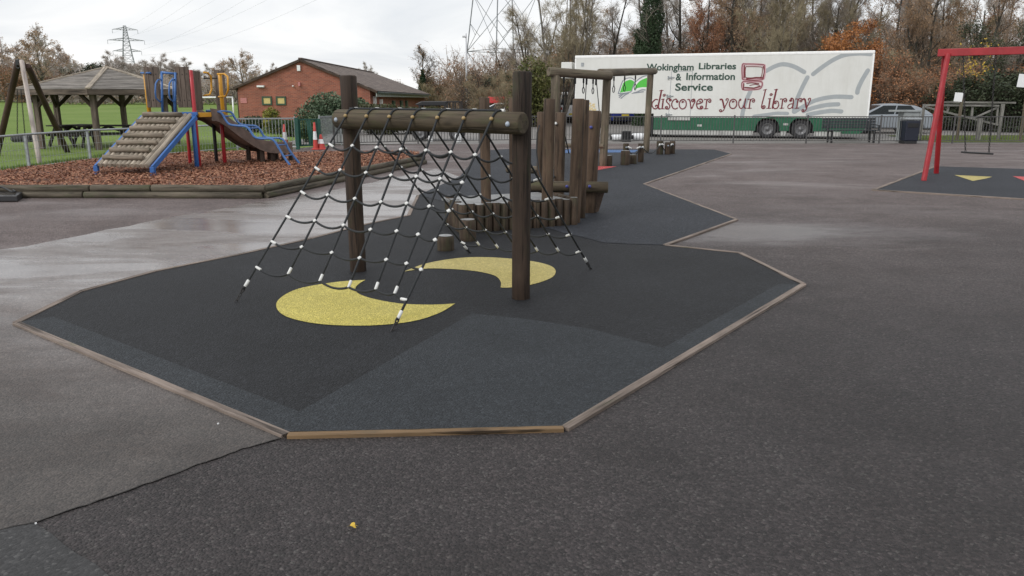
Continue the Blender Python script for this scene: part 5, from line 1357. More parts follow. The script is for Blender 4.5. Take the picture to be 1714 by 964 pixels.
# ------------------------------------------------------------------ vehicles
def wheel(root, c, r, w, side, rimm='hub'):
    mb = MB(); mb.lathe(c, [(r * .6, w * .5), (r * .92, w * .5), (r, w * .3), (r, -w * .3), (r * .92, -w * .5), (r * .6, -w * .5)], side, 24); o = part('wheel', mb, M['tyre'], root)
    mb = MB(); mb.lathe(c, [(0, w * .42), (r * .15, w * .45), (r * .2, w * .30), (r * .5, w * .40), (r * .62, w * .5)], side, 20); part('rim', mb, M[rimm], o)
def car(name, label, loc, rz, paint, L=4.2, W=1.76, prof='hatch', cat='car', group='cars parked beyond the railings'):
    """built along +x (nose at +x), then turned"""
    root = thing(name, label, cat, (0, 0, 0), group)
    if prof == 'hatch':
        low = [(-.50, .30), (-.50, .72), (-.485, .92), (-.10, .95), (.18, .92), (.40, .80), (.49, .64), (.50, .40), (.48, .26), (-.48, .24)]
        cab = [(-.495, .90), (-.41, 1.14), (-.29, 1.34), (-.06, 1.45), (.08, 1.40), (.34, .90)]
    else:
        low = [(-.50, .35), (-.50, 1.15), (-.49, 1.18), (.26, 1.18), (.36, 1.05), (.48, .92), (.50, .55), (.48, .32), (-.48, .30)]
        cab = [(-.49, 1.15), (-.485, 2.05), (-.46, 2.15), (.14, 2.15), (.20, 2.05), (.36, 1.12)]
    mb = MB(); mb.prism([(p[0] * L, p[1]) for p in low], (0, -W / 2, 0), (1, 0, 0), (0, 0, 1), (0, W, 0)); part('body', mb, M[paint], root, .09, seg=4)
    mb = MB(); n = len(cab); vs = []
    for s in (-1, 1):
        for x, z in cab:
            k = (z - cab[0][1]) / (cab[3][1] - cab[0][1]); vs.append((x * L, s * W / 2 * (.97 - .17 * k if prof == 'hatch' else .98 - .05 * k), z))
    mb.add(vs, [tuple(range(n)), tuple(reversed(range(n, 2 * n)))] + [(i, i + n, (i + 1) % n + n, (i + 1) % n) for i in range(n)], [(v[0], v[1], v[2]) for v in vs])
    part('cabin', mb, M[paint], root, .05, seg=3)
    z0 = cab[0][1] + .04; z1 = cab[3][1] - .10
    def side_x(z, back):
        pts = cab[:4] if back else cab[3:]
        pts = pts if back else list(reversed(pts))
        for a, b in zip(pts, pts[1:]):
            if a[1] <= z <= b[1]: return (a[0] + (b[0] - a[0]) * (z - a[1]) / (b[1] - a[1])) * L
        return pts[-1][0] * L
    for s in (-1, 1):
        def yw(z): k = (z - cab[0][1]) / (cab[3][1] - cab[0][1]); return s * (W / 2 * (.97 - .17 * k if prof == 'hatch' else .98 - .05 * k) + .006)
        b0, b1, f0_, f1_ = side_x(z0, True) + .62, side_x(z1, True) + .16, side_x(z0, False) - .22, side_x(z1, False) - .10
        m0, m1 = b0 + (f0_ - b0) * .48, b1 + (f1_ - b1) * .5
        if prof != 'hatch': b0, b1, m0, m1 = f0_ - .05, f1_ - .05, f0_ - .8, f1_ - .8; segs = [((m0, m1), (f0_, f1_))]
        else: segs = [((b0, b1), (m0 - .03, m1 - .03)), ((m0 + .03, m1 + .03), (f0_, f1_))]
        for (p0, p1), (q0, q1) in segs:
            mb = MB(); mb.prism([(0, 0)] * 0 or [(p0, z0), (q0, z0), (q1, z1), (p1, z1)], (0, 0, 0), (1, 0, 0), (0, 0, 1), (0, .0, 0)) if False else mb.add([(p0, yw(z0), z0), (q0, yw(z0), z0), (q1, yw(z1), z1), (p1, yw(z1), z1)], [(0, 1, 2, 3)])
            part('side_window', mb, M['glass'], root)
        mb = MB(); mb.sphere((f0_ + .10, s * (W / 2 + .09), z0 + .04), .10, 8, 6, sc=(.5, 1, .7)); part('mirror', mb, M[paint], root)
    a, b = cab[-1], cab[-2]; mb = MB(); e = .012
    for pair, nm in (((cab[-1], cab[-2]), 'windscreen'), ((cab[0], cab[1]), 'rear_window')):
        (x0, zz0), (x1, zz1) = pair; d = Vector((x1 * L - x0 * L, 0, zz1 - zz0)); nn = Vector((d.z, 0, -d.x)).normalized() * (1 if nm == 'windscreen' else -1)
        p0 = Vector((x0 * L, 0, zz0)) + d * .12 + nn * .012; p1 = Vector((x0 * L, 0, zz0)) + d * .90 + nn * .012; mb = MB()
        mb.add([p0 + Vector((0, -W * .43, 0)), p0 + Vector((0, W * .43, 0)), p1 + Vector((0, W * .38, 0)), p1 + Vector((0, -W * .38, 0))], [(0, 1, 2, 3)]); part(nm, mb, M['glass'], root)
    wr = .31
    for x in (-.30 * L, .31 * L):
        for s in (-1, 1):
            mb = MB(); mb.lathe((x, s * (W / 2 - .01), wr + .02), [(0, .012), (wr + .07, .012), (wr + .07, -.02)], (0, s, 0), 24); part('wheel_arch', mb, M['underside'], root)
            wheel(root, Vector((x, s * (W / 2 - .08), wr)), wr, .22, Vector((0, s, 0)))
    for s in (-1, 1):
        mb = MB(); mb.sphere((L * .475, s * W * .36, .68), .13, 10, 6, sc=(.8, 1.2, .6)); part('headlight', mb, M['lamp_clear'], root)
        mb = MB(); mb.box((-L * .497, s * W * .41, .86 if prof == 'hatch' else 1.0), (.05, .16, .20)); part('tail_light', mb, M['lamp_red'], root, .02)
    mb = MB(); mb.box((-L * .503, 0, .62), (.03, .50, .11)); part('number_plate', mb, M['plate'], root)
    mb = MB(); mb.box((-L * .492, 0, .38), (.12, W * .92, .22)); mb.box((L * .492, 0, .36), (.12, W * .92, .20)); part('bumper', mb, M['underside'], root, .03)
    root.location = loc; root.rotation_euler = (0, 0, rz); return root
def at(px, py, Y): q = P(px, py, Y); return Vector((q.x, q.y, -.004))
car('parked_car', 'silver hatchback parked behind the right end of the white trailer', at(1476, 220, 40.5), R(177), 'car_silver', 4.2)
car('parked_car', 'dark blue car seen from behind under the raised trailer front', at(1034, 210, 56), R(96), 'car_blue', 4.1)
car('parked_van', 'white van half hidden at the left end of the trailer', at(949, 212, 60), R(95), 'car_white', 4.8, 1.95, 'van', 'van')
car('parked_car', 'white estate car carrying a red load behind the net beam', at(842, 206, 54), R(170), 'car_white', 4.4)
car('parked_van', 'grey van with dark rear window behind the right net post', at(903, 212, 58), R(88), 'car_grey', 4.6, 1.85, 'van', 'van')
mb = MB(); c = at(833, 206, 54); mb.box((c.x, c.y, 1.60), (1.5, 1.2, .42), None, 0, .85); single('red_load', mb, M['car_red'], 'red box shaped load on the roof of the white estate car', 'load', bevel=.06, loc=(c.x, c.y, 1.4))
def build_buggy():
    Y = 32.7; x0, x1, x2 = P(697, 180, Y).x, P(747, 180, Y).x, P(770, 180, Y).x; root = thing('utility_buggy', 'black utility buggy with dark canopy and open rear rack, seen above the net beam', 'buggy', (x1, Y, 0))
    z1, z0 = P(700, 169.5, Y).z, P(700, 177, Y).z; W = 1.25
    mb = MB(); mb.prism([(x0 + .1, z0), (x1, z0), (x1, z1), (x0 + .2, z1), (x0 - .06, z0 + .06)], (0, Y, 0), (1, 0, 0), (0, 0, 1), (0, W, 0)); part('canopy', mb, M['car_black'], root, .03)
    for x in (x1 + .05, (x1 + x2) / 2, x2):
        for y in (Y, Y + W): mb = MB(); mb.bar((x, y, .55), (x, y, z1 - .02), .05, .05, up=(0, 1, 0)); part('rack_post', mb, M['car_black'], root)
    for y in (Y, Y + W):
        for z in (z1 - .02, 1.0): mb = MB(); mb.bar((x1, y, z), (x2 + .03, y, z), .05, .05); part('rack_rail', mb, M['car_black'], root)
    for x in (x0 + .12, x1 - .06):
        for y in (Y + .03, Y + W - .03): mb = MB(); mb.bar((x, y, .5), (x, y, z0 + .02), .06, .06, up=(0, 1, 0)); part('canopy_post', mb, M['car_black'], root)
    mb = MB(); mb.box(((x0 + x2) / 2, Y + W / 2, .50), (x2 - x0 + .3, W + .1, .26)); part('bed', mb, M['car_black'], root, .04)
    mb = MB(); mb.box((x0 + .75, Y + W / 2, .80), (.45, W - .2, .36)); part('seat_box', mb, M['car_black'], root, .08)
    mb = MB(); mb.box((x0 - .05, Y + W / 2, .68), (.42, W - .1, .34)); part('bonnet', mb, M['car_black'], root, .08)
    for x in (x0 + .12, x2 - .16):
        for y, s in ((Y - .02, -1), (Y + W + .02, 1)): wheel(root, Vector((x, y, .30)), .30, .24, Vector((0, s, 0)))
build_buggy()
def sack(px, py, Y, s, lab, name='white_sack'):
    c = at(px, py, Y); mb = MB(); seg, ring = 14, 9; vs = []; fs = []
    for i in range(ring + 1):
        t = i / ring; r = s * (1.0 - .25 * t ** 3) * (1 if i else .9); z = s * 2.4 * t
        for k in range(seg):
            a = 2 * math.pi * k / seg; q = 1 + .16 * mnoise.noise((math.cos(a) * 1.6 + px, math.sin(a) * 1.6, t * 3)); vs.append((c.x + math.cos(a) * r * q, c.y + math.sin(a) * r * q * .8, z))
    for i in range(ring):
        for k in range(seg): fs.append((i * seg + k, i * seg + (k + 1) % seg, (i + 1) * seg + (k + 1) % seg, (i + 1) * seg + k))
    fs.append(tuple(ring * seg + k for k in range(seg))); mb.add(vs, fs, None, 0, True)
    single(name, mb, M['sign'], lab, 'sack', 'white sacks by the black buggy', loc=c)
sack(767, 238, 31.6, .14, 'plump white sack behind the railings right of the black buggy')
sack(721, 238, 31.8, .10, 'smaller white sack behind the railings in front of the black buggy')
def drum(px, py, Y, rz, L, r, lab):
    c = at(px, py, Y); c.z = r; d = Vector((math.cos(rz), math.sin(rz), 0)); root = thing('white_drum', lab, 'drum', c, 'white drums lying by the trailer front')
    mb = MB(); mb.lathe(c - d * L / 2, [(0, 0), (r * .9, 0), (r, .03), (r, L * .3), (r * 1.04, L * .32), (r * 1.04, L * .36), (r, L * .38), (r, L - .03), (r * .9, L), (0, L)], d, 20); part('body', mb, M['car_white'], root)
    mb = MB(); mb.lathe(c + d * (L / 2), [(r * .55, .0), (r * .55, .05), (0, .05)], d, 16); part('dark_end', mb, M['underside'], root)
drum(1034, 234, 32.5, R(185), .50, .13, 'white drum lying left of the black box by the trailer front')
drum(1069, 233, 32.8, R(200), .55, .15, 'white drum lying right of the black box by the trailer front')
c = at(1048, 236, 32.2); root = thing('black_crate', 'black crate standing between two white drums', 'crate', c); mb = MB(); mb.box(c + Vector((0, 0, .21)), (.36, .36, .42)); part('body', mb, M['car_black'], root, .02); mb = MB()
for k in range(3): mb.box(c + Vector((0, -.19, .10 + .12 * k)), (.30, .03, .04))
part('ribs', mb, M['underside'], root)
# ------------------------------------------------------------------ pylons, wires, lamp mast
def lattice(name, label, base, H, wb, rz, arms, th, waist=.42, wt=.9):
    root = thing(name, label, 'pylon', base); base = Vector(base)
    def half(z):
        t = z / H
        if t < .55: return wb / 2 + (wb * waist / 2 - wb / 2) * (t / .55)
        return wb * waist / 2 + (wt / 2 - wb * waist / 2) * ((t - .55) / .45)
    cs = [(math.cos(rz + R(45 + 90 * k)), math.sin(rz + R(45 + 90 * k))) for k in range(4)]
    pt = lambda k, z: base + Vector((cs[k][0] * half(z) * 1.414, cs[k][1] * half(z) * 1.414, z))
    lv = [0]; st = H * .15
    while lv[-1] < H * .98: lv.append(min(H, lv[-1] + st)); st *= .87 if st > H * .035 else 1
    for k in range(4): mb = MB(); mb.tube([pt(k, z) for z in lv], th, 6); part('leg', mb, M['pylon'], root)
    mb = MB()
    for a, b in zip(lv, lv[1:]):
        for k in range(4):
            j = (k + 1) % 4; mb.tube([pt(k, a), pt(j, b)], th * .5, 4); mb.tube([pt(j, a), pt(k, b)], th * .5, 4); mb.tube([pt(k, b), pt(j, b)], th * .5, 4)
            if b - a > H * .07:
                m = (pt(k, a) + pt(j, b)) / 2; m2 = (pt(j, a) + pt(k, b)) / 2; c = (m + m2) / 2; mb.tube([pt(k, (a + b) / 2), pt(k, a).lerp(pt(j, b), .28)], th * .4, 4); mb.tube([pt(j, (a + b) / 2), pt(j, a).lerp(pt(k, b), .28)], th * .4, 4)
    part('bracing', mb, M['pylon'], root)
    tips = []; ad = Vector((math.cos(rz), math.sin(rz), 0))
    for z, l in arms:
        for s in (-1, 1):
            mb = MB(); tip = base + ad * (s * l) + Vector((0, 0, z + H * .004)); hw = half(z)
            for q in (-1, 1):
                sd = Vector((-ad.y, ad.x, 0)) * (q * hw); r0 = base + ad * (s * hw) + sd + Vector((0, 0, z)); r1 = r0 + Vector((0, 0, H * .035)); mb.tube([r0, tip], th * .6, 4); mb.tube([r1, tip], th * .6, 4)
                for f in (.3, .6): mb.tube([r0.lerp(tip, f), r1.lerp(tip, f)], th * .4, 4); mb.tube([r1.lerp(tip, f - .3), r0.lerp(tip, f)], th * .4, 4)
            part('arm', mb, M['pylon'], root); mb = MB(); e = tip + Vector((0, 0, -H * .055)); mb.tube([tip, e], th * .7, 6); part('insulator', mb, M['pylon'], root); tips.append(e)
    return tips
D1, D2 = 92.0, 330.0
p1 = P(846, 160, D1); p2 = P(220, 150, D2); g2 = terrain(p2.x, D2)
H2 = P(217, 43, D2).z - g2
t1 = lattice('electricity_pylon', 'near lattice pylon rising out of the frame behind the brown thicket', (p1.x, D1, 0), 46, 7.6, R(33), [(28, 6.5), (34, 8.0), (40, 5.6)], .07, .36)
za = lambda y: P(217, y, D2).z - g2
t2 = lattice('electricity_pylon', 'distant lattice pylon with three pairs of arms above the shelter roof', (p2.x, D2, g2), H2, 8.5, R(20), [(za(86), 5.2), (za(68), 6.7), (za(50), 4.6)], .10, .42)
wl_ = ['lowest', 'lowest', 'middle', 'middle', 'highest', 'highest']
for i in range(6):
    a, b = t2[i], t1[i]; mb = MB(); L = (b - a).length; mb.tube([a.lerp(b, k / 30) + Vector((0, 0, -9 * 4 * (k / 30) * (1 - k / 30) * .5)) for k in range(31)], .014, 4, False)
    single('power_line', mb, M['wire'], f'{wl_[i]} power line on the {"left" if i % 2 == 0 else "right"} side, strung from the distant pylon to the near pylon', 'power line', 'power lines across the grey sky', loc=a)
Y = 62; q = P(780, 56, Y); root = thing('lamp_mast', 'slim white mast with a small lamp head left of the near pylon', 'mast', (q.x, Y, 0)); mb = MB(); mb.tube([(q.x, Y, 0), (q.x, Y, q.z)], [.09, .055], 8); part('pole', mb, M['white_pole'], root); mb = MB(); mb.box((q.x - .12, Y, q.z - .22), (.32, .2, .14)); part('lamp_head', mb, M['white_pole'], root, .03)
# small brick house roof among the thicket
Y = 75; xa, xb = P(772, 135, Y).x, P(812, 135, Y).x; root = thing('distant_house', 'low brown roofed house half hidden in the thicket under the pylon', 'house', (xa, Y, 0)); z0, z1 = P(790, 138, Y).z, P(790, 127, Y).z
mb = MB(); mb.box(((xa + xb) / 2, Y + 2.5, z0 / 2), (xb - xa, 5, z0)); part('wall', mb, M['brick'], root); mb = MB(); mb.prism([(Y - .3, z0), (Y + 5.3, z0), (Y + 2.5, z1)], (xa - .3, 0, 0), (0, 1, 0), (0, 0, 1), (xb - xa + .6, 0, 0)); part('roof', mb, M['tiles'], root)
mb = MB(); mb.tube([P(770, 146, Y - .5), P(771, 120, Y - .5)], .12, 8); part('flue', mb, M['white_pole'], root)
# ------------------------------------------------------------------ trees
def rvec(r):
    while True:
        v = Vector((r.uniform(-1, 1), r.uniform(-1, 1), r.uniform(-1, 1)))
        if .05 < v.length < 1: return v.normalized()
def add_leaf(mb, c, s, r, val, mi=1, flat=0.0):
    n = rvec(r); n = (n * (1 - flat) + Vector((0, 0, 1)) * flat).normalized(); u = n.cross(rvec(r)).normalized(); w = n.cross(u); l = s * r.uniform(.7, 1.3)
    mb.add([c - u * l, c + w * l * .5, c + u * l, c - w * l * .5], [(0, 1, 2, 3)], [(val, 0, 0)] * 4, mi)
def cone_twig(mb, a, b, r, mi=0):
    d = b - a
    if d.length < 1e-5: return
    u = d.cross(Vector((.3, .9, .2))).normalized() * r; w = d.normalized().cross(u)
    mb.add([a + u, a - u * .5 + w * .87, a - u * .5 - w * .87, b], [(0, 1, 3), (1, 2, 3), (2, 0, 3)], [tuple(a)] * 3 + [tuple(b)], mi)
def make_tree(name, label, cat, seed, H, mats, stems=1, lean=.08, limbs=11, start=.28, ang=(30, 60), limb_len=.42, upw=.35, sub=7, twigs=7, fine=5, tr=.022, tw=.010, fl=.55, leaves=0, leaf_s=.07, clumpy=.0, ivy=0, ivy_h=.7, droop=0.0, leaf_low=0.0):
    r = random.Random(seed); root = thing(name, label, cat, (0, 0, 0)); tk = MB(); cr = MB(); tips = []
    def branch(p, d, L, rad, nseg, sides, wob, up, mb):
        pts = [p.copy()]; d = d.normalized(); rs = [rad]
        for k in range(nseg):
            d = (d + rvec(r) * wob + Vector((0, 0, up))).normalized(); pts.append(pts[-1] + d * (L / nseg)); rs.append(rad * (1 - .75 * (k + 1) / nseg))
        mb.tube(pts, rs, sides, False); return pts, rs
    def pick(pts, t):
        x = t * (len(pts) - 1); i = min(len(pts) - 2, int(x)); return pts[i].lerp(pts[i + 1], x - i), (pts[i + 1] - pts[i]).normalized()
    def off(d, a):
        u = d.cross(rvec(r))
        u = u.normalized() if u.length > 1e-4 else Vector((1, 0, 0)); return (d * math.cos(a) + u * math.sin(a)).normalized()
    spine = []
    for s in range(stems):
        a = r.random() * 6.28; b0 = Vector((math.cos(a), math.sin(a), 0)) * (.0 if stems == 1 else H * .012 * r.uniform(.6, 2)); ln = lean * (1 if stems == 1 else 2.4) * r.uniform(.5, 1.3)
        h = H * (1 if s == 0 else r.uniform(.72, .98)); rad = H * tr * (1 if stems == 1 else .55)
        pts, rs = branch(b0 + Vector((0, 0, -.1)), Vector((math.cos(a) * ln, math.sin(a) * ln, 1)), h * .92, rad, 10, 8, .06, .06, tk); spine.append(pts)
        for k in range(limbs):
            t = start + (1 - start) * ((k + r.random()) / limbs); p, d = pick(pts, min(.99, t)); L1 = H * limb_len * (1.12 - .75 * (t - start) / (1 - start)) * r.uniform(.65, 1.15) * (1 if stems == 1 else .62)
            d1 = off(d, R(r.uniform(*ang))); b, br = branch(p, d1, L1, rad * (1 - t * .75) * .55, 5, 5, .14, upw * .25 - droop * .1, tk)
            for j in range(sub):
                t2 = .2 + .8 * (j + r.random()) / sub; p2, d2 = pick(b, min(.99, t2)); L2 = L1 * .48 * (1.1 - .5 * t2) * r.uniform(.6, 1.2); c, _ = branch(p2, off(d2, R(r.uniform(22, 58))), L2, max(.009, br[0] * .34), 3, 3, .2, upw * .22 - droop * .2, cr)
                for q in range(twigs):
                    t3 = .15 + .85 * (q + r.random()) / twigs; p3, d3 = pick(c, min(.99, t3)); L3 = max(.25, L2 * .45) * r.uniform(.6, 1.25); d4 = (off(d3, R(r.uniform(18, 55))) + Vector((0, 0, upw * .3 - droop * .5))).normalized(); e = p3 + d4 * L3; cone_twig(cr, p3, e, tw)
                    tips.append(e); tips.append(p3.lerp(e, .5))
                    for f in range(fine):
                        p4 = p3.lerp(e, r.uniform(.15, 1)); d5 = (off(d4, R(r.uniform(20, 60))) + Vector((0, 0, upw * .25 - droop * .5))).normalized(); e2 = p4 + d5 * (fl * r.uniform(.5, 1.3)); cone_twig(cr, p4, e2, tw * .6); tips.append(e2)
    if leaves:
        if leaf_low: tips = [t for t in tips if t.z < H * leaf_low] or tips
        for k in range(leaves):
            c = tips[r.randrange(len(tips))]
            if clumpy and mnoise.noise(c * .45 + Vector((seed, 0, 0))) < clumpy - .35 + r.uniform(-.12, .12): continue
            add_leaf(cr, c + rvec(r) * .16, leaf_s, r, min(1, max(0, .5 + .5 * mnoise.noise(c * .6) + r.uniform(-.3, .3))))
    part('trunk', tk, M[mats[0]], root); part('crown', cr, [M[mats[1]], M[mats[2]]], root)
    if ivy:
        iv = MB()
        for k in range(ivy):
            pts = spine[r.randrange(len(spine))]; t = r.random() ** 1.1 * ivy_h; p, d = pick(pts, t); rr = H * .105 * (1 - .55 * t / ivy_h) * (1 + .6 * mnoise.noise(p * 1.1 + Vector((seed, 3, 1))))
            a = r.random() * 6.28; q = rr * (r.random() ** .4); c = p + Vector((math.cos(a) * q, math.sin(a) * q, r.uniform(-.3, .2))); add_leaf(iv, c, .09, r, min(1, max(0, .4 + .6 * mnoise.noise(c * .9) + r.uniform(-.25, .25))), 0)
        part('ivy', iv, M['leaf_ivy'], root)
    root['proto_height'] = H
    return root
LEAF = dict(none='leaf_brown')
PR = {}
def proto(key, *a, **k):
    o = make_tree(*a, **k); PR[key] = [o, False, k.get('H', a[4] if len(a) > 4 else 10)]; del o['proto_height']
proto('up_olive', 'bare_tree', '', 'tree', 11, 14.0, ('trunk_pale', 'twig_olive', 'leaf_brown'), stems=8, lean=.17, limbs=9, start=.18, ang=(16, 46), limb_len=.40, upw=.22, sub=7, twigs=7, fine=4, tw=.014, tr=.016)
proto('bare_grey', 'bare_tree', '', 'tree', 12, 13.0, ('trunk_dark', 'twig_grey', 'leaf_brown'), stems=3, tr=.028, lean=.14, limbs=12, start=.16, ang=(24, 58), limb_len=.50, upw=.22, sub=8, twigs=7, fine=4, tw=.013)
proto('brown_leafy', 'woodland_tree', '', 'tree', 13, 15.0, ('trunk_dark', 'twig_brown', 'leaf_brown'), stems=4, tr=.028, lean=.13, limbs=11, start=.10, ang=(30, 70), limb_len=.54, upw=.15, sub=8, twigs=7, fine=4, tw=.014, leaves=13000, leaf_s=.07, clumpy=.18)
proto('rust', 'rusty_tree', '', 'tree', 14, 15.0, ('trunk_dark', 'twig_red', 'leaf_rust'), stems=2, lean=.06, limbs=13, start=.15, ang=(28, 60), limb_len=.44, upw=.15, sub=8, twigs=7, fine=4, tw=.013, leaves=14000, leaf_s=.07, clumpy=.18)
proto('orange', 'orange_beech', '', 'tree', 15, 7.0, ('trunk_dark', 'twig_red', 'leaf_orange'), stems=7, lean=.11, limbs=9, start=.06, ang=(30, 75), limb_len=.60, upw=.2, sub=7, twigs=5, fine=2, tw=.010, fl=.4, leaves=20000, leaf_s=.065)
proto('ivy', 'ivy_clad_tree', '', 'tree', 16, 15.0, ('trunk_dark', 'twig_grey', 'leaf_brown'), stems=2, lean=.08, limbs=9, start=.34, ang=(32, 60), limb_len=.5, upw=.35, sub=6, twigs=6, fine=4, tw=.011, ivy=30000, ivy_h=.74)
proto('dark', 'evergreen_tree', '', 'tree', 17, 11.0, ('trunk_dark', 'twig_grey', 'leaf_dark'), stems=4, lean=.14, limbs=13, start=.04, ang=(35, 75), limb_len=.44, upw=.2, sub=8, twigs=6, fine=3, tw=.012, leaves=21000, leaf_s=.085, clumpy=.22)
proto('thicket', 'thicket_shrub', '', 'shrub', 18, 5.0, ('trunk', 'twig_olive', 'leaf_brown'), stems=9, lean=.28, limbs=9, start=.06, ang=(22, 60), limb_len=.5, upw=.25, sub=6, twigs=5, fine=4, tr=.014, tw=.009, fl=.4, leaves=2600, leaf_s=.05)
proto('bramble', 'bramble_shrub', '', 'shrub', 19, 4.0, ('trunk_dark', 'twig_brown', 'leaf_rust'), stems=9, lean=.35, limbs=9, start=.03, ang=(30, 75), limb_len=.6, upw=.1, sub=6, twigs=5, fine=4, tr=.014, tw=.009, fl=.35, leaves=7000, leaf_s=.055, droop=.3)
proto('dark_shrub', 'evergreen_shrub', '', 'shrub', 20, 4.0, ('trunk_dark', 'twig_dark', 'leaf_dark'), stems=8, lean=.3, limbs=9, start=.03, ang=(30, 75), limb_len=.55, upw=.15, sub=6, twigs=5, fine=2, tr=.014, tw=.009, fl=.3, leaves=11000, leaf_s=.075)
proto('gold', 'golden_sapling', '', 'tree', 21, 6.0, ('trunk_dark', 'twig_brown', 'leaf_gold'), stems=2, lean=.1, limbs=9, start=.3, ang=(30, 60), limb_len=.36, upw=.3, sub=6, twigs=4, fine=2, tw=.009, leaves=1900, leaf_s=.085, clumpy=.42)
proto('oak', 'autumn_oak', '', 'tree', 22, 12.0, ('trunk', 'twig_far', 'leaf_far'), stems=1, lean=.05, limbs=17, start=.18, ang=(38, 80), limb_len=.50, upw=.22, sub=9, twigs=7, fine=4, tw=.030, leaves=9000, leaf_s=.13, clumpy=.25, tr=.030)
proto('far_bare', 'distant_bare_tree', '', 'tree', 23, 10.0, ('trunk_pale', 'twig_far', 'leaf_far'), stems=4, lean=.14, limbs=11, start=.14, ang=(26, 62), limb_len=.52, upw=.2, sub=8, twigs=7, fine=4, tw=.026)
proto('ivy_small', 'ivy_clad_tree', '', 'tree', 24, 9.0, ('trunk_dark', 'twig_dark', 'leaf_brown'), stems=1, lean=.05, limbs=12, start=.35, ang=(30, 60), limb_len=.36, upw=.4, sub=6, twigs=6, fine=4, tw=.015, ivy=7000, ivy_h=.72, leaves=1200, leaf_s=.08)
tr_ = random.Random(99)
def plant(key, px, Y, top, label, wide=1.0, group=None, rz=None):
    o, used, H = PR[key]; q = P(px, 150, Y); g = terrain(q.x, Y) if Y > 42 else -.02; h = P(px, top, Y).z - g; s = h / H; loc = Vector((q.x, Y, g)); rz = tr_.random() * 6.28 if rz is None else rz
    if not used: PR[key][1] = True; o.location = loc; o.rotation_euler = (0, 0, rz); o.scale = (s * wide, s * wide, s); o['label'] = label; c = o
    else: c = copy_tree(o, loc, rz, (s * wide, s * wide, s), label)
    if group: c['group'] = group
    return c
BK = 'trees on the bank behind the trailer'
plant('up_olive', 938, 54, -75, 'fan of tall olive bare stems rising behind the trailer left end', 1.0, BK)
plant('bare_grey', 1003, 58, -40, 'thin grey bare tree between the olive fan and the ivy trunk', .9, BK)
plant('bare_grey', 902, 66, 2, 'pale bare tree seen through the legs of the near pylon', 1.0, BK)
plant('ivy', 1094, 52, -120, 'tall tree with a thick dark ivy column above the trailer lettering', .85, BK)
plant('rust', 1168, 56, -60, 'rust leaved tall tree just right of the ivy column', .8, BK)
plant('far_bare', 1052, 68, 20, 'low bare tree in the sky gap left of the ivy column', 1.0, BK)
plant('brown_leafy', 1232, 55, -70, 'brown woodland tree above the red computer emblem', .9, BK)
plant('up_olive', 1296, 52, -70, 'olive stemmed tree behind the middle of the trailer roof', 1.0, BK)
plant('bare_grey', 1352, 60, -60, 'grey bare tree rising left of the orange beech', 1.0, BK)
plant('orange', 1405, 49, 38, 'bright orange beech above the trailer right end', 1.15, BK, .6)
plant('up_olive', 1392, 60, -60, 'tall olive bare tree directly behind the orange beech', .9, BK)
plant('bare_grey', 1482, 56, -60, 'bare tree with bright sky gaps right of the orange beech', .9, BK)
plant('brown_leafy', 1545, 53, -55, 'brown leafy tree above the silver car', .85, BK)
plant('brown_leafy', 1612, 56, -60, 'brown leafy tree behind the red swing corner', .9, BK)
plant('rust', 1520, 62, -40, 'rusty tree standing deep behind the silver car', .9, BK)
plant('dark', 1672, 47, 12, 'dark evergreen tree with pale branches behind the swing beam', .9, BK)
plant('dark', 1755, 46, 20, 'dark evergreen tree cut by the right edge of the frame', 1.0, BK)
plant('gold', 1622, 45, 66, 'small tree with golden yellow leaves under the swing beam', .9, BK)
plant('bare_grey', 1700, 58, -40, 'bare tree crown over the dark evergreen at the right edge', .9, BK)
plant('brown_leafy', 1128, 64, -30, 'brown leafy tree behind the pale gap right of the ivy column', .9, BK)
plant('rust', 1205, 66, -40, 'rust tinted tree standing deep behind the lettering', .9, BK)
plant('brown_leafy', 1270, 64, -50, 'brown leafy tree deep behind the computer emblem', 1.0, BK)
plant('brown_leafy', 1330, 66, -45, 'brown leafy tree deep behind the grey book pages', 1.0, BK)
plant('bare_grey', 1445, 66, -45, 'grey bare tree rising out of the orange beech', 1.0, BK)
plant('up_olive', 1575, 64, -50, 'olive bare tree deep behind the timber barrier', 1.0, BK)
plant('rust', 1650, 64, -45, 'rusty tree deep behind the dark evergreens', 1.0, BK)
plant('brown_leafy', 972, 64, 20, 'brown leafy tree behind the olive fan', .9, BK)
plant('up_olive', 1740, 60, -50, 'olive bare tree beyond the right edge evergreens', 1.0, BK)
plant('brown_leafy', 1062, 66, 6, 'low brown leafy tree peeping over the roof left of the ivy column', 1.2, BK)
plant('bare_grey', 1150, 62, -70, 'bare tree with dark arms close to the right of the ivy column', 1.1, BK)
plant('bare_grey', 1250, 60, -80, 'bare dark limbed tree between two brown leafy crowns', 1.2, BK)
plant('bare_grey', 1310, 64, -70, 'bare dark limbed tree over the middle of the grey book', 1.2, BK)
plant('brown_leafy', 1380, 68, -40, 'brown leafy tree rising behind the orange beech', 1.2, BK)
plant('brown_leafy', 1500, 66, -40, 'brown leafy tree filling the gap beside the trailer right end', 1.2, BK)
plant('bare_grey', 1590, 60, -60, 'bare dark limbed tree over the swing corner', 1.2, BK)
plant('brown_leafy', 1690, 62, -30, 'brown leafy tree above the dark evergreens', 1.2, BK)
plant('brown_leafy', 930, 68, 50, 'low brown tree at the foot of the olive fan', 1.2, BK)
plant('bramble', 1010, 60, 66, 'russet shrub above the trailer left end roof', 1.3, BK)
plant('bramble', 1180, 60, 50, 'russet shrub above the lettering', 1.6, BK)
plant('bramble', 1265, 60, 55, 'russet shrub above the computer emblem', 1.6, BK)
SH = 'shrubs under the bank trees'
plant('bramble', 1500, 47, 96, 'russet bramble shrub directly behind the silver car roof', 1.0, SH)
plant('bramble', 1560, 46, 105, 'russet bramble shrub left of the swing legs', 1.2, SH)
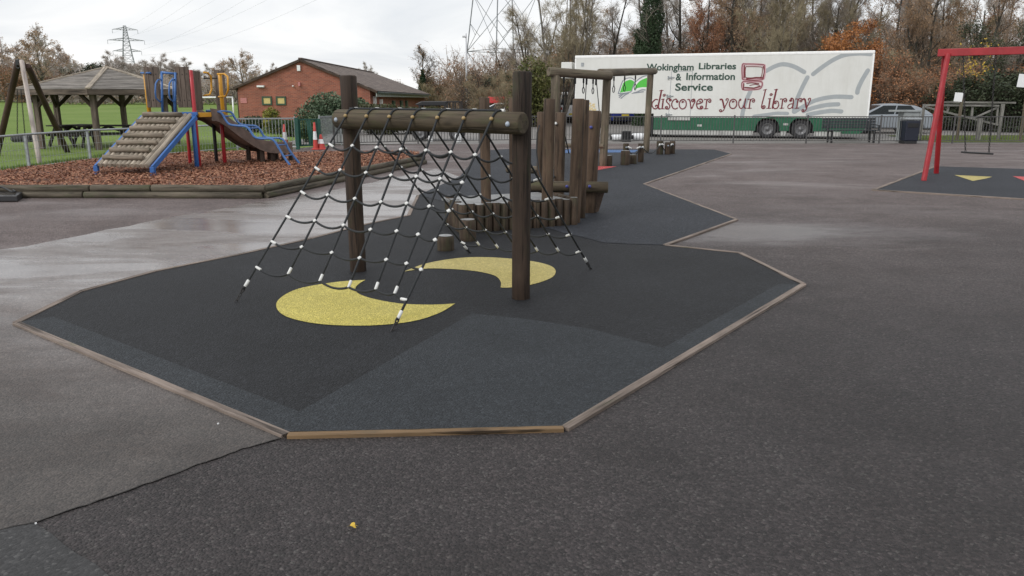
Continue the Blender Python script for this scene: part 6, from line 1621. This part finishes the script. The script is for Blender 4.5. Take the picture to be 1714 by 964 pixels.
plant('bramble', 1470, 49, 60, 'tall russet shrub touching the trailer right end', .8, SH)
plant('dark_shrub', 1605, 44, 125, 'dark evergreen shrub behind the small notice board', 1.2, SH)
plant('dark_shrub', 1655, 43, 110, 'dark evergreen shrub behind the timber barrier', 1.2, SH)
plant('dark_shrub', 1715, 42, 100, 'dark evergreen shrub behind the right hand notice board', 1.2, SH)
plant('bramble', 1620, 49, 80, 'russet bramble shrub behind the golden small tree', 1.3, SH)
plant('thicket', 1535, 50, 70, 'olive twig thicket behind the russet brambles', 1.2, SH)
plant('dark_shrub', 926, 65, 112, 'dark evergreen shrub beside the headboard of the trailer', .8, SH)
plant('dark_shrub', 960, 66, 116, 'dark evergreen shrub filling the gap left of the trailer', .9, SH)
plant('thicket', 866, 52, 108, 'olive thicket shrub behind the right net post', 1.0, SH)
plant('thicket', 820, 56, 118, 'olive thicket shrub below the near pylon', 1.2, SH)
plant('thicket', 822, 62, 122, 'olive brown thicket shrub left of the near pylon foot', 1.3, SH)
plant('thicket', 905, 54, 88, 'tall thicket shrub between pylon and trailer', .9, SH)
plant('thicket', 738, 86, 118, 'thicket shrub right of the brick hall roof end', 1.2, SH)
plant('bramble', 752, 88, 104, 'brown leafy shrub right of the small ivy tree', 1.2, SH)
plant('ivy_small', 704, 86, 79, 'small ivy clad tree behind the brick hall roof', .95, SH)
plant('bramble', 818, 64, 112, 'russet shrub under the white mast', 1.1, SH)
plant('dark_shrub', 845, 60, 110, 'dark green shrub among olive thickets under the pylon', .9, SH)
plant('bare_grey', 868, 72, 60, 'small bare tree under the near pylon bracing', 1.0, SH)
FT = 'trees along the far edge of the field'
plant('oak', 76, 140, 57, 'large autumn oak with brown leaves left of the shelter', .95, FT)
plant('oak', 8, 150, 72, 'autumn oak cut by the left edge of the frame', .8, FT)
plant('oak', 408, 125, 94, 'rounded orange brown oak between play tower and brick hall', 1.0, FT)
plant('far_bare', 214, 170, 84, 'pale bare tree right behind the shelter roof peak', 1.2, FT)
plant('far_bare', 262, 165, 86, 'pale bare tree between shelter peak and play tower', 1.3, FT)
plant('far_bare', 138, 175, 88, 'pale bare tree between oak and round evergreen', 1.0, FT)
plant('far_bare', 352, 150, 106, 'low bare tree behind the yellow grab handle', 1.3, FT)
plant('far_bare', 445, 140, 104, 'bare tree left of the brick hall gable', .9, FT)
plant('far_bare', 618, 150, 103, 'lone bare tree peeping over the hall ridge', 1.0, FT)
plant('far_bare', 305, 180, 104, 'faint bare tree behind the play tower boards', 1.2, FT)
plant('dark_shrub', 156, 155, 101, 'round evergreen tree left of the shelter roof peak', 1.1, FT)
plant('far_bare', 235, 190, 92, 'faint bare tree between two pale trees behind the shelter', 1.6, FT)
plant('far_bare', 180, 190, 98, 'faint bare tree right of the round evergreen', 1.5, FT)
plant('far_bare', 290, 170, 95, 'pale bare tree hidden by the play tower boards', 1.5, FT)
plant('oak', 108, 160, 84, 'smaller autumn oak beside the large one', 1.2, FT)
plant('oak', 40, 165, 84, 'low autumn oak behind the timber swing top', 1.3, FT)
plant('oak', 378, 140, 108, 'low orange brown oak behind the yellow handle', 1.3, FT)
plant('bramble', 48, 148, 100, 'brown shrub mass behind the timber swing', 1.5, FT)
plant('bramble', 110, 152, 112, 'brown shrub mass under the autumn oak', 1.5, FT)
plant('bramble', 645, 140, 126, 'russet shrub behind the end of the hall roof', 1.4, FT)
# hedges and bushes built from leaves
def leaf_bush(name, label, cat, loc, rad, n, s, mats, seed, group=None, core='twig_dark', lobes=9, flat_top=False):
    r = random.Random(seed); loc = Vector(loc); root = thing(name, label, cat, loc, group); lv = MB(); st = MB(); L = []
    for k in range(lobes):
        d = rvec(r); L.append((Vector((d.x * rad[0] * .55, d.y * rad[1] * .55, rad[2] * (1 + d.z * .55))), r.uniform(.42, .62)))
    for k in range(n):
        c0_, q = L[r.randrange(lobes)]; d = rvec(r); t = r.uniform(.62, 1.05); c = c0_ + Vector((d.x * rad[0], d.y * rad[1], d.z * rad[2])) * (q * t)
        c += rvec(r) * s * .8
        if c.z < .03: c.z = r.random() * rad[2] * .6
        if flat_top and c.z > rad[2] * 1.75: c.z = rad[2] * 1.75 - r.random() * .12
        v = min(1, max(0, .5 + .55 * mnoise.noise((c + loc) * 1.4) + r.uniform(-.3, .3))); add_leaf(lv, loc + c, s, r, v, 0, .25)
    for k in range(26):
        c0_, q = L[r.randrange(lobes)]; a = Vector((r.uniform(-.3, .3) * rad[0], r.uniform(-.3, .3) * rad[1], -.03)); e = c0_ + rvec(r) * rad[2] * .4; st.tube([loc + a, loc + a.lerp(e, .5) + rvec(r) * .08, loc + e], [.025, .016, .006], 4, False)
    part('foliage', lv, M[mats], root); part('stems', st, M[core], root); return root
HB = 'bushes along the brick hall'
def hb(px, Y): q = P(px, 200, Y); return (q.x, Y, -.02)
leaf_bush('laurel_bush', 'large grey green laurel bush in front of the hall gable', 'bush', hb(562, 40), (1.8, 1.4, 1.03), 12000, .078, 'leaf_laurel', 1, HB)
leaf_bush('clipped_hedge', 'yellowish green hedge running behind the left net post', 'hedge', hb(632, 39), (2.0, 1.0, .82), 9000, .065, 'leaf_hedge', 2, HB, lobes=14, flat_top=True)
leaf_bush('clipped_hedge', 'darker hedge end under the hall side wall', 'hedge', hb(690, 40), (1.4, 1.0, .74), 5000, .065, 'leaf_hedge', 3, HB, lobes=10, flat_top=True)
leaf_bush('golden_bush', 'bright yellow bush against the brick gable', 'bush', hb(458, 41), (.62, .6, .62), 2400, .06, 'leaf_lime', 4, HB)
leaf_bush('low_hedge', 'low dark green hedge below the big laurel bush', 'hedge', hb(490, 37), (1.5, .7, .42), 4600, .05, 'leaf_green', 5, HB, lobes=12, flat_top=True)
leaf_bush('round_bush', 'low dark round bush left of the yellow bush', 'bush', hb(422, 42), (.95, .8, .42), 3000, .055, 'leaf_ivy', 6, HB)
leaf_bush('gate_bush', 'dark green bush directly behind the green gate', 'bush', hb(518, 32), (.65, .5, .48), 2400, .05, 'leaf_green', 7, HB)
leaf_bush('lime_bush', 'yellow green bush between the pylon foot and trailer headboard', 'bush', hb(891, 49.5), (1.35, 1.2, 2.05), 6500, .09, 'leaf_olive', 8, HB, lobes=12)
# far hedge line, woodland and undergrowth: masses nobody could count
def mass(name, label, boxes, seed, mats):
    r = random.Random(seed); mb = MB()
    for (x0, x1, y0, y1, h0, h1, n, s, tall) in boxes:
        for k in range(n):
            x, y = r.uniform(x0, x1), r.uniform(y0, y1); hh = h0 + (h1 - h0) * (.5 + .5 * mnoise.noise((x * .22, y * .1, seed))) ; g = terrain(x, y)
            b = Vector((x, y, g + r.random() * hh * .75)); e = b + Vector((r.uniform(-.7, .7), r.uniform(-.7, .7), r.uniform(.1, 1.0))) * tall * hh
            e.z = min(e.z, g + hh * 1.1); cone_twig(mb, b, e, s * r.uniform(.6, 1.5))
            for q in range(3):
                p = b.lerp(e, r.uniform(.3, 1)); cone_twig(mb, p, p + (rvec(r) + Vector((0, 0, .5))) * tall * hh * .22, s * .6)
            if r.random() < .8:
                add_leaf(mb, b.lerp(e, r.random()) + rvec(r) * .2, s * 3.6, r, r.random(), 1)
    o = setting(name, mb, [M[m] for m in mats], 'stuff', label); return o
mass('far_hedge', 'brown hedge mass along the far edge of the field', [(-150, -76, 152, 160, 4, 9.5, 9000, .06, .35), (-90, -60, 148, 156, 3.0, 5.5, 3200, .06, .4), (-72, -22, 124, 132, 2.6, 5.6, 6500, .055, .40), (-22, 10, 105, 112, 1.5, 3.5, 2400, .04, .5)], 4, ('twig_far', 'leaf_far'))
mass('woodland', 'brown bare woodland filling the bank behind the trailer', [(2, 52, 66, 78, 5.0, 8.6, 10000, .022, .26), (-6, 10, 70, 78, 4, 7, 2600, .026, .4)], 5, ('twig_brown', 'leaf_rust'))
mass('undergrowth', 'dark tangled undergrowth at the foot of the bank', [(13, 34, 46.5, 51, 1.6, 3.6, 6500, .018, .5), (-3.6, 9, 58, 64, 2.0, 4.0, 4200, .020, .5)], 6, ('twig_dark', 'leaf_brown'))
def grass_tufts():
    r = random.Random(8); mb = MB(); n = 0
    def strip(poly_fn, cnt):
        for k in range(cnt):
            p = poly_fn(); h = r.uniform(.04, .10) * (1 + .5 * mnoise.noise(p * .7)); a = r.random() * 6.28; d = Vector((math.cos(a), math.sin(a), 0)) * .006; l = Vector((r.uniform(-.5, .5), r.uniform(-.5, .5), 0)) * h; v = min(1, max(0, .5 + .5 * mnoise.noise(p * .5) + r.uniform(-.3, .3)))
            mb.add([p - d, p + d, p + l + Vector((0, 0, h))], [(0, 1, 2)], [(v, 0, 0)] * 3)
    def left():
        k = r.randrange(len(fl) - 2); t = r.random(); p = fl[k].lerp(fl[k + 1], t); return Vector((p.x + r.uniform(-1.2, .4), p.y + r.random() ** 1.6 * 7 + .02, -.03))
    def verge(): return Vector((r.uniform(17, 27), r.uniform(31.6, 36.5), .012))
    strip(left, 26000); strip(verge, 7000)
    setting('grass_blades', mb, M['blade'], 'stuff', label='short green grass blades along the fences')
grass_tufts()
for k, (o, used, h) in PR.items():
    if not used: print('UNUSED proto', k)
# ------------------------------------------------------------------ rope scramble net on log posts
def build_net():
    pl, pr = G(600, 455), G(872, 501)
    hl = P(580, 128, pl.y).z; hr = P(872, 117, pr.y).z
    H = (hl + hr) / 2
    ax = (pr - pl).normalized(); fr = Vector((ax.y, -ax.x, 0))     # fr points to the camera side
    if fr.y > 0: fr = -fr
    root = thing('scramble_net', 'black rope scramble net hung from a mossy beam between two dark log posts', 'climbing net', (pl + pr) / 2)
    RP, RB = .078, .088
    for p, x in ((pl, 580), (pr, 876)):
        top = P(x, 128 if p is pl else 117, p.y); top = Vector((p.x + (top.x - p.x) * .45, p.y, H))
        mb = MB(); log(mb, (p.x, p.y, -.05), top, RP if p is pl else .077, 20)
        part('post', mb, M['log_net'], root)
    off = fr * (RP + RB - .03)
    zl = P(585, 199, pl.y + off.y).z; zr = P(872, 206, pr.y + off.y).z
    zb = (zl + zr) / 2
    BL0 = pl + off; BR0 = pr + off; BL0.z = zl; BR0.z = zr
    s0 = solve_line(BL0, BR0, 566, 0); s1 = solve_line(BL0, BR0, 876, 0)
    A = BL0 + (BR0 - BL0) * s0; B = BL0 + (BR0 - BL0) * s1
    mb = MB(); log(mb, A, B, RB, 22, .012, .002)
    beam = part('beam', mb, M['log_beam'], root)
    axb = (B - A).normalized()
    for p, px in ((pl, 572), (pr, 858)):
        s = solve_line(A, B, px + 2, 0); c = A + (B - A) * s + fr * (RB * .97) + Vector((0, 0, -.005))
        m = MB(); m.lathe(c, [(0, .016), (.012, .014), (.019, .007), (.021, 0), (.021, -.01)], fr, 14); part('bolt', m, M['bolt'], beam)
    bead_px = [591, 626, 664, 703, 744, 788, 834]
    ts = [solve_line(A, B, x, 0) for x in bead_px]
    up = Vector((0, 0, 1))
    def on(t, ang):    # point on the beam surface; ang 0 = front, 90 = top
        return A + (B - A) * t + (fr * math.cos(ang) + up * math.sin(ang)) * (RB + .008)
    AL, AR = G(393, 508), G(655, 557)
    CLr, CRr = G(788, 425), G(990, 452)
    RO = .0096
    for side in (0, 1):
        front = side == 0
        net = MB(); ferr = []; beads = []
        a0 = R(14) if front else R(166)
        tops = [on(t, a0) for t in ts]
        if front:
            eL, eR = AL, AR
            sL0, sLn = solve_line(tops[0], eL, 241, 1, 0, 1), solve_line(tops[0], eL, 447, 1, 0, 1)
            sR0, sRn = solve_line(tops[6], eR, 259, 1, 0, 1), solve_line(tops[6], eR, 502, 1, 0, 1)
        else:
            eL, eR = CLr, CRr
            sL0, sLn = solve_line(tops[0], eL, 245, 1, 0, 1), solve_line(tops[0], eL, 405, 1, 0, 1)
            sR0, sRn = .22, solve_line(tops[6], eR, 420, 1, 0, 1)
        nrow = 6
        cornL, cornR = tops[0].lerp(eL, sLn), tops[6].lerp(eR, sRn)
        bots = []
        for i in range(7):
            if i == 0: bots.append(cornL)
            elif i == 6: bots.append(cornR)
            else: bots.append(cornL.lerp(cornR, (0, .235, .455, .645, .815, .93)[i] if front else i / 6) + Vector((0, 0, (.0 if i < 4 else .03) if front else -.035 * math.sin(math.pi * i / 6))))
        nodes = [[None] * 7 for _ in range(nrow)]
        for i in range(7):
            f = i / 6
            s0_, sn_ = (sL0 / sLn) * (1 - f) + (sR0 / sRn) * f, 1.0
            for j in range(nrow):
                s = s0_ + (sn_ - s0_) * j / (nrow - 1)
                nodes[j][i] = tops[i].lerp(bots[i], s)
        for i in range(7):
            end = bots[i] if i not in (0, 6) else (eL if i == 0 else eR)
            # over the beam, then straight down the slope
            pts = [on(ts[i] + .012 * (1 if front else -1), R(92))] + [on(ts[i] + .006 * (1 - k / 4) * (1 if front else -1), R(88 - 18.5 * k) if front else R(92 + 18.5 * k)) for k in range(1, 5)]
            fin = bots[i] if i not in (0, 6) else tops[i].lerp(end, (sLn if i == 0 else sRn) + .62 * (1 - (sLn if i == 0 else sRn)))
            for q in range(1, 9): pts.append(tops[i].lerp(fin, q / 8) + Vector((0, 0, -.006 * math.sin(math.pi * q / 8))))
            net.tube(pts, RO, 8)
            if front: beads.append(on(ts[i], R(20)))
            ferr.append((on(ts[i] + .014, R(100 if front else 84)), axb, .045, .0135) if front else None)
        for j in range(nrow):
            pts = []
            for i in range(6):
                a, b = nodes[j][i], nodes[j][i + 1]
                sg = (.072 - .007 * j) * (1 if front else 1.25) * (.8 + .4 * rng.random()) * (b - a).length / .25
                if j == nrow - 1: sg *= 1.3
                for q in range(8):
                    t = q / 8; pts.append(a.lerp(b, t) + Vector((0, 0, -sg * 4 * t * (1 - t) * .55)))
            pts.append(nodes[j][6])
            net.tube(pts, RO, 8)
            for i in range(7):
                n_ = nodes[j][i]; dv = (bots[i] - tops[i]).normalized()
                if i == (0 if front else 6) or (i in (0, 6) and j == nrow - 1):
                    nb = pts[3] if i == 0 else pts[-4]
                    dh = (nb - n_).normalized()
                    ferr.append((n_ + dh * .026, dh, .064, .0118))
                elif j == nrow - 1: ferr.append((n_ - dv * .028, dv, .064, .0118))
                else: ferr.append((n_, None, 0, .0195))
        for i, e in ((0, eL), (6, eR)):
            sN = sLn if i == 0 else sRn
            q = tops[i].lerp(e, sN + .45 * (1 - sN)); dv = (e - q).normalized()
            ferr.append((q, dv, .065, .0135))
        no = part('cargo_net', net, M['rope'], root, label='near sloping side of the rope net' if front else 'far sloping side of the rope net')
        # ferrules: one mesh for each kind, shared by copies
        ring = MB(); ring.sphere((0, 0, 0), .0122, 10, 7, sc=(1, 1, .9)); ring.tube([(-.017, 0, 0), (.017, 0, 0)], .0100, 8, chamfer=.003); ring.tube([(0, 0, -.015), (0, 0, .015)], .0100, 8, chamfer=.003)
        ringm = ring.mesh('cross_ferrule', M['ferrule'])
        sl = {}
        for f in ferr:
            if not f: continue
            c, d, L, r = f
            if d is None:
                me = ringm; rot = (bots[3] - tops[3]).to_track_quat('Z', 'X').to_matrix()
                rot = Matrix((axb, ((bots[3] - tops[3]).normalized()).cross(axb).normalized(), (bots[3] - tops[3]).normalized())).transposed()
            else:
                if (L, r) not in sl:
                    m = MB(); m.tube([(0, 0, -L / 2), (0, 0, L / 2)], r, 12, chamfer=.003); sl[(L, r)] = m.mesh('sleeve_ferrule', M['ferrule'])
                me = sl[(L, r)]; rot = Vector(d).to_track_quat('Z', 'Y').to_matrix()
            o = bpy.data.objects.new('ferrule', me); COL.objects.link(o); o.parent = no
            o.matrix_local = Matrix.Translation(Vector(c) - ORG[root.name]) @ rot.to_4x4()
        bm_ = MB(); bm_.sphere((0, 0, 0), .017, 12, 8); bme = bm_.mesh('bead', M['bead'])
        for c in beads:
            o = bpy.data.objects.new('bead', bme); COL.objects.link(o); o.parent = no; o.location = Vector(c) - ORG[root.name] + fr * .004
        # anchor chains
        for i, e in ((0, eL), (6, eR)):
            sN = sLn if i == 0 else sRn
            a = tops[i].lerp(e, sN + .62 * (1 - sN)); d = e - a; n = max(4, int(d.length / .036)); m = MB()
            side_ = d.normalized().cross(up).normalized(); nn = side_.cross(d.normalized())
            for k in range(n):
                c = a + d * ((k + .5) / n)
                m.torus(c, .0115, .0042, side_ if k % 2 else nn, 12, 6, stretch=1.9, sdir=d)
            m.torus(a, .016, .005, side_, 12, 6, stretch=1.4, sdir=d)
            part('anchor_chain', m, M['chain'], no)
    # the head rope lying along the top of the beam
    m = MB(); m.tube([on(ts[0] - .02 + (ts[6] - ts[0] + .03) * k / 12, R(93) + .03 * (k % 2)) for k in range(13)], RO, 8)
    part('head_rope', m, M['rope'], root)
build_net()
# ------------------------------------------------------------------ log trail behind the net
def up_log(mb, base_px, top_y, r=None, wpx=None, yoff=0.0, z0=-.03, Y=None, X=None, H=None, sides=16, ch=.01, lean=0.0):
    g = G(*base_px) if Y is None else Vector((X, Y, 0))
    z = P(base_px[0], top_y, g.y).z if H is None else H
    if r is None: r = wpx / 2 * g.y / FPX
    log(mb, (g.x, g.y, z0), (g.x + lean, g.y, z), r, sides, ch)
    return g, z, r
def topcap(mb, p, z, r, mi=1):
    mb.lathe((p.x, p.y, z + .0015), [(r * .86, 0), (0, .001)], (0, 0, 1), 16, mi, False)
# stepping stumps
for (bx, by), ty, w, lab in [((746, 423), 394, 29, 'lowest log stump with a wet grey top nearest the rope net'), ((783, 407), 367, 28, 'taller log stump with a wet grey top against the palisade')]:
    mb = MB(); g, z, r = up_log(mb, (bx, by - 3), ty, wpx=w, ch=.018); topcap(mb, g, z, r)
    single('log_stump', mb, [M['log_dark'], M['log_end']], lab, 'log stump', 'stepping log stumps', loc=g)
def build_platform():
    A, B = G(768, 392), G(966, 377)
    d = (B - A).normalized(); n = Vector((-d.y, d.x, 0))          # n points away from the camera
    root = thing('log_platform', 'low log palisade platform with tall round posts behind the rope net', 'log platform', (A + B) / 2)
    Ht = .37
    L = (B - A).length; r = .056; k = int(L / (2 * r)); r = L / k / 2
    lp = lambda mb, p, z, rr=r: log(mb, (p.x, p.y, -.03), (p.x, p.y, z), rr * .985, 14, .012)
    for i in range(k):
        c = A + d * (r + 2 * r * i)
        mb = MB(); lp(mb, c, Ht + .012 * math.sin(i * 2.3)); topcap(mb, c, Ht + .012 * math.sin(i * 2.3), r)
        part('palisade_log', mb, [M['log_dark'], M['log_end']], root)
    for i in range(1, 9):                                       # the row turning back at the left end
        c = A + d * r + n * (2 * r * i) + d * (.02 * i)
        mb = MB(); lp(mb, c, Ht + .012 * math.cos(i * 1.7)); topcap(mb, c, Ht + .012 * math.cos(i * 1.7), r)
        part('palisade_log', mb, [M['log_dark'], M['log_end']], root)
    for i in range(1, 5):
        c = B - d * r + n * (2 * r * i)
        mb = MB(); lp(mb, c, Ht + .01); part('palisade_log', mb, [M['log_dark'], M['log_end']], root)
    mb = MB()
    for i in range(6):
        c = (A + B) / 2 + n * (.14 + .145 * i); mb.bar(Vector((c.x, c.y, Ht - .035)) - d * (L / 2 - .12), Vector((c.x, c.y, Ht - .035)) + d * (L / 2 - .12), .138, .04)
    part('deck', mb, M['log_end'], root, .004)
    def post(px, by, ty, w, lean=0.0, name='post', Y=None):
        mb = MB()
        if Y is None: g, z, rr = up_log(mb, (px, by), ty, wpx=w, lean=lean, sides=18)
        else:
            q = P(px, by, Y); z = P(px, ty, Y).z; rr = w / 2 * Y / FPX
            log(mb, (q.x, q.y, -.03), (q.x + lean, q.y, z), rr, 18, .012); g = q
        return part(name, mb, M['log_post'], root), Vector((g.x, g.y, 0)), z, rr
    post(815, 385, 163, 17, -.02)
    post(862, 380, 163, 17, -.02)
    post(915, 379, 165, 19, .02)
    post(961, 374, 165, 20, .03)
    post(971, 366, 167, 16, .03)
    p6, g6, z6, r6 = post(985, 357, 185, 23, .05)
    m = MB(); cb = P(987, 213, g6.y - r6); m.lathe(cb + Vector((.02, -.008, 0)), [(0, .014), (.014, .012), (.022, .005), (.022, -.03)], (0, -1, 0), 12); part('bolt', m, M['blue_cap'], p6)
    post(904, 306, 187, 12, .0, Y=13.0)
    post(935, 303, 188, 18, .02, Y=12.6)
    # horizontal balance beams
    y = g6.y - r6 - .07
    a = P(880, 312, y + .12); b = P(1018, 313, y); b.z = a.z
    mb = MB(); log(mb, a, b, .082, 18, .012); bm = part('beam', mb, M['log_beam'], root)
    for px in (987, 949):
        m = MB(); c = P(px, 312, y - .078); m.lathe(c, [(0, .02), (.014, .018), (.022, .01), (.022, -.02)], (0, -1, 0), 12); part('bolt', m, M['blue_cap'], bm)
    mb = MB(); bx = P(1004, 320, y + .12)
    mb.prism([(-.13, 0), (.075, 0), (-.01, -.30), (-.09, -.33)], bx, (1, 0, 0), (0, 0, 1), (0, .06, 0)); part('brace', mb, M['plank_dark'], root, .004)
    a = P(848, 283, 13.2); b = P(912, 283, 13.0); b.z = a.z
    mb = MB(); log(mb, a, b, .062, 16, .012); part('beam', mb, M['log_old'], root)
    # hand ropes slung between the posts
    def rope(pts, name='rope', rad=.011):
        mb = MB(); mb.tube(pts, rad, 7); part(name, mb, M['rope'], root)
    rope([P(903, 210, 12.9), P(899, 222, 12.8), P(898, 255, 12.7), P(902, 285, 12.6), P(908, 305, 12.4)], 'hand_rope')
    rope([P(930, 208, 12.5), P(945, 224, 13.6), P(952, 256, 14.4)], 'hand_rope')
    rope([P(945, 224, 13.6), P(940, 262, 13.4), P(932, 290, 12.8), P(915, 308, 12.0)], 'hand_rope')
    rope([P(926, 298, 12.4), P(935, 283, 13.2), P(944, 262, 14.2)], 'hand_rope')
    mb = MB()
    for p, q in [(P(930, 206, 12.48), P(936, 214, 12.9)), (P(938, 218, 13.1), P(944, 225, 13.5))]:
        mb.tube([p, q], .02, 8, chamfer=.004)
    part('ferrule', mb, M['ferrule'], root)
build_platform()
def build_overhead():
    Y1 = 18.6; g2 = G(1009, 279); g3 = G(1081, 256)
    z2 = P(1012, 122, g2.y).z
    g1 = Vector((P(928, 278, Y1 + .6).x, Y1 + .6, 0))
    root = thing('rope_traverse', 'tall log frame with two overhead beams and hanging rope loops before the white trailer', 'rope traverse', g2)
    Hh = z2 - .09
    def post(g, h, r, lean=0):
        mb = MB(); log(mb, (g.x, g.y, -.03), (g.x + lean, g.y, h), r, 16, .01); return part('post', mb, M['log_old'], root)
    post(g1, Hh + .02, .105); post(g2, Hh, .102, .05); p3 = post(g3, P(1083, 124, g3.y).z, .10, .05)
    # beam one across the two nearer posts, beam two running back from the corner
    a = P(918, 120, g1.y - .1); b = P(1022, 128, g2.y - .1)
    a.z = b.z = (a.z + b.z) / 2
    a = P(918, 120, g1.y - .1); b = P(1023, 127, g2.y - .12)
    mb = MB(); log(mb, a, b, .105, 16, .012); part('beam', mb, M['log_old'], root)
    c = P(1004, 122, g2.y + .25); e = P(1096, 119, g3.y + .02)
    mb = MB(); log(mb, c, e, .10, 16, .012); part('beam', mb, M['log_old'], root)
    ax2 = (e - c); ax1 = b - a
    def loop(px, A, B, ln, w=.025):
        s = solve_line(A, B, px, 0); t = A + (B - A) * s; mb = MB()
        t = t + Vector((0, 0, -.09)); q = t + Vector((0, 0, -ln * .55)); bt = t + Vector((0, 0, -ln))
        mb.tube([t, q], .013, 6); mb.tube([t + Vector((0, 0, -.02)), t + Vector((0, 0, -.12))], .022, 8)
        mb.tube([q, q + Vector((-w, 0, -ln * .2)), bt + Vector((-w * .6, 0, .02)), bt, bt + Vector((w * .6, 0, .02)), q + Vector((w, 0, -ln * .2)), q], .012, 6)
        part('rope_loop', mb, M['rope'], root)
    for px in (1028, 1046, 1064): loop(px, c, e, .42, .03)
    for px in (977, 993): loop(px, a, b, .36)
    # log swinging on long ropes under beam one
    za = P(940, 263, g2.y + .5); zb = P(1011, 259, g2.y + .1)
    mb = MB(); log(mb, (za.x, za.y, .50), (zb.x - .03, zb.y - .2, .52), .055, 14, .01); part('swinging_log', mb, M['log_old'], root)
    def long_rope(px, bx, by, yb):
        s = solve_line(a, b, px, 0); t = a + (b - a) * s; mb = MB()
        q = P(bx, by, yb); t = t + Vector((0, 0, -.08)); mb.tube([t, t.lerp(q, .5), q], .012, 6)
        mb.tube([t, t + Vector((0, 0, -.16))], .024, 8)
        part('rope', mb, M['rope'], root)
        mb = MB(); mb.tube([q + Vector((0, 0, .0)), q + Vector((0, 0, -.13))], .028, 8, chamfer=.004); part('ferrule', mb, M['ferrule'], root)
    long_rope(963, 957, 250, g2.y + .4); long_rope(982, 975, 252, g2.y + .3); long_rope(998, 1009, 248, g2.y + .15); long_rope(944, 943, 222, g2.y + .5)
build_overhead()
# low rope walk: short posts and stumps with a slack rope from post to post
def build_ropewalk():
    spec = [('log_stump', (1017, 278), 260, 15, 'dark log stump touching the overhead frame post'), ('log_stump', (1046, 277), 252, 15, 'log stump with a short bolted post standing behind it'),
            ('log_post', (1047, 272), 240, 10, 'short bolted post rising behind a log stump'), ('log_stump', (1059, 275), 259, 13, 'low stump between two bolted posts before the trailer'),
            ('log_post', (1072, 272), 240, 10, 'short bolted post beside the far overhead post'), ('log_post', (1104, 259), 236, 11, 'leaning short post with a white rope fixing'),
            ('log_post', (1117, 259), 238, 9, 'nearer of the paired short posts at the rope walk end'), ('log_post', (1125, 258), 236, 9, 'last short post at the right end of the rope walk')]
    tops = []
    for nm, b, ty, w, lab in spec:
        mb = MB(); g, z, r = up_log(mb, b, ty, wpx=w, sides=14); 
        if nm == 'log_stump': topcap(mb, g, z, r)
        root = single(nm, mb, [M['log_dark'], M['log_end']], lab, 'log post' if nm == 'log_post' else 'log stump', 'low logs of the rope walk', loc=g)
        if nm == 'log_post':
            c = Vector((g.x, g.y - r, z - .10)); m = MB(); m.lathe(c, [(0, .012), (.02, .008), (.026, -.01)], (0, -1, 0), 10); part('bolt', m, M['bolt'], root)
            tops.append((g, z - .10, r))
    pairs = [(0, 1), (1, 2), (2, 4)]
    labs = ['slack rope between the first two short posts', 'slack rope sagging past the far overhead post', 'slack rope tied to the last short posts']
    for (i, j), lab in zip(pairs, labs):
        a = Vector((tops[i][0].x + .03, tops[i][0].y - tops[i][2] - .02, tops[i][1])); b = Vector((tops[j][0].x - .03, tops[j][0].y - tops[j][2] - .02, tops[j][1]))
        mb = MB(); mb.tube([a.lerp(b, k / 10) + Vector((0, 0, -.8 * (k / 10) * (1 - k / 10))) for k in range(11)], .014, 6)
        o = single('slack_rope', mb, M['rope'], lab, 'rope', 'slack ropes of the rope walk', loc=a)
        for e, f in ((a, b), (b, a)):
            mb = MB(); dd = (f - e).normalized(); mb.tube([e + Vector((0, -.01, .02)), e + dd * .10 + Vector((0, -.01, -.03))], .024, 8, chamfer=.004); part('ferrule', mb, M['ferrule'], o)
build_ropewalk()
